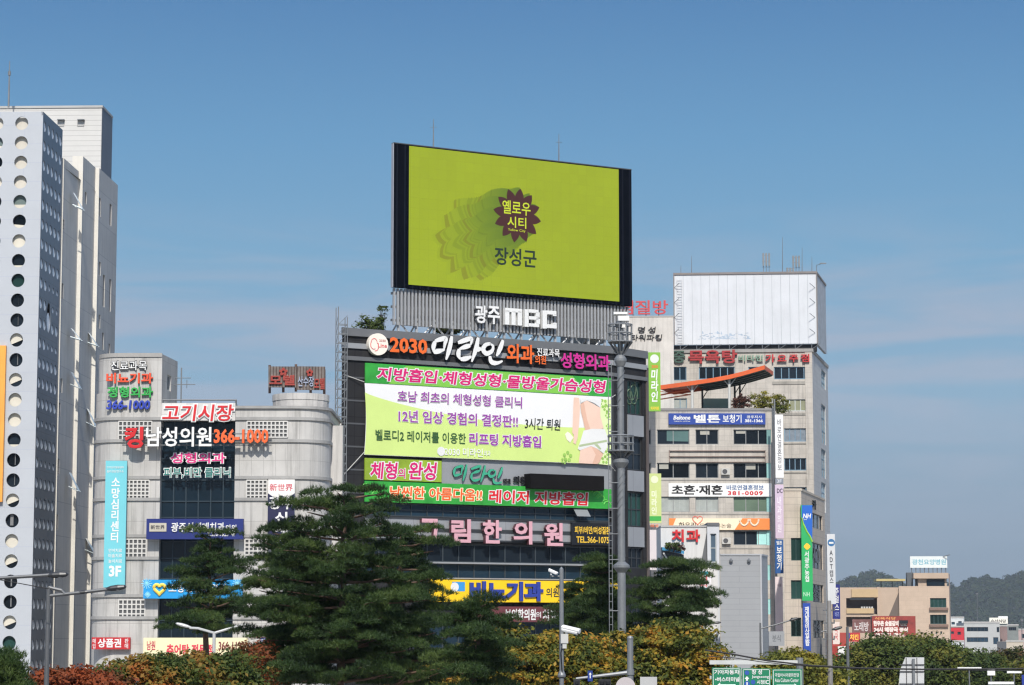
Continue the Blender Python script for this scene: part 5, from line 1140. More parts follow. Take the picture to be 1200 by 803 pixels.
# beige tiled corner building
TW2 = wall_at(930, 216, 0)
e0, e1 = TW2.uz(919, 660)[0], TW2.uz(940, 660)[0]; ez = TW2.uz(930, 574.5)[1]
ES = Wall(TW2.pt(e1, 0), 76); ed = ES.uz(967.5, 660)[0]
eb = thing('corner_building', 'beige stone-tiled corner building hung with vertical signs', 'building', TW2.pt((e0 + e1) / 2, 0, -4))
ewn = [TW2.rect(927, y0, 939, y1) for (y0, y1) in ((630.5, 657), (680, 702), (724, 746))]
facade(TW2, e0, e1, 0, ez, ewn, 'front_wall', BEIGE_TILE, eb, .25)
for h in ewn: window(TW2, h, eb, 2, 1, mat("green_dark_frame", (.03, .07, .065), .4), GLASS_G, .18)
esn = []
for (y0, y1) in ((603, 620), (637, 667), (685, 706), (727, 748)):
    a, b = ES.uz(952, 660)[0], ES.uz(964.5, 660)[0]; ym = 958; esn.append((a, b, ES.uz(ym, y1)[1], ES.uz(ym, y0)[1]))
facade(ES, 0, ed, 0, ez, esn, 'flank_wall', BEIGE_TILE, eb, .25)
for i, h in enumerate(esn):
    f = window(ES, h, eb, 3, 1, FRAME_D, mat("grey_dark_glass", (.05, .055, .06), .15, var=.3), .18)
    a, b, c, d = h; k = MB()
    s_ = ("", "AD", "상담", "학원")[i]
    if s_:
        v, ly, fcs = glyph(s_, .02); lo, hi = v.min(0), v.max(0)
        for q in fcs:
            if min(ly[j] for j in q) > 0: k.face([ES.pt(a + .15 * (b - a) + (v[j, 0] - lo[0]) / (hi[0] - lo[0]) * (b - a) * .7, c + (d - c) * .25 + (v[j, 1] - lo[1]) / (hi[1] - lo[1]) * (d - c) * .55, -.1) for j in q])
        k.build('window_lettering', mat("grey_decal", (.13, .135, .14) if i == 1 else (.3, .32, .32), .5), f)
shell(eb, [xy(TW2, e0), xy(TW2, e1), xy(ES, ed), xy(TW2, e0 + 3, -16)], 0, ez, (0, 1), BEIGE_TILE)
m = MB(); m.box(TW2, e0, e1 + .05, ez - .05, ez + .15, -.2, .06); m.box(ES, .06, ed, ez - .05, ez + .15, -.2, .06); m.build('coping', mat("pale_stone_coping", (.50, .44, .36), .7), eb)
letters(eb, ES, [("카", (953, 586, 957, 597), Bk, dict(th=.1))], .02)
NWl = TW2.off(.5)
r_ = board_sign('projecting_sign', 'tall blue and green vertical sign with a gold emblem on the beige building', NWl, (939.5, 592, 952, 704), paint(36, 168, 92), [("서광주농협", (943, 646, 948.5, 682), Wt, dict(vertical=True, bold=.03)), ("NH", (941.5, 694, 949, 699), paint(180, 220, 190), {})], -.3, .5)
m = MB(); q = [NWl.uz(x, y, .2) for x, y in ((939.6, 592.2), (951.9, 592.2), (951.9, 634), (949, 628), (945, 622), (941.5, 614), (939.6, 606))]; m.poly(NWl, q[::-1], .21); m.build('blue_field', paint(24, 96, 190), r_)
m = MB()
pth = [NWl.uz(x, y, .22) for x, y in ((939.6, 607), (942, 615), (945.5, 623), (949.5, 629), (951.8, 635))]; m.tube([NWl.pt(a, b, .21) for a, b in pth], .07, 5); m.build('lime_swoosh', paint(150, 205, 70), r_)
m = MB(); u, z = NWl.uz(945.8, 640.5, .22)
for k in range(4): m.disc(NWl, u + .12 * math.cos(k * 1.57), z + .12 * math.sin(k * 1.57), .212 + k * .002, .17, 10)
m.build('gold_emblem', paint(246, 196, 50), r_); letters(r_, NWl, [("NH", (941, 602, 950.5, 607.5), Wt, dict(bold=.06, shear=.15)), ("Bank", (942, 608, 946, 609.5), Wt, {})], .215)
r_ = board_sign('projecting_sign', 'royal blue vertical sign with white letters below the blue and green one', NWl, (941.5, 707, 950, 763), paint(30, 70, 160), [("재개발정비사업조합", (943.3, 711, 948.6, 757), Wt, dict(vertical=True, bold=.05, line=.85))], -.3, .45)
r_ = board_sign('projecting_sign', 'light grey vertical sign with a round blue emblem at the far corner', Wall(at(974, 660, 219), 0), (969.5, 626, 979, 708), paint(206, 208, 210), [("ADT캡스", (972, 645, 976.5, 683), paint(50, 54, 64), dict(vertical=True, bold=.03))], 0, .4)
w_ = Wall(at(974, 660, 219), 0); m = MB(); u, z = w_.uz(974.2, 636, .45); m.disc(w_, u, z, .41, .33, 20); m.build('round_emblem', paint(50, 110, 160), r_); m = MB(); m.box(w_, u - .2, u + .2, z - .1, z + .06, .415, .43); m.build('emblem_mark', Wt, r_)
r_ = board_sign('projecting_sign', 'navy vertical sign with white letters half hidden behind the light grey one', Wall(at(980, 660, 228), 0), (976, 685, 984.5, 725.5), paint(30, 40, 120), [("주얼스", (978.5, 689, 983, 715), Wt, dict(vertical=True, bold=.03)), ("비즈", (978.5, 717, 983.5, 723), paint(150, 160, 210), {})], 0, .4)
board_sign('projecting_sign', 'small white and red vertical sign under the navy sign', Wall(at(980, 660, 228), 0), (976, 729, 984, 755), paint(228, 212, 204), [("약국", (978, 734, 982, 750), paint(200, 70, 70), dict(vertical=True))], 0, .3)
board_sign('projecting_sign', 'grey boarded stall sign beside the green leaves at the foot of the beige building', wall_at(915, 214, 0), (901, 740, 919, 757), mat("grey_stall", (.30, .31, .32), .6), [("분식", (905, 744, 915, 752), paint(110, 112, 116), {})], -1, .6)
# red shop house beyond the corner
rs = thing('red_shop', 'low red rendered shop house beyond the beige corner building', 'building', at(985, 745, 245) * 1.0)
RW = wall_at(985, 245, 0); MB().pbox(RW, 972, 757, 1000, 812, -7, 0).build('wall', mat("red_render", S(158, 52, 46), .7, var=.15), rs)
MB().pbox(RW, 975, 742, 993, 757, -5, -.3).build('upper_storey', mat("red_render_upper", S(168, 70, 62), .7, var=.15), rs)
MB().pbox(RW, 982, 757.5, 994, 768, .01, .2).build('blank_sign', Wt, rs); MB().pbox(RW, 976, 784, 986, 796, .01, .08).build('window', GLASS_B, rs)
rk = MB().pbox(RW, 974, 796, 994, 808, .01, .3).build('shop_front', paint(220, 214, 214), rs)

# ================================================================== 5 distance: hospital, low buildings, hills
HW = wall_at(1080, 450, -3)
SAND = mat("sandstone_cladding", (.52, .40, .30), .75, var=.08, brick=(1.6, .8, .02, (.44, .34, .26), .5)); SAND2 = mat("ochre_render", (.50, .36, .20), .75, var=.1); SAND3 = mat("tan_render", (.46, .35, .26), .75, var=.08)
hb = thing('hospital', 'sandstone hospital block in the distance with ochre balconies and a roof sign', 'building', HW.pt(HW.uz(1060, 740)[0], 0, -6))
hx = lambda *q: HW.rect(*q)
a0, a1, _, hz1 = hx(1054, 687, 1109, 770); hwin = [hx(1090, 701, 1109, 712), hx(1090, 720.5, 1109, 731.5)] + [hx(x, 740, x + 2, 743) for x in (1091, 1096.5, 1102)]
facade(HW, a0, a1 + .6, 0, hz1, hwin, 'front_wall', SAND, hb, .5)
for h in hwin: window(HW, h, hb, 4 if h[1] - h[0] > 1 else 1, 1, mat("green_frame", (.03, .07, .07), .5), GLASS_G, .3, bar=.12)
m = MB()
for h in hwin[:2]: m.box(HW, h[0] - .2, h[1] + .3, h[2] - .5, h[2] - .03, .003, .5)
m.build('window_box', mat("brown_ledge", (.20, .13, .10), .7), hb)
HS = Wall(HW.pt(a1 + .6, 0), 78); hsd = HS.uz(1114, 720)[0]
facade(HS, 0, hsd, 0, HW.uz(1080, 672)[1], [], 'flank_wall', mat("tan_flank", (.46, .35, .27), .75, var=.1), hb, .3)
m = MB(); q = hx(984, 688.5, 1054, 770); bl = [hx(992, 701, 1029, 720), hx(992, 723, 1023, 735)]
facade(HW.off(-.5), q[0] - 2, q[1], 0, q[3], bl, 'left_wing', SAND3, hb, 2.0)
for h in bl: MB().face([HW.pt(h[0], h[2], -2.3), HW.pt(h[1], h[2], -2.3), HW.pt(h[1], h[3], -2.3), HW.pt(h[0], h[3], -2.3)]).build('balcony_back', mat("brown_recess", (.10, .085, .08), .7, var=.3), hb)
MB().pbox(HW, 998, 690.5, 1029, 700, -.49, -.1).build('ochre_canopy', SAND2, hb); MB().pbox(HW, 992, 713, 1024, 719, -.49, -.2).build('balcony_front', SAND2, hb); MB().pbox(HW, 996, 700.6, 1024, 703, -.6, -.3).build('dark_slot', FRAME_D, hb)
m = MB()
for i in range(5): m.pbox(HW, 1009 + i * 3, 711, 1011 + i * 3, 713.5, -1, -.6)
m.build('air_conditioners', mat("white_ac", (.5, .5, .48), .6), hb)
m = MB(); tri = [HW.uz(x, y, .1) for x, y in ((1053.5, 694), (1053.5, 722), (1042, 722))]; m.poly(HW, tri, -.45)
m.build('dark_wedge', mat("brown_shade_panel", (.14, .11, .09), .8), hb)
MB().pbox(HW, 1028, 688, 1031, 735, -.49, -.2).build('edge_fin', SAND3, hb)
m = MB(); m.pbox(HW, 1027, 678.5, 1061, 681, -7, -2); m.build('roof_canopy', mat("ochre_slab", (.52, .42, .18), .7), hb); m = MB()
for x in (1032, 1045, 1057): m.pbox(HW, x, 681, x + 1, 688, -5, -4.8)
m.build('canopy_posts', FRAME_D, hb)
MB().pbox(HW, 1076, 677, 1109.5, 687.5, -6, -.6).build('penthouse', SAND, hb); MB().pbox(HW, 1086, 679, 1107, 686.8, -.59, -.4).build('penthouse_window', GLASS_B, hb)
MB().pbox(HW, 1070.5, 671.5, 1111.5, 678, -7, .3).build('penthouse_roof', SAND3, hb); MB().pbox(HW, 1063, 671, 1070, 687, -4, -2).build('stair_block', mat("slate_stair", (.10, .11, .12), .6), hb)
shell(hb, [xy(HW, q[0] - 2, -.5), xy(HW, a1, -.5), xy(HW, a1 + 2, -18), xy(HW, q[0], -18)], 0, hz1 - .1, (0,), SAND3)
r_ = board_sign('roof_sign', 'white rooftop sign with pale blue letters on the distant sandstone hospital', HW, (1066.5, 652, 1110, 665.5), mat("pale_sign", (.66, .70, .68), .6, var=.05), [("광천요양병원", (1069, 655.5, 1108.5, 662), paint(110, 170, 185), dict(bold=.03))], -2.5, .4)
m = MB()
for x in np.arange(1068, 1110, 5): m.pbox(HW, x, 665.5, x + .8, 671.6, -2.6, -2.4)
m.build('legs', STEEL_DK, r_); m = MB(); m.tube([HW.pt(*HW.uz(1107, 652), -2), HW.pt(*HW.uz(1114, 650), -1)], .08, 5); m.build('lamp_arm', STEEL, r_)
RB2 = wall_at(1048, 420, -3)
r_ = board_sign('shop_sign', 'wide red framed sign crowded with worn white writing below the hospital wing', RB2, (1022, 722, 1073, 745), mat("faded_red", S(150, 58, 50), .6, var=.5, vs_=.5), [("한우촌 숯불갈비 전문", (1023.5, 727.5, 1063, 734), paint(226, 210, 200), dict(bold=.12, th=.05)), ("24시 해장국 정식", (1024, 735, 1064, 741), paint(226, 210, 200), dict(bold=.14, th=.05)), ("생고기 특가", (1025, 742, 1060, 745), paint(226, 210, 200), dict(bold=.1, th=.05)), ("식육식당", (1025, 723.2, 1050, 726.5), paint(220, 150, 90), dict(bold=.05, th=.05))], 0, .8)
m = MB()
for x in (1021, 1072): m.pbox(RB2, x, 722, x + 1, 790, -.8, -.2)
m.build('posts', STEEL_DK, r_); m = MB(); m.pbox(RB2, 1054, 727, 1064, 731, .8, 1.6); m.build('dark_awning', BLACK, r_)
r_ = board_sign('shop_sign', 'dull reddish brown sign with blotchy lettering left of the wide red sign', RB2, (999, 726, 1021, 742), mat("dull_brick_red", (.20, .09, .08), .7, var=.5, vs_=1.5), [("노래방", (1001, 729, 1018, 740), paint(200, 190, 186), dict(bold=.04, th=.05))], -.6, .8)
m = MB(); m.pbox(RB2, 1000, 742, 1001, 795, -1, -.8); m.pbox(RB2, 1019, 742, 1020, 795, -1, -.8); m.build('posts', STEEL_DK, r_)
r_ = board_sign('shop_sign', 'string of red, blue and orange signs peeping over the trees below the reddish brown sign', wall_at(1000, 400, 0), (984, 741.5, 1008, 752), paint(180, 50, 50), [("치킨", (996, 743.5, 1006, 750), paint(240, 190, 70), dict(bold=.06))], 0, .5)
Ws = wall_at(1000, 400, 0); MB().pbox(Ws, 984.3, 743.5, 990, 752, .5, .6).build('white_panel', Wt, r_); MB().pbox(Ws, 990.3, 742, 996, 748, .5, .6).build('blue_panel', paint(70, 60, 140), r_)
m = MB(); m.pbox(Ws, 985, 752, 986, 800, -.4, 0); m.pbox(Ws, 1005, 752, 1006, 800, -.4, 0); m.build('posts', STEEL_DK, r_)
# low grey office, red house, white house, brick block and roofs
def simple_block(name, label, px0, y0, px1, Y, m_, wins=(), dep=10, cat='building', glass=GLASS_B, ang=0, roofm=ROOF_G):
    W = wall_at((px0 + px1) / 2, Y, ang); a, b, _, zt = W.rect(px0, y0, px1, y0 + 60)
    o = thing(name, label, cat, W.pt((a + b) / 2, 0, -dep / 2)); hs_ = [W.rect(*q[:4]) for q in wins]
    facade(W, a, b, 0, zt, hs_, 'front_wall', m_, o, .3)
    for h, q in zip(hs_, wins): window(W, h, o, q[4] if len(q) > 4 else 2, 1, FRAME_D if len(q) < 6 else q[5], glass, .2, bar=.1)
    shell(o, [xy(W, a), xy(W, b), xy(W, b + (dep * .2), -dep), xy(W, a, -dep)], 0, zt, (0,), m_, roofm)
    MB().box(W, a - .1, b + .1, zt - .05, zt + .3, -.3, .12).build('coping', mat("grey_edge", (.42, .41, .39), .8), o)
    return o, W
simple_block('low_office', 'low pale grey office with two bands of windows left of the far brick block', 1130, 730, 1172, 600, mat("pale_grey_office", (.42, .43, .42), .7, var=.1), [(1133, 735, 1158, 740, 6), (1133, 747, 1158, 752.5, 6), (1168, 735, 1171, 741, 1), (1164, 747, 1170, 755, 2)])
simple_block('red_house', 'small bright red house squeezed between the hospital and the low grey office', 1113.5, 735, 1130, 560, mat("bright_red_render", S(190, 40, 52), .6, var=.1), [(1114.5, 740, 1118, 743, 1), (1122, 740.5, 1126, 744, 1)])
simple_block('white_house', 'little white house rising behind the bright red house', 1113, 724, 1130, 640, mat("white_render", (.60, .62, .62), .7, var=.1), [(1115, 729, 1119, 732, 1), (1123, 728, 1127, 731, 1)])
simple_block('brick_house', 'dull pink brick block right of the low grey office', 1172.5, 734, 1181, 610, mat("dull_pink_brick", (.24, .17, .16), .8, var=.2))
simple_block('tiled_house', 'low house with a dark roof near the right edge of the photo', 1181, 733, 1194, 640, mat("green_grey_render", (.20, .22, .21), .8, var=.2), [(1182, 735, 1191, 739, 4)])
simple_block('roadside_shed', 'small pale shed with a tan roof under the tiled house at the right edge', 1180, 752, 1200, 520, mat("pale_shed", (.50, .44, .36), .8, var=.1))
simple_block('pink_house', 'pinkish house cut by the right edge of the photo', 1194, 738, 1240, 700, mat("pink_render", (.42, .31, .29), .8, var=.2), [(1197, 743, 1204, 748, 2)])
simple_block('white_kiosk', 'tiny white kiosk with a blue patch below the bright red house', 1116, 752, 1130, 520, mat("white_render2", (.62, .64, .66), .7, var=.1), [(1118, 756, 1123, 762, 1)])
r_ = board_sign('roof_sign', 'small white roof sign with dark letters over the low grey office', wall_at(1170, 604, 0), (1159.5, 724, 1181, 731), paint(232, 228, 214), [("수산식당", (1161, 726, 1179, 730), paint(60, 58, 56), dict(bold=.05))], 0, .4)
MB().pbox(wall_at(1170, 604, 0), 1170, 722.2, 1181, 724, 0, .4).build('upper_panel', Wt, r_)
for (px, y0, y1, Y, lb) in ((1145, 697, 731, 640, 'thin dark pole with a small white head standing in front of the wooded hill'), (1197.5, 728, 755, 560, 'pale street pole near the right edge of the photo')):
    p0, p1 = at(px, y1 + 8, Y), at(px, y0, Y); p0.z = 0; m = MB(); m.tube([p0, p1], [.14, .09], 6); m.box(Wall((p1.x, p1.y), 0), -.3, .3, p1.z, p1.z + .5, -.1, .1); tag(m.build('pole', STEEL_DK, loc=p0), lb, 'pole')
# hills
HS_ = 3.0
def hills():
    prof = [(700, 682), (900, 684), (960, 682), (980, 675), (995, 669), (1008, 665), (1025, 664), (1035, 663.5), (1044, 670), (1051, 678), (1070, 684), (1100, 682), (1114, 680), (1129, 674), (1139, 673), (1154, 670), (1175, 671), (1193, 665), (1210, 662), (1260, 654), (1330, 645), (1420, 640), (1560, 650), (1700, 672), (1900, 700)]
    xs = [p[0] for p in prof]; ys = [p[1] for p in prof]
    m = MB(); Ys = [950, 1010, 1080, 1160, 1250, 1350, 1500]; nx = 110; grid = []
    rs = np.random.RandomState(4)
    for Y in Ys:
        row = []
        for i in range(nx + 1):
            px = 700 + 1200 * i / nx; top = np.interp(px, xs, ys); zt = at(px, top, 1250).z - 5.5
            f = {950: -.08, 1010: .16, 1080: .42, 1160: .75, 1250: 1.0, 1350: .9, 1500: .2}[Y]
            p = at(px, 700, 1250); s = Y / 1250
            row.append(Vector((p.x * (1 + (s - 1) * .35), Y, max(-.5, zt * f + rs.uniform(-1.2, 1.2) * (f > .1)))))
        grid.append([Vector((v.x * HS_, v.y * HS_, 8 + (v.z - 8) * HS_ if v.z > 0 else -.5)) for v in row])
    for j in range(len(Ys) - 1):
        for i in range(nx): m.face([grid[j][i], grid[j][i + 1], grid[j + 1][i + 1], grid[j + 1][i]], smooth=True)
    struct(m.build('hills', mat("hill_soil", (.035, .04, .022), .9, var=.3, vs_=.05), loc=(0, 2100, 0)))
    # far-off wood: thousands of crowns of small leaf sprays that read as one mass
    rs = np.random.RandomState(11); P = []
    for k in range(9000):
        j = rs.choice(4, p=[.2, .25, .3, .25]); i = rs.randint(10, 85)
        a, b, c = grid[j][i], grid[j][i + 1], grid[j + 1][i]; q = a + (b - a) * rs.rand() + (c - a) * rs.rand()
        P.append((q.x, q.y, q.z, (2.2 + 2.6 * rs.rand() ** 1.5) * 1.9))
    P = np.array(P); nl = 46
    n = len(P); d = rs.normal(size=(n, nl, 3)); d /= np.linalg.norm(d, axis=2, keepdims=True); d[:, :, 2] = np.abs(d[:, :, 2]) * 1.1 - .15
    r = P[:, 3][:, None, None] * (.7 + .35 * rs.rand(n, nl, 1)); C = P[:, None, :3] + np.array([0, 0, 3.2]) + d * r
    t1 = rs.normal(size=(n, nl, 3)); t1 -= (t1 * d).sum(2, keepdims=True) * d * .8; t1 /= np.linalg.norm(t1, axis=2, keepdims=True); t2 = np.cross(d, t1)
    s = P[:, 3][:, None, None] * (.20 + .14 * rs.rand(n, nl, 1))
    Q = np.stack([C - t1 * s, C + t2 * s * .7, C + t1 * s, C - t2 * s * .7], 2).reshape(-1, 3)
    o = np_mesh('hill_wood', Q, 4, LEAF_HILL, loc=(0, 2100, 0)); o['kind'] = 'stuff'
hills()

# ================================================================== 6 trees
def pine(px, top_y, Y, base_y, half, label, seed, layers=13, dens=1.0, lean=0.0, shape=None, group='pines in front of the buildings', tsc=1.0):
    rs = np.random.RandomState(seed); top = at(px, top_y, Y); zb = at(px, base_y, Y).z; Hc = top.z - zb; Rm = half * Y / F
    base = Vector((top.x - lean, Y, 0)); root = thing('pine_tree', label, 'tree', base, group)
    tr = MB(); n = 14; path = []; rad = []
    wx, wy = rs.uniform(-.25, .25, n + 1), rs.uniform(-.25, .25, n + 1); wx[0] = wy[0] = 0; wx[-1] = wy[-1] = 0
    for i in range(n + 1): t = i / n; path.append(base.lerp(top, t) + Vector((wx[i], wy[i], 0)) * .6); rad.append(.20 * (1 - t) ** .8 + .02)
    tr.tube(path, rad, 8)
    def trunk_at(z):
        t = max(0, min(.999, z / top.z)) * n; i = int(t); return path[i].lerp(path[i + 1], t - i)
    pads = []; limbs = MB()
    shape = shape or (lambda t: (.28 + 1.0 * t ** .75) if t < .75 else 1.05 - .15 * (t - .75) * 4)
    for k in range(layers):
        t = (k + .15 + .5 * rs.rand()) / layers if k else 0.02      # 0 at top
        zc = top.z - t * Hc * .97; R_ = Rm * min(1.12, shape(t)); c = trunk_at(zc); a0 = rs.rand() * 6.28
        nl = max(3, int(round((3 + 5 * t) * 1.0)))
        if k == 0: pads.append((top.x, top.y, top.z - .15, .45 * tsc, .22, 0)); 
        for i in range(nl):
            a = a0 + 6.283 * i / nl + rs.uniform(-.35, .35); L_ = R_ * rs.uniform(.55, 1.02) - .18 * tsc
            e = c + Vector((math.cos(a) * L_, math.sin(a) * L_, 0.12 * L_ * rs.uniform(-.4, 1.0) + .12 + rs.uniform(-.12, .12))); mid = c.lerp(e, .5) - Vector((0, 0, .06 * L_ * rs.uniform(-.5, 1)))
            limbs.tube([c, mid, e], [.055 * (1 - .4 * (1 - t)), .035, .012], 5)
            m_ = max(1, int(L_ / .62 * 1.0)); 
            for j in range(m_ + 1):
                f = .34 + .66 * (j + .5 * rs.rand()) / max(1, m_); q = mid.lerp(e, (f - .5) * 2) if f > .5 else c.lerp(mid, f * 2)
                s_ = rs.choice([.26, .36, .48, .62], p=[.25, .3, .3, .15]) * rs.uniform(.88, 1.12) * tsc * (1.0 if f > .5 else .8); sd_ = rs.uniform(-.34, .34)
                pads.append((q.x - math.sin(a) * sd_, q.y + math.cos(a) * sd_, q.z + .05 + rs.uniform(-.15, .16), s_, s_ * rs.uniform(.38, .62), a))
    tr.build('trunk', BARK, root); limbs.build('limbs', BARK, root)
    pads = np.array(pads); T = []
    for (x, y, z, r, h, a) in pads:
        nt_ = int(128 * dens * (r / .45) ** 2)
        u = rs.rand(nt_) * 6.283; q = np.sqrt(rs.rand(nt_)) ; lump = 1 + .22 * np.sin(u * 3 + a * 5)
        hz = np.sqrt(np.clip(1 - q ** 2, 0, 1)) * h * rs.uniform(.2, 1, nt_) - .05 - .05 * (rs.rand(nt_) < .15)
        T.append(np.stack([x + r * lump * q * np.cos(u), y + r * lump * q * np.sin(u), z + hz, .35 * np.cos(u) * q, .35 * np.sin(u) * q, np.full(nt_, 1.0)], 1))
    T = np.concatenate(T); nt2 = len(T); nn = 7
    ax = T[:, 3:] / np.linalg.norm(T[:, 3:], axis=1, keepdims=True)
    d = ax[:, None, :] * .75 + rs.normal(size=(nt2, nn, 3)) * .62; d /= np.linalg.norm(d, axis=2, keepdims=True)
    l = (.085 + .085 * rs.rand(nt2, nn, 1)) * (.8 + .2 * tsc); sd = np.cross(d, rs.normal(size=(nt2, nn, 3))); sd /= np.linalg.norm(sd, axis=2, keepdims=True)
    c = T[:, None, :3] + rs.normal(size=(nt2, nn, 3)) * .012
    Q = np.stack([c - sd * .010, c + sd * .010, c + d * l], 2).reshape(-1, 3)
    np_mesh('foliage', Q, 3, NEEDLE, root)
    return root
def broadleaf(name, label, px, top_y, half, Y, m_, seed, base_y=None, clumps=170, leaf=.075, per=80, flat=.75, group=None, cat='tree', bark=BARK_G, base_z=0.0, depth=1.0, tilt=0.0, cl_r=.42, flatc=.62):
    rs = np.random.RandomState(seed); top = at(px, top_y, Y); Rm = half * Y / F
    zb = at(px, base_y, Y).z if base_y else top.z - 2 * Rm * flat
    Hc = (top.z - zb) / 2; cz0 = top.z - Hc; root = thing(name, label, cat, (top.x, Y, base_z), group)
    C = []
    while len(C) < clumps:
        d = rs.normal(size=3); d /= np.linalg.norm(d)
        if d[2] < -.55: continue
        r = rs.uniform(.45, 1.0) ** .6
        C.append((top.x + d[0] * Rm * r + tilt * d[2] * Rm, Y + d[1] * Rm * r * depth, cz0 + d[2] * (Hc - cl_r * .4) * r * rs.uniform(.82, 1.04), rs.uniform(.5, 1.4) * cl_r))
    C = np.array(C); tr = MB(); b = Vector((top.x, Y, base_z)); fk = Vector((top.x + rs.uniform(-.1, .1), Y, max(base_z + .3, zb - .2 * Hc)))
    tr.tube([b, b.lerp(fk, .5) + Vector((.05, 0, 0)), fk], [.055 * Rm + .04, .045 * Rm + .03, .035 * Rm + .03], 8)
    for i in range(0, clumps, max(1, clumps // 34)):
        e = Vector(C[i, :3]); mid = fk.lerp(e, .5) + Vector((0, 0, .15 * Hc)); tr.tube([fk, mid, e], [.025 * Rm + .02, .012 * Rm + .012, .006], 5)
    tr.build('trunk', bark, root)
    n = len(C); d = rs.normal(size=(n, per, 3)); d /= np.linalg.norm(d, axis=2, keepdims=True)
    r = C[:, 3][:, None, None] * rs.rand(n, per, 1) ** .45; P = C[:, None, :3] + d * r * np.array([1.15, 1.15, flatc])
    nr = d * .5 + rs.normal(size=(n, per, 3)) * .45 + np.array([0, -.1, .65]); nr /= np.linalg.norm(nr, axis=2, keepdims=True)
    t1 = np.cross(nr, rs.normal(size=(n, per, 3))); t1 /= np.linalg.norm(t1, axis=2, keepdims=True); t2 = np.cross(nr, t1)
    s = leaf * (.5 + .95 * rs.rand(n, per, 1) ** 1.5)
    Q = np.stack([P - t1 * s, P + t2 * s * .55, P + t1 * s, P - t2 * s * .55], 2).reshape(-1, 3)
    np_mesh('foliage', Q, 4, m_, root)
    return root
flat_top = lambda t: .54 + .60 * t ** .7 if t < .7 else 1.0
dome = lambda t: .72 + .38 * min(1, t * 2) if t < .75 else 1.1 - (t - .75) * .8
pine(402, 581, 75, 815, 106, 'tallest and widest dark layered pine, hiding the lower left corner of the charcoal building', 1, layers=18, shape=flat_top)
pine(342, 626, 77, 815, 66, 'layered pine beside the tallest one, under the navy and white vertical sign', 2, layers=13, shape=flat_top)
pine(470, 624, 79, 815, 72, 'layered pine beside the tallest one, in front of the huge pink letters', 3, layers=14, shape=flat_top)
pine(556, 712, 72, 824, 42, 'low dark pine under the left end of the yellow sign', 4, layers=7, shape=dome)
pine(247, 632, 86, 752, 50, 'slender pine standing alone in front of the azure heart sign', 5, layers=8, dens=.9, shape=lambda t: .45 + .65 * t ** .7)
pine(786, 668, 112, 800, 50, 'spreading pine in front of the small white clinic', 6, layers=13, dens=.9, tsc=1.5, shape=dome)
pine(708, 658, 114, 765, 24, 'pine rising behind the steel mast ladder, against the right end of the yellow sign', 7, layers=10, dens=.9, tsc=1.3, shape=dome)
pine(672, 692, 116, 770, 22, 'small dark pine behind the camera pole, against the yellow sign', 8, layers=7, dens=.9, tsc=1.3, shape=dome)
pine(4, 778, 60, 830, 24, 'dark pine top poking up in the bottom left corner of the photo', 9, layers=4, dens=1.0, shape=dome)
g_ = 'autumn trees along the street'
broadleaf('autumn_tree', 'russet red autumn tree at the foot of the perforated tower', 92, 770, 50, 66, LEAF_RD, 21, 850, 108, .072, 115, group=g_, cl_r=.50, flatc=.42)
broadleaf('autumn_tree', 'mixed green and orange autumn tree before the left wing of the white building', 175, 752, 64, 69, LEAF_MX, 22, 850, 136, .072, 115, group=g_, cl_r=.50, flatc=.42)
broadleaf('autumn_tree', 'green, rust and yellow autumn tree under the slender pine', 248, 752, 66, 71, LEAF_MX, 23, 850, 136, .072, 115, group=g_, cl_r=.50, flatc=.42)
broadleaf('autumn_tree', 'thin brownish autumn tree against the cream shop fascia beside the pine mass', 293, 738, 34, 74, LEAF_RD, 24, 830, 60, .055, 60, group=g_)
broadleaf('autumn_tree', 'orange and olive autumn tree between the pine mass and the camera pole', 600, 728, 66, 100, LEAF_OR, 25, 850, 144, .105, 125, group=g_, cl_r=.68, flatc=.40)
broadleaf('autumn_tree', 'orange and olive autumn tree behind the camera pole, left of the steel mast', 672, 730, 62, 101, LEAF_OR, 26, 850, 144, .105, 125, group=g_, cl_r=.68, flatc=.40)
broadleaf('autumn_tree', 'brightest golden autumn tree, under the spreading pine by the clinic', 790, 716, 54, 101, LEAF_OR, 27, 850, 136, .105, 125, group=g_, cl_r=.68, flatc=.40)
broadleaf('autumn_tree', 'golden autumn tree directly behind the traffic mast', 738, 730, 40, 104, LEAF_OR, 28, 850, 86, .105, 125, group=g_, cl_r=.68, flatc=.40)
broadleaf('autumn_tree', 'low orange tree cut by the bottom edge under the pine mass', 510, 770, 60, 88, LEAF_OR, 29, 850, 110, .09, 90, group=g_)
g2 = 'green street trees on the right'
broadleaf('street_tree', 'yellow-green tree directly over the green road signs', 925, 756, 42, 150, LEAF_YG, 31, 830, 170, .13, 80, group=g2, cl_r=.7)
broadleaf('street_tree', 'second yellow-green tree right of the road signs by the grey utility pole', 962, 766, 26, 152, LEAF_YG, 32, 830, 90, .13, 80, group=g2, cl_r=.7)
broadleaf('street_tree', 'small yellowish sprig of a tree at the foot of the grey parking block', 872, 760, 12, 190, LEAF_YG, 33, 785, 16, .13, 50, group=g2, cl_r=.5)
broadleaf('street_tree', 'full dark green round tree right under the wide red framed sign', 1032, 739, 50, 210, LEAF_GN, 34, 830, 260, .17, 95, group=g2, cl_r=1.0)
broadleaf('street_tree', 'dark green tree with the pale sign back in front of its right half', 1085, 738, 42, 215, LEAF_GN, 35, 830, 240, .17, 95, group=g2, cl_r=1.0)
broadleaf('street_tree', 'green tree just right of the pale sign back, below the bright red house', 1118, 752, 36, 225, LEAF_GN, 36, 830, 180, .17, 95, group=g2, cl_r=1.0)
broadleaf('street_tree', 'olive tree below the low grey office', 1152, 758, 34, 240, LEAF_GN, 37, 830, 160, .18, 90, group=g2, cl_r=1.0)
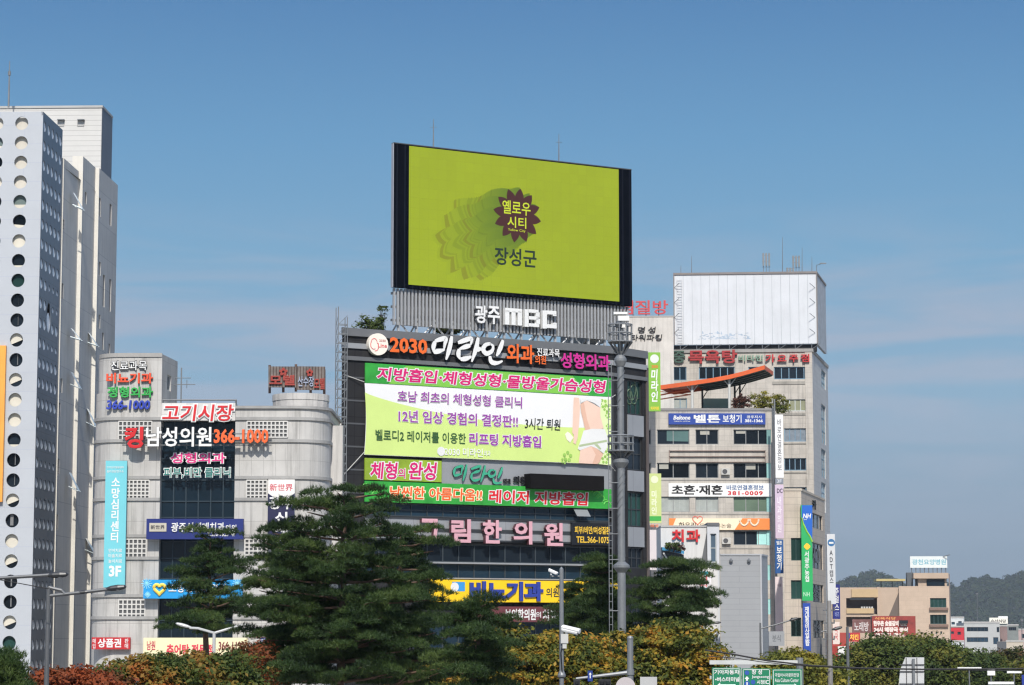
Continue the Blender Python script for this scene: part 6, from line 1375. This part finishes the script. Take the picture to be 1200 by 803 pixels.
broadleaf('street_tree', 'brownish olive tree near the right edge, tinged with rust', 1186, 754, 32, 250, mat("olive_rust_leaves", (0, 0, 0), .6, spec=.25, vs_=.3, leaf=[(0, (.035, .05, .016)), (1, (.16, .075, .03)), (.55, (.065, .075, .02))]), 38, 830, 150, .18, 90, group=g2, cl_r=1.0)
broadleaf('street_tree', 'dark green tree cut by the right edge of the photo', 1222, 760, 34, 235, LEAF_GN, 39, 830, 150, .18, 90, group=g2, cl_r=1.0)
# plants on roofs
cz2 = cz_ - .2
broadleaf('shrub', 'red-brown shrub in the roof terrace under the canopy tip', 869, 460, 11, 237.5, LEAF_RB, 41, 490, 34, .10, 60, cat='shrub', base_z=cz2, cl_r=.34)
broadleaf('shrub', 'green bamboo-like bush on the roof terrace right of the red-brown shrub', 893, 455, 16, 237.8, LEAF_YG, 42, 496, 44, .10, 55, cat='shrub', base_z=cz2, cl_r=.36)
broadleaf('shrub', 'green bush spilling over the right end of the roof terrace', 911, 457, 12, 238.2, LEAF_YG, 43, 498, 34, .10, 55, cat='shrub', base_z=cz2, cl_r=.36)
rz = mt - .35
broadleaf('roof_shrub', 'dark green shrub on the roof corner left of the screen skirt', 436, 366, 18, 153, LEAF_GN, 44, 400, 26, .10, 42, cat='shrub', base_z=rz, cl_r=.38)
broadleaf('roof_shrub', 'sparse straggly shrub poking up beside the left screen leg', 449, 352, 10, 154, LEAF_GN, 45, 388, 12, .09, 22, cat='shrub', base_z=rz, cl_r=.26)
broadleaf('roof_shrub', 'yellow-green shrub seen between the steel legs under the skirt', 524, 383, 14, 160, LEAF_YG, 46, 392, 30, .11, 50, cat='shrub', base_z=rz, cl_r=.36)
broadleaf('awning_plant', 'small plant with pinkish leaves on the blue awning of the clinic', 789, 634, 9, 195.5, LEAF_GN, 47, 648, 22, .09, 50, cat='plant', base_z=at(789, 647, 195.5).z, cl_r=.26)
broadleaf('awning_plant', 'second potted plant at the right end of the blue awning', 797, 637, 6, 195.6, LEAF_RB, 48, 648, 12, .08, 40, cat='plant', base_z=at(797, 648, 195.6).z, cl_r=.2)

# ================================================================== 7 masts, lamps, signs and wires in front
def ringbar(m, c, r, z, rad, n=20): m.tube([(c.x + r * math.cos(2 * math.pi * k / n), c.y + r * math.sin(2 * math.pi * k / n), z) for k in range(n + 1)], rad, 5)
Ym = 106.0; q = Ym / F; zp = lambda y, x=728, Y=Ym: at(x, y, Y).z
c0_ = at(728, 600, Ym); c0_.z = 0
ms = thing('camera_mast', 'tall galvanised steel mast with two railed platforms and a camera on top', 'mast', c0_)
m = MB()
prof = [(.235, 0), (.215, zp(664)), (.205, zp(540)), (.185, zp(530)), (.19, zp(425))]
m.lathe(c0_, [(.20, 0), (.178, zp(664))], 18); m.lathe(c0_, [(.166, zp(664)), (.157, zp(542))], 18); m.lathe(c0_, [(.150, zp(542)), (.140, zp(425))], 18); m.lathe(c0_, [(.12, zp(425)), (.11, zp(372))], 14)
m.build('pole', STEEL, ms)
for y, r in ((664, .36), (541, .34), (422, .27)):
    MB().lathe(c0_, [(.17, zp(y) - .28), (r, zp(y) - .05), (r, zp(y) + .05), (.17, zp(y) + .2)], 20).build('flange', STEEL, ms)
def platform(yt, yb, rt, cone, nb=10):
    m = MB(); r = rt
    for y in (yt, (yt + yb) / 2, yb): ringbar(m, c0_, r, zp(y), .035)
    for k in range(nb): a = 2 * math.pi * k / nb + .2; m.tube([(c0_.x + r * math.cos(a), c0_.y + r * math.sin(a), zp(yb)), (c0_.x + r * math.cos(a), c0_.y + r * math.sin(a), zp(yt))], .03, 5)
    o = m.build('platform_rail', STEEL, ms)
    m = MB(); m.lathe(c0_, [(.15, zp(yb) - .03), (r, zp(yb) - .03), (r, zp(yb) + .03), (.15, zp(yb) + .03)], 20)
    for k in range(nb): a = 2 * math.pi * k / nb + .2; m.tube([(c0_.x + .16 * math.cos(a), c0_.y + .16 * math.sin(a), zp(yb + cone)), (c0_.x + r * .98 * math.cos(a), c0_.y + r * .98 * math.sin(a), zp(yb))], .045, 5)
    m.build('platform_floor', STEEL_DK, ms)
platform(381, 401, .52, 13); platform(511, 529, .56, 9)
m = MB(); Wm = Wall((c0_.x, c0_.y), 0); ul = -.42
for d in (-.02, .12): m.tube([Wm.pt(ul + d - .1, 2, .05), Wm.pt(ul + d - .1, zp(426), .05)], .018, 5)
for y in np.arange(446, 760, 30): m.tube([Wm.pt(ul - .12, zp(y), .05), Wm.pt(.15, zp(y), .1)], .022, 5)
for z in np.arange(3, zp(426), .33): m.box(Wm, ul - .12, ul + .02, z, z + .025, .04, .06)
m.build('ladder', STEEL, ms)
m = MB()
for z in np.arange(3, zp(430), .42):
    a = z * 1.3; m.tube([(c0_.x + .172 * math.cos(a + k * .5), c0_.y + .172 * math.sin(a + k * .5), z + .1 * k) for k in range(-6, 1)], .012, 4)
m.build('cable_wrap', STEEL_DK, ms)
m = MB(); zc = zp(370); m.box(Wm, -.30, .30, zc + .02, zc + .12, -.2, .35); m.box(Wm, -.10, .38, zc - .26, zc - .04, -.1, .3); m.box(Wm, .0, .22, zc - .55, zc - .26, -.08, .16)
m.build('camera_head', WHITE_P, ms); m = MB(); m.lathe(Wm.pt(-.08, zc - .55, .2), [(.12, 0), (.16, .12), (.12, .26)], 12); m.build('camera_dome', paint(70, 76, 84), ms)
# CCTV pole
Yc = 60.0; zc_ = lambda y: at(657, y, Yc).z; b = at(658, 700, Yc); b.z = 0
cp2 = thing('cctv_pole', 'slim grey pole with two white surveillance cameras in front of the autumn trees', 'pole', b); Wc = Wall((b.x, b.y), 0)
m = MB(); m.lathe(b, [(.07, 0), (.055, zc_(790)), (.052, zc_(667)), (.0, zc_(664))], 12); m.build('pole', STEEL, cp2)
m = MB(); m.lathe(b, [(.055, zc_(795)), (.10, zc_(793)), (.10, zc_(791)), (.055, zc_(786))], 14); m.build('collar', STEEL, cp2)
m = MB(); m.tube([Wc.pt(0, zc_(675.5), 0), Wc.pt(-.24, zc_(675.5), 0)], .02, 6); m.build('arm', STEEL, cp2)
def bullet(u, z, s, dr):
    m = MB(); a = Wc.pt(u - .16 * s, z + .05 * s, .0); e = Wc.pt(u + .18 * s, z - .055 * s * dr, .15 * s); m.tube([a, e], .055 * s, 10); ax = Vector((0, 0, .045 * s)); m.tube([a + ax, e + ax + (e - a) * .15], .06 * s, 8); m.tube([Wc.pt(u - .06 * s, z, 0), Wc.pt(u - .06 * s, z - .15 * s, 0)], .035 * s, 8)
    return m.build('camera', WHITE_P, cp2)
bullet(-.22, zc_(670), .55, 2.0); bullet(.19, zc_(740), 1.1, .6)
m = MB(); m.box(Wc, -.02, .16, zc_(754), zc_(743), -.05, .12); m.box(Wc, .02, .12, zc_(760), zc_(754), -.03, .1); m.build('junction_box', paint(190, 190, 185), cp2)
m = MB(); m.tube([Wc.pt(.03, zc_(754), .06), Wc.pt(-.02, zc_(765), .06), Wc.pt(.01, zc_(790), .06)], .018, 5); m.build('cable', BLACK, cp2)
# traffic mast with arm, signals, small blue sign
Yt = 55.0; zt_ = lambda y, x=738: at(x, y, Yt).z; b = at(738.5, 760, Yt); b.z = 0; Wt2 = Wall((b.x, b.y), 0); ux = lambda x: at(x, 790, Yt).x - b.x
tm = thing('traffic_mast', 'stout grey traffic mast with dark signal heads and a small blue arrow sign', 'traffic light', b)
m = MB(); m.lathe(b, [(.085, 0), (.068, zt_(752)), (.068, zt_(749.5)), (.075, zt_(748)), (.05, zt_(745.5)), (0, zt_(745))], 14); m.build('pole', STEEL, tm)
m = MB(); m.tube([Wt2.pt(0, zt_(788), 0), Wt2.pt(ux(675), zt_(795.5), 0)], [.05, .03], 8); m.lathe(Wt2.pt(0, zt_(791), 0), [(.09, 0), (.09, .12)], 12); m.build('arm', STEEL, tm)
for x in (676, 705, 712):
    m = MB(); u = ux(x); m.box(Wt2, u - .07, u + .07, zt_(806), zt_(796), -.08, .12)
    for k in range(2): m.lathe(Wt2.pt(u, zt_(800 + 4 * k), .13), [(.045, -.03), (.05, .03)], 8)
    m.build('signal_head', mat("signal_black", (.02, .02, .022), .5), tm)
u = ux(691.5); m = MB(); m.box(Wt2, u - .055, u + .055, zt_(798.5), zt_(786), .05, .08); m.build('blue_sign', paint(24, 54, 130), tm); m = MB(); m.box(Wt2, u - .01, u + .01, zt_(795), zt_(789), .081, .09); m.face([Wt2.pt(u - .03, zt_(790.5), .088), Wt2.pt(u + .03, zt_(790.5), .088), Wt2.pt(u, zt_(788), .088)]); m.build('arrow', WHITE_P, tm)
b = at(733, 804, 50); ds = thing('round_sign', 'pale round traffic sign seen from behind at the bottom edge by the traffic mast', 'sign', (b.x, b.y, 0)); Wd = Wall((b.x, b.y), 0)
m = MB(); m.disc(Wd, 0, b.z - .02, .02, .20, 26); m.disc(Wd, 0, b.z - .02, 0, .20, 26); m.build('disc', mat("pale_sign_back", (.55, .50, .50), .5), ds); m = MB(); m.tube([(b.x, b.y + .04, 0), (b.x, b.y + .04, b.z)], .03, 8); m.build('pole', STEEL, ds)
b = at(760, 803, 48); ds = thing('square_sign', 'plain grey square sign back at the bottom edge below the golden tree', 'sign', (b.x, b.y, 0)); Wd = Wall((b.x, b.y), 0)
m = MB(); m.box(Wd, -.165, .165, b.z - .25, b.z + .16, 0, .02); m.build('panel', mat("grey_sign_back", (.48, .48, .47), .5), ds); m = MB(); m.tube([(b.x, b.y + .05, 0), (b.x, b.y + .05, b.z)], .03, 8); m.build('pole', STEEL, ds)
# street lamps: (label, pole px or None, list of (arm points px), head start/end px, depth)
def street_lamp(label, Y, pole_px, pole_top, arms, dark=True):
    b = at(pole_px, pole_top, Y); ztop_ = b.z; b.z = 0; o = thing('street_lamp', label, 'street lamp', b, 'street lamps'); q = Y / F
    pm = mat("lamp_grey", (.13, .135, .14), .5, .3, var=.1) if dark else mat("lamp_pale", (.55, .56, .55), .45, .2, var=.1)
    m = MB(); m.tube([b, (b.x, b.y, ztop_)], [.09, .055], 10); m.build('pole', pm, o)
    for (pts, h0, h1, hw) in arms:
        m = MB(); pp = [at(x, y, Y) for x, y in pts]; m.tube(pp, [.045] * len(pp), 7); m.build('arm', pm, o)
        a, e = at(*h0, Y), at(*h1, Y); m = MB(); d = e - a; w = hw * q
        m.tube([a, a + d * .25, a + d * .6, a + d * .9, e], [w * .45, w * .9, w, w * .7, w * .25], 10); m.build('lamp_head', mat("lamp_head_dark", (.05, .052, .055), .4, .2) if dark else pm, o)
        m = MB(); lo = a.lerp(e, .6); m.lathe(lo - Vector((0, 0, w * 1.05)), [(w * .55, .0), (w * .85, w * .35)], 10); m.build('lens', mat("lamp_lens", (.35, .36, .36), .2), o)
    return o
street_lamp('grey street lamp whose arm enters from the left edge above its neighbour', 62, -30, 678, [([(-30, 679), (0, 677.5), (58, 674)], (56, 674.5), (80, 673), 4)])
street_lamp('grey street lamp with its pole before the perforated tower, long arm to the right', 62, 57, 688, [([(57, 698.5), (90, 695), (128, 690.5)], (124, 690.5), (148, 687.5), 3.6), ([(57, 688.5), (72, 692), (76, 696.5)], (90, 694.8), (107, 693.2), 2.4)])
street_lamp('pale double-armed street lamp in front of the slender pine', 84, 251, 741, [([(251, 742), (232, 736.5), (222, 736)], (224, 735.5), (206, 730.5), 2.2), ([(251, 742), (266, 737.5), (272, 736)], (270, 736.5), (290, 732), 2.2)], dark=False)
street_lamp('dark street lamp in front of the grey parking block, arm reaching right', 150, 891, 730, [([(891, 737), (910, 732), (928, 726.5)], (925, 727.5), (935, 724.5), 2.0)])
street_lamp('dark street lamp by the grey utility pole below the light grey vertical sign', 152, 962, 745, [([(962, 740.5), (976, 737.5)], (975, 738), (987, 735), 2.0)])
street_lamp('short lamp head peeping out right of the golden tree', 140, 832, 742, [([(832, 731), (838, 730)], (835, 730), (845, 729.5), 1.6)])
street_lamp('curved pale street lamp arching over the olive trees below the low grey office', 300, 1165, 760, [([(1165, 766), (1163, 760), (1156, 759), (1145, 760.5), (1138, 766)], (1142, 762), (1136, 768), 1.2)], dark=False)
b = at(971.5, 700, 149); b.z = 0; up = thing('utility_pole', 'weathered grey utility pole at the corner of the beige building', 'pole', b); m = MB(); m.tube([b, at(971.5, 704, 149)], [.2, .13], 10); m.build('pole', mat("concrete_pole", (.25, .24, .23), .8, var=.2), up)
m = MB()
for y in (716, 731, 750): p = at(971.5, y, 149); m.box(Wall((p.x, p.y), 0), -.35, .35, p.z, p.z + .08, -.15, -.07); m.tube([p + Vector((.3, -.12, 0)), p + Vector((.3, -.12, .25))], .04, 6)
m.build('crossarms', STEEL_DK, up)
b = at(993, 740, 160); b.z = 0; m = MB(); m.tube([b, at(993, 735, 160)], [.12, .09], 8); tag(m.build('pole', STEEL_DK, loc=b), 'thin dark pole before the red shop house, left of the full dark green tree', 'pole')
b = at(895, 775, 150)
# green road signs on a gantry
Yg = 95.0; Wg = wall_at(886, Yg, 0); GS_ = mat("road_sign_green", S(20, 120, 84), .45, var=.05)
ga = thing('sign_gantry', 'long pale gantry beam carrying the green road signs', 'gantry', (Wg.pt(Wg.uz(950, 780)[0], 0)))
m = MB(); z0_ = Wg.uz(880, 777)[1]; m.box(Wg, Wg.uz(832, 780)[0], Wg.uz(938, 780)[0], z0_ - .06, z0_ + .10, -.35, -.15); m.box(Wg, Wg.uz(832, 780)[0], Wg.uz(938, 780)[0], z0_ - .62, z0_ - .5, -.35, -.15); m.build('beam', mat("pale_beam", (.55, .56, .54), .5, var=.15, vs_=2), ga)
m = MB(); u = Wg.uz(938, 780)[0]; m.tube([Wg.pt(u, 0, -.25), Wg.pt(u, z0_ + .2, -.25)], .14, 10); m.build('post', STEEL, ga)
def road_sign(label, box, lines):
    r_ = board_sign('road_sign', label, Wg, box, GS_, lines, 0, .05, group='green road signs')
    a, b, c, d = Wg.rect(*box, .05); m = MB(); e = .035
    for q in ((a + e, b - e, d - e - .018, d - e), (a + e, b - e, c + e, c + e + .018), (a + e, a + e + .018, c + e, d - e), (b - e - .018, b - e, c + e, d - e)): m.box(Wg, *q, .052, .058)
    m.build('border', WHITE_P, r_); return r_
r_ = road_sign('green road sign with two white text lines and left arrow, leftmost of three', (834.5, 782.5, 868.5, 812), [("기아자동차", (837, 785, 866.5, 790.5), WHITE_P, dict(bold=.04)), ("•버스터미널", (838, 793.5, 866.5, 799), WHITE_P, dict(bold=.04))])
m = MB(); m.poly(Wg, [Wg.uz(x, y, .06) for x, y in ((840, 803.5), (844, 800), (844, 802), (862, 802), (862, 805), (844, 805), (844, 807))][::-1], .062); m.build('arrow', WHITE_P, r_)
r_ = road_sign('green road sign with an up arrow and blue route shield, middle of three', (869.7, 783.5, 903.2, 812), [("장 성", (881, 785, 893, 790.5), WHITE_P, dict(bold=.04)), ("Jangseong", (881, 791.5, 901, 795.5), WHITE_P, dict(bold=.02)), ("시청", (887, 797, 895, 802), WHITE_P, dict(bold=.04)), ("IC", (896, 797, 901, 802), WHITE_P, dict(bold=.04))])
m = MB(); u, z = Wg.uz(875.3, 788.5, .06); m.disc(Wg, u, z, .06, .09, 16); u, z = Wg.uz(875.5, 801.5, .06); m.disc(Wg, u, z, .06, .11, 18); u, z = Wg.uz(882.5, 799.5, .06); m.disc(Wg, u, z, .06, .09, 16); m.build('route_shield', paint(40, 80, 160), r_)
m = MB(); m.poly(Wg, [Wg.uz(x, y, .06) for x, y in ((875.3, 792.5), (878, 795.5), (876.3, 796), (876.3, 798), (874.3, 798), (874.3, 796), (872.6, 795.5))][::-1], .063); m.build('arrow', WHITE_P, r_)
letters(r_, Wg, [("1", (874.8, 799.5, 876.2, 803.5), WHITE_P, dict(bold=.03))], .064)
r_ = road_sign('green road sign with two small text lines and a right arrow, rightmost of the three', (905, 784, 940, 812), [("국립아시아문화전당", (908, 789, 936.5, 793.5), WHITE_P, dict(bold=.02)), ("Asia Culture Center", (908, 795, 936, 799.5), WHITE_P, dict(bold=.01))])
m = MB(); m.poly(Wg, [Wg.uz(x, y, .06) for x, y in ((935, 804), (931, 801), (931, 802.5), (910, 802.5), (910, 805.5), (931, 805.5), (931, 807))], .062); m.build('arrow', WHITE_P, r_)
# pale back of a big sign on the right
Wk = wall_at(1069, 120, 0); b = thing('large_road_sign', 'big pale back of a road sign with dark bars before the round trees', 'sign', Wk.pt(0, 0)); 
m = MB(); q = [Wk.uz(x, y) for x, y in ((1061, 770.5), (1083, 770.5), (1083, 815), (1052, 815), (1055, 785))]
m.poly(Wk, q[::-1], 0); m.poly(Wk, q, -.04); m.build('panel', mat("pale_sheet_back", (.52, .53, .53), .5, var=.1), b)
m = MB()
for y in (778.5, 786.5, 801): m.pbox(Wk, 1054, y, 1083, y + 1.2, .004, .05)
for x in (1062, 1074.5): m.pbox(Wk, x, 771, x + .8, 815, .004, .04)
m.build('stiffeners', mat("dark_bar", (.05, .05, .055), .5), b); m = MB(); u = Wk.uz(1070, 780)[0]; m.tube([Wk.pt(u, 0, .12), Wk.pt(u, Wk.uz(1070, 772)[1], .12)], .07, 8); m.build('post', STEEL, b)
for (px0, y0, px1, y1, Y, m_, lb) in ((1157, 784, 1166, 791.5, 180, WHITE_P, 'small white sign board among the trees near the right edge, upper one'), (1180, 786, 1197, 789, 175, WHITE_P, 'thin white strip sign right of the small white board near the right edge'), (1158, 799, 1188, 802, 170, WHITE_P, 'low white barrier rail at the bottom right edge'), (1197.5, 791, 1206, 812, 160, paint(24, 50, 140), 'royal blue board cut by the right edge at the bottom'), (1122, 782, 1150, 783.3, 170, WHITE_P, 'thin pale horizontal bar in front of the trees right of the big sign back')):
    W = wall_at((px0 + px1) / 2, Y, 0); a, b_, c, d = W.rect(px0, y0, px1, y1); o = thing('sign_board', lb, 'sign', W.pt((a + b_) / 2, 0)); MB().box(W, a, b_, c, d, -.05, .05).build('board', m_, o)
    m = MB(); m.tube([W.pt((a + b_) / 2, 0, -.1), W.pt((a + b_) / 2, d - .05, -.1)], .05, 6); m.build('post', STEEL_DK, o)
# overhead cables
def cable(label, pts, r=.03, m_=None):
    P = [at(*p) for p in pts]; m = MB(); m.tube(P, r, 5, cap=False); tag(m.build('overhead_cable', m_ or mat("cable_black", (.012, .012, .013), .6)), label, 'cable', 'overhead cables')
cable('thick black overhead cable sagging right above the green road signs', [(826, 762, 80), (860, 767, 80), (900, 774.5, 80), (950, 780, 80), (1010, 783.2, 80), (1080, 784.5, 80), (1140, 784.4, 80), (1220, 783.5, 80)], .028)
cable('thin black overhead cable from the golden tree along the top of the green road signs', [(828, 769, 82), (860, 771, 82), (890, 775.5, 82), (930, 779.8, 82), (1000, 783.8, 82), (1220, 786.5, 82)], .014)
cable('short dark cable ending at the grey parking block', [(830, 760, 120), (844, 764, 120), (862, 765, 120)], .03)
cable('faint cable running from the left edge lamp toward the perforated tower', [(-20, 676, 61), (57, 690, 61)], .012)

# ================================================================== 8 air
hz = MB(); hz.box(FLAT, -2500, 4200, -1, 260, -5200, 60)
hm = bpy.data.materials.new("haze_air"); hm.use_nodes = True; t = hm.node_tree; t.nodes.clear()
ho = N(t, 'ShaderNodeOutputMaterial'); pv = N(t, 'ShaderNodeVolumePrincipled'); pv.inputs['Color'].default_value = (.80, .88, 1, 1); pv.inputs['Density'].default_value = HAZE = .00007; pv.inputs['Anisotropy'].default_value = .2
t.links.new(pv.outputs[0], ho.inputs['Volume']); hzo = hz.build('haze', hm, loc=(0, 800, 0)); hzo['kind'] = 'stuff'
bpy.data.objects.remove(_fo); bpy.data.curves.remove(_fc); bpy.data.scenes.remove(_ts)
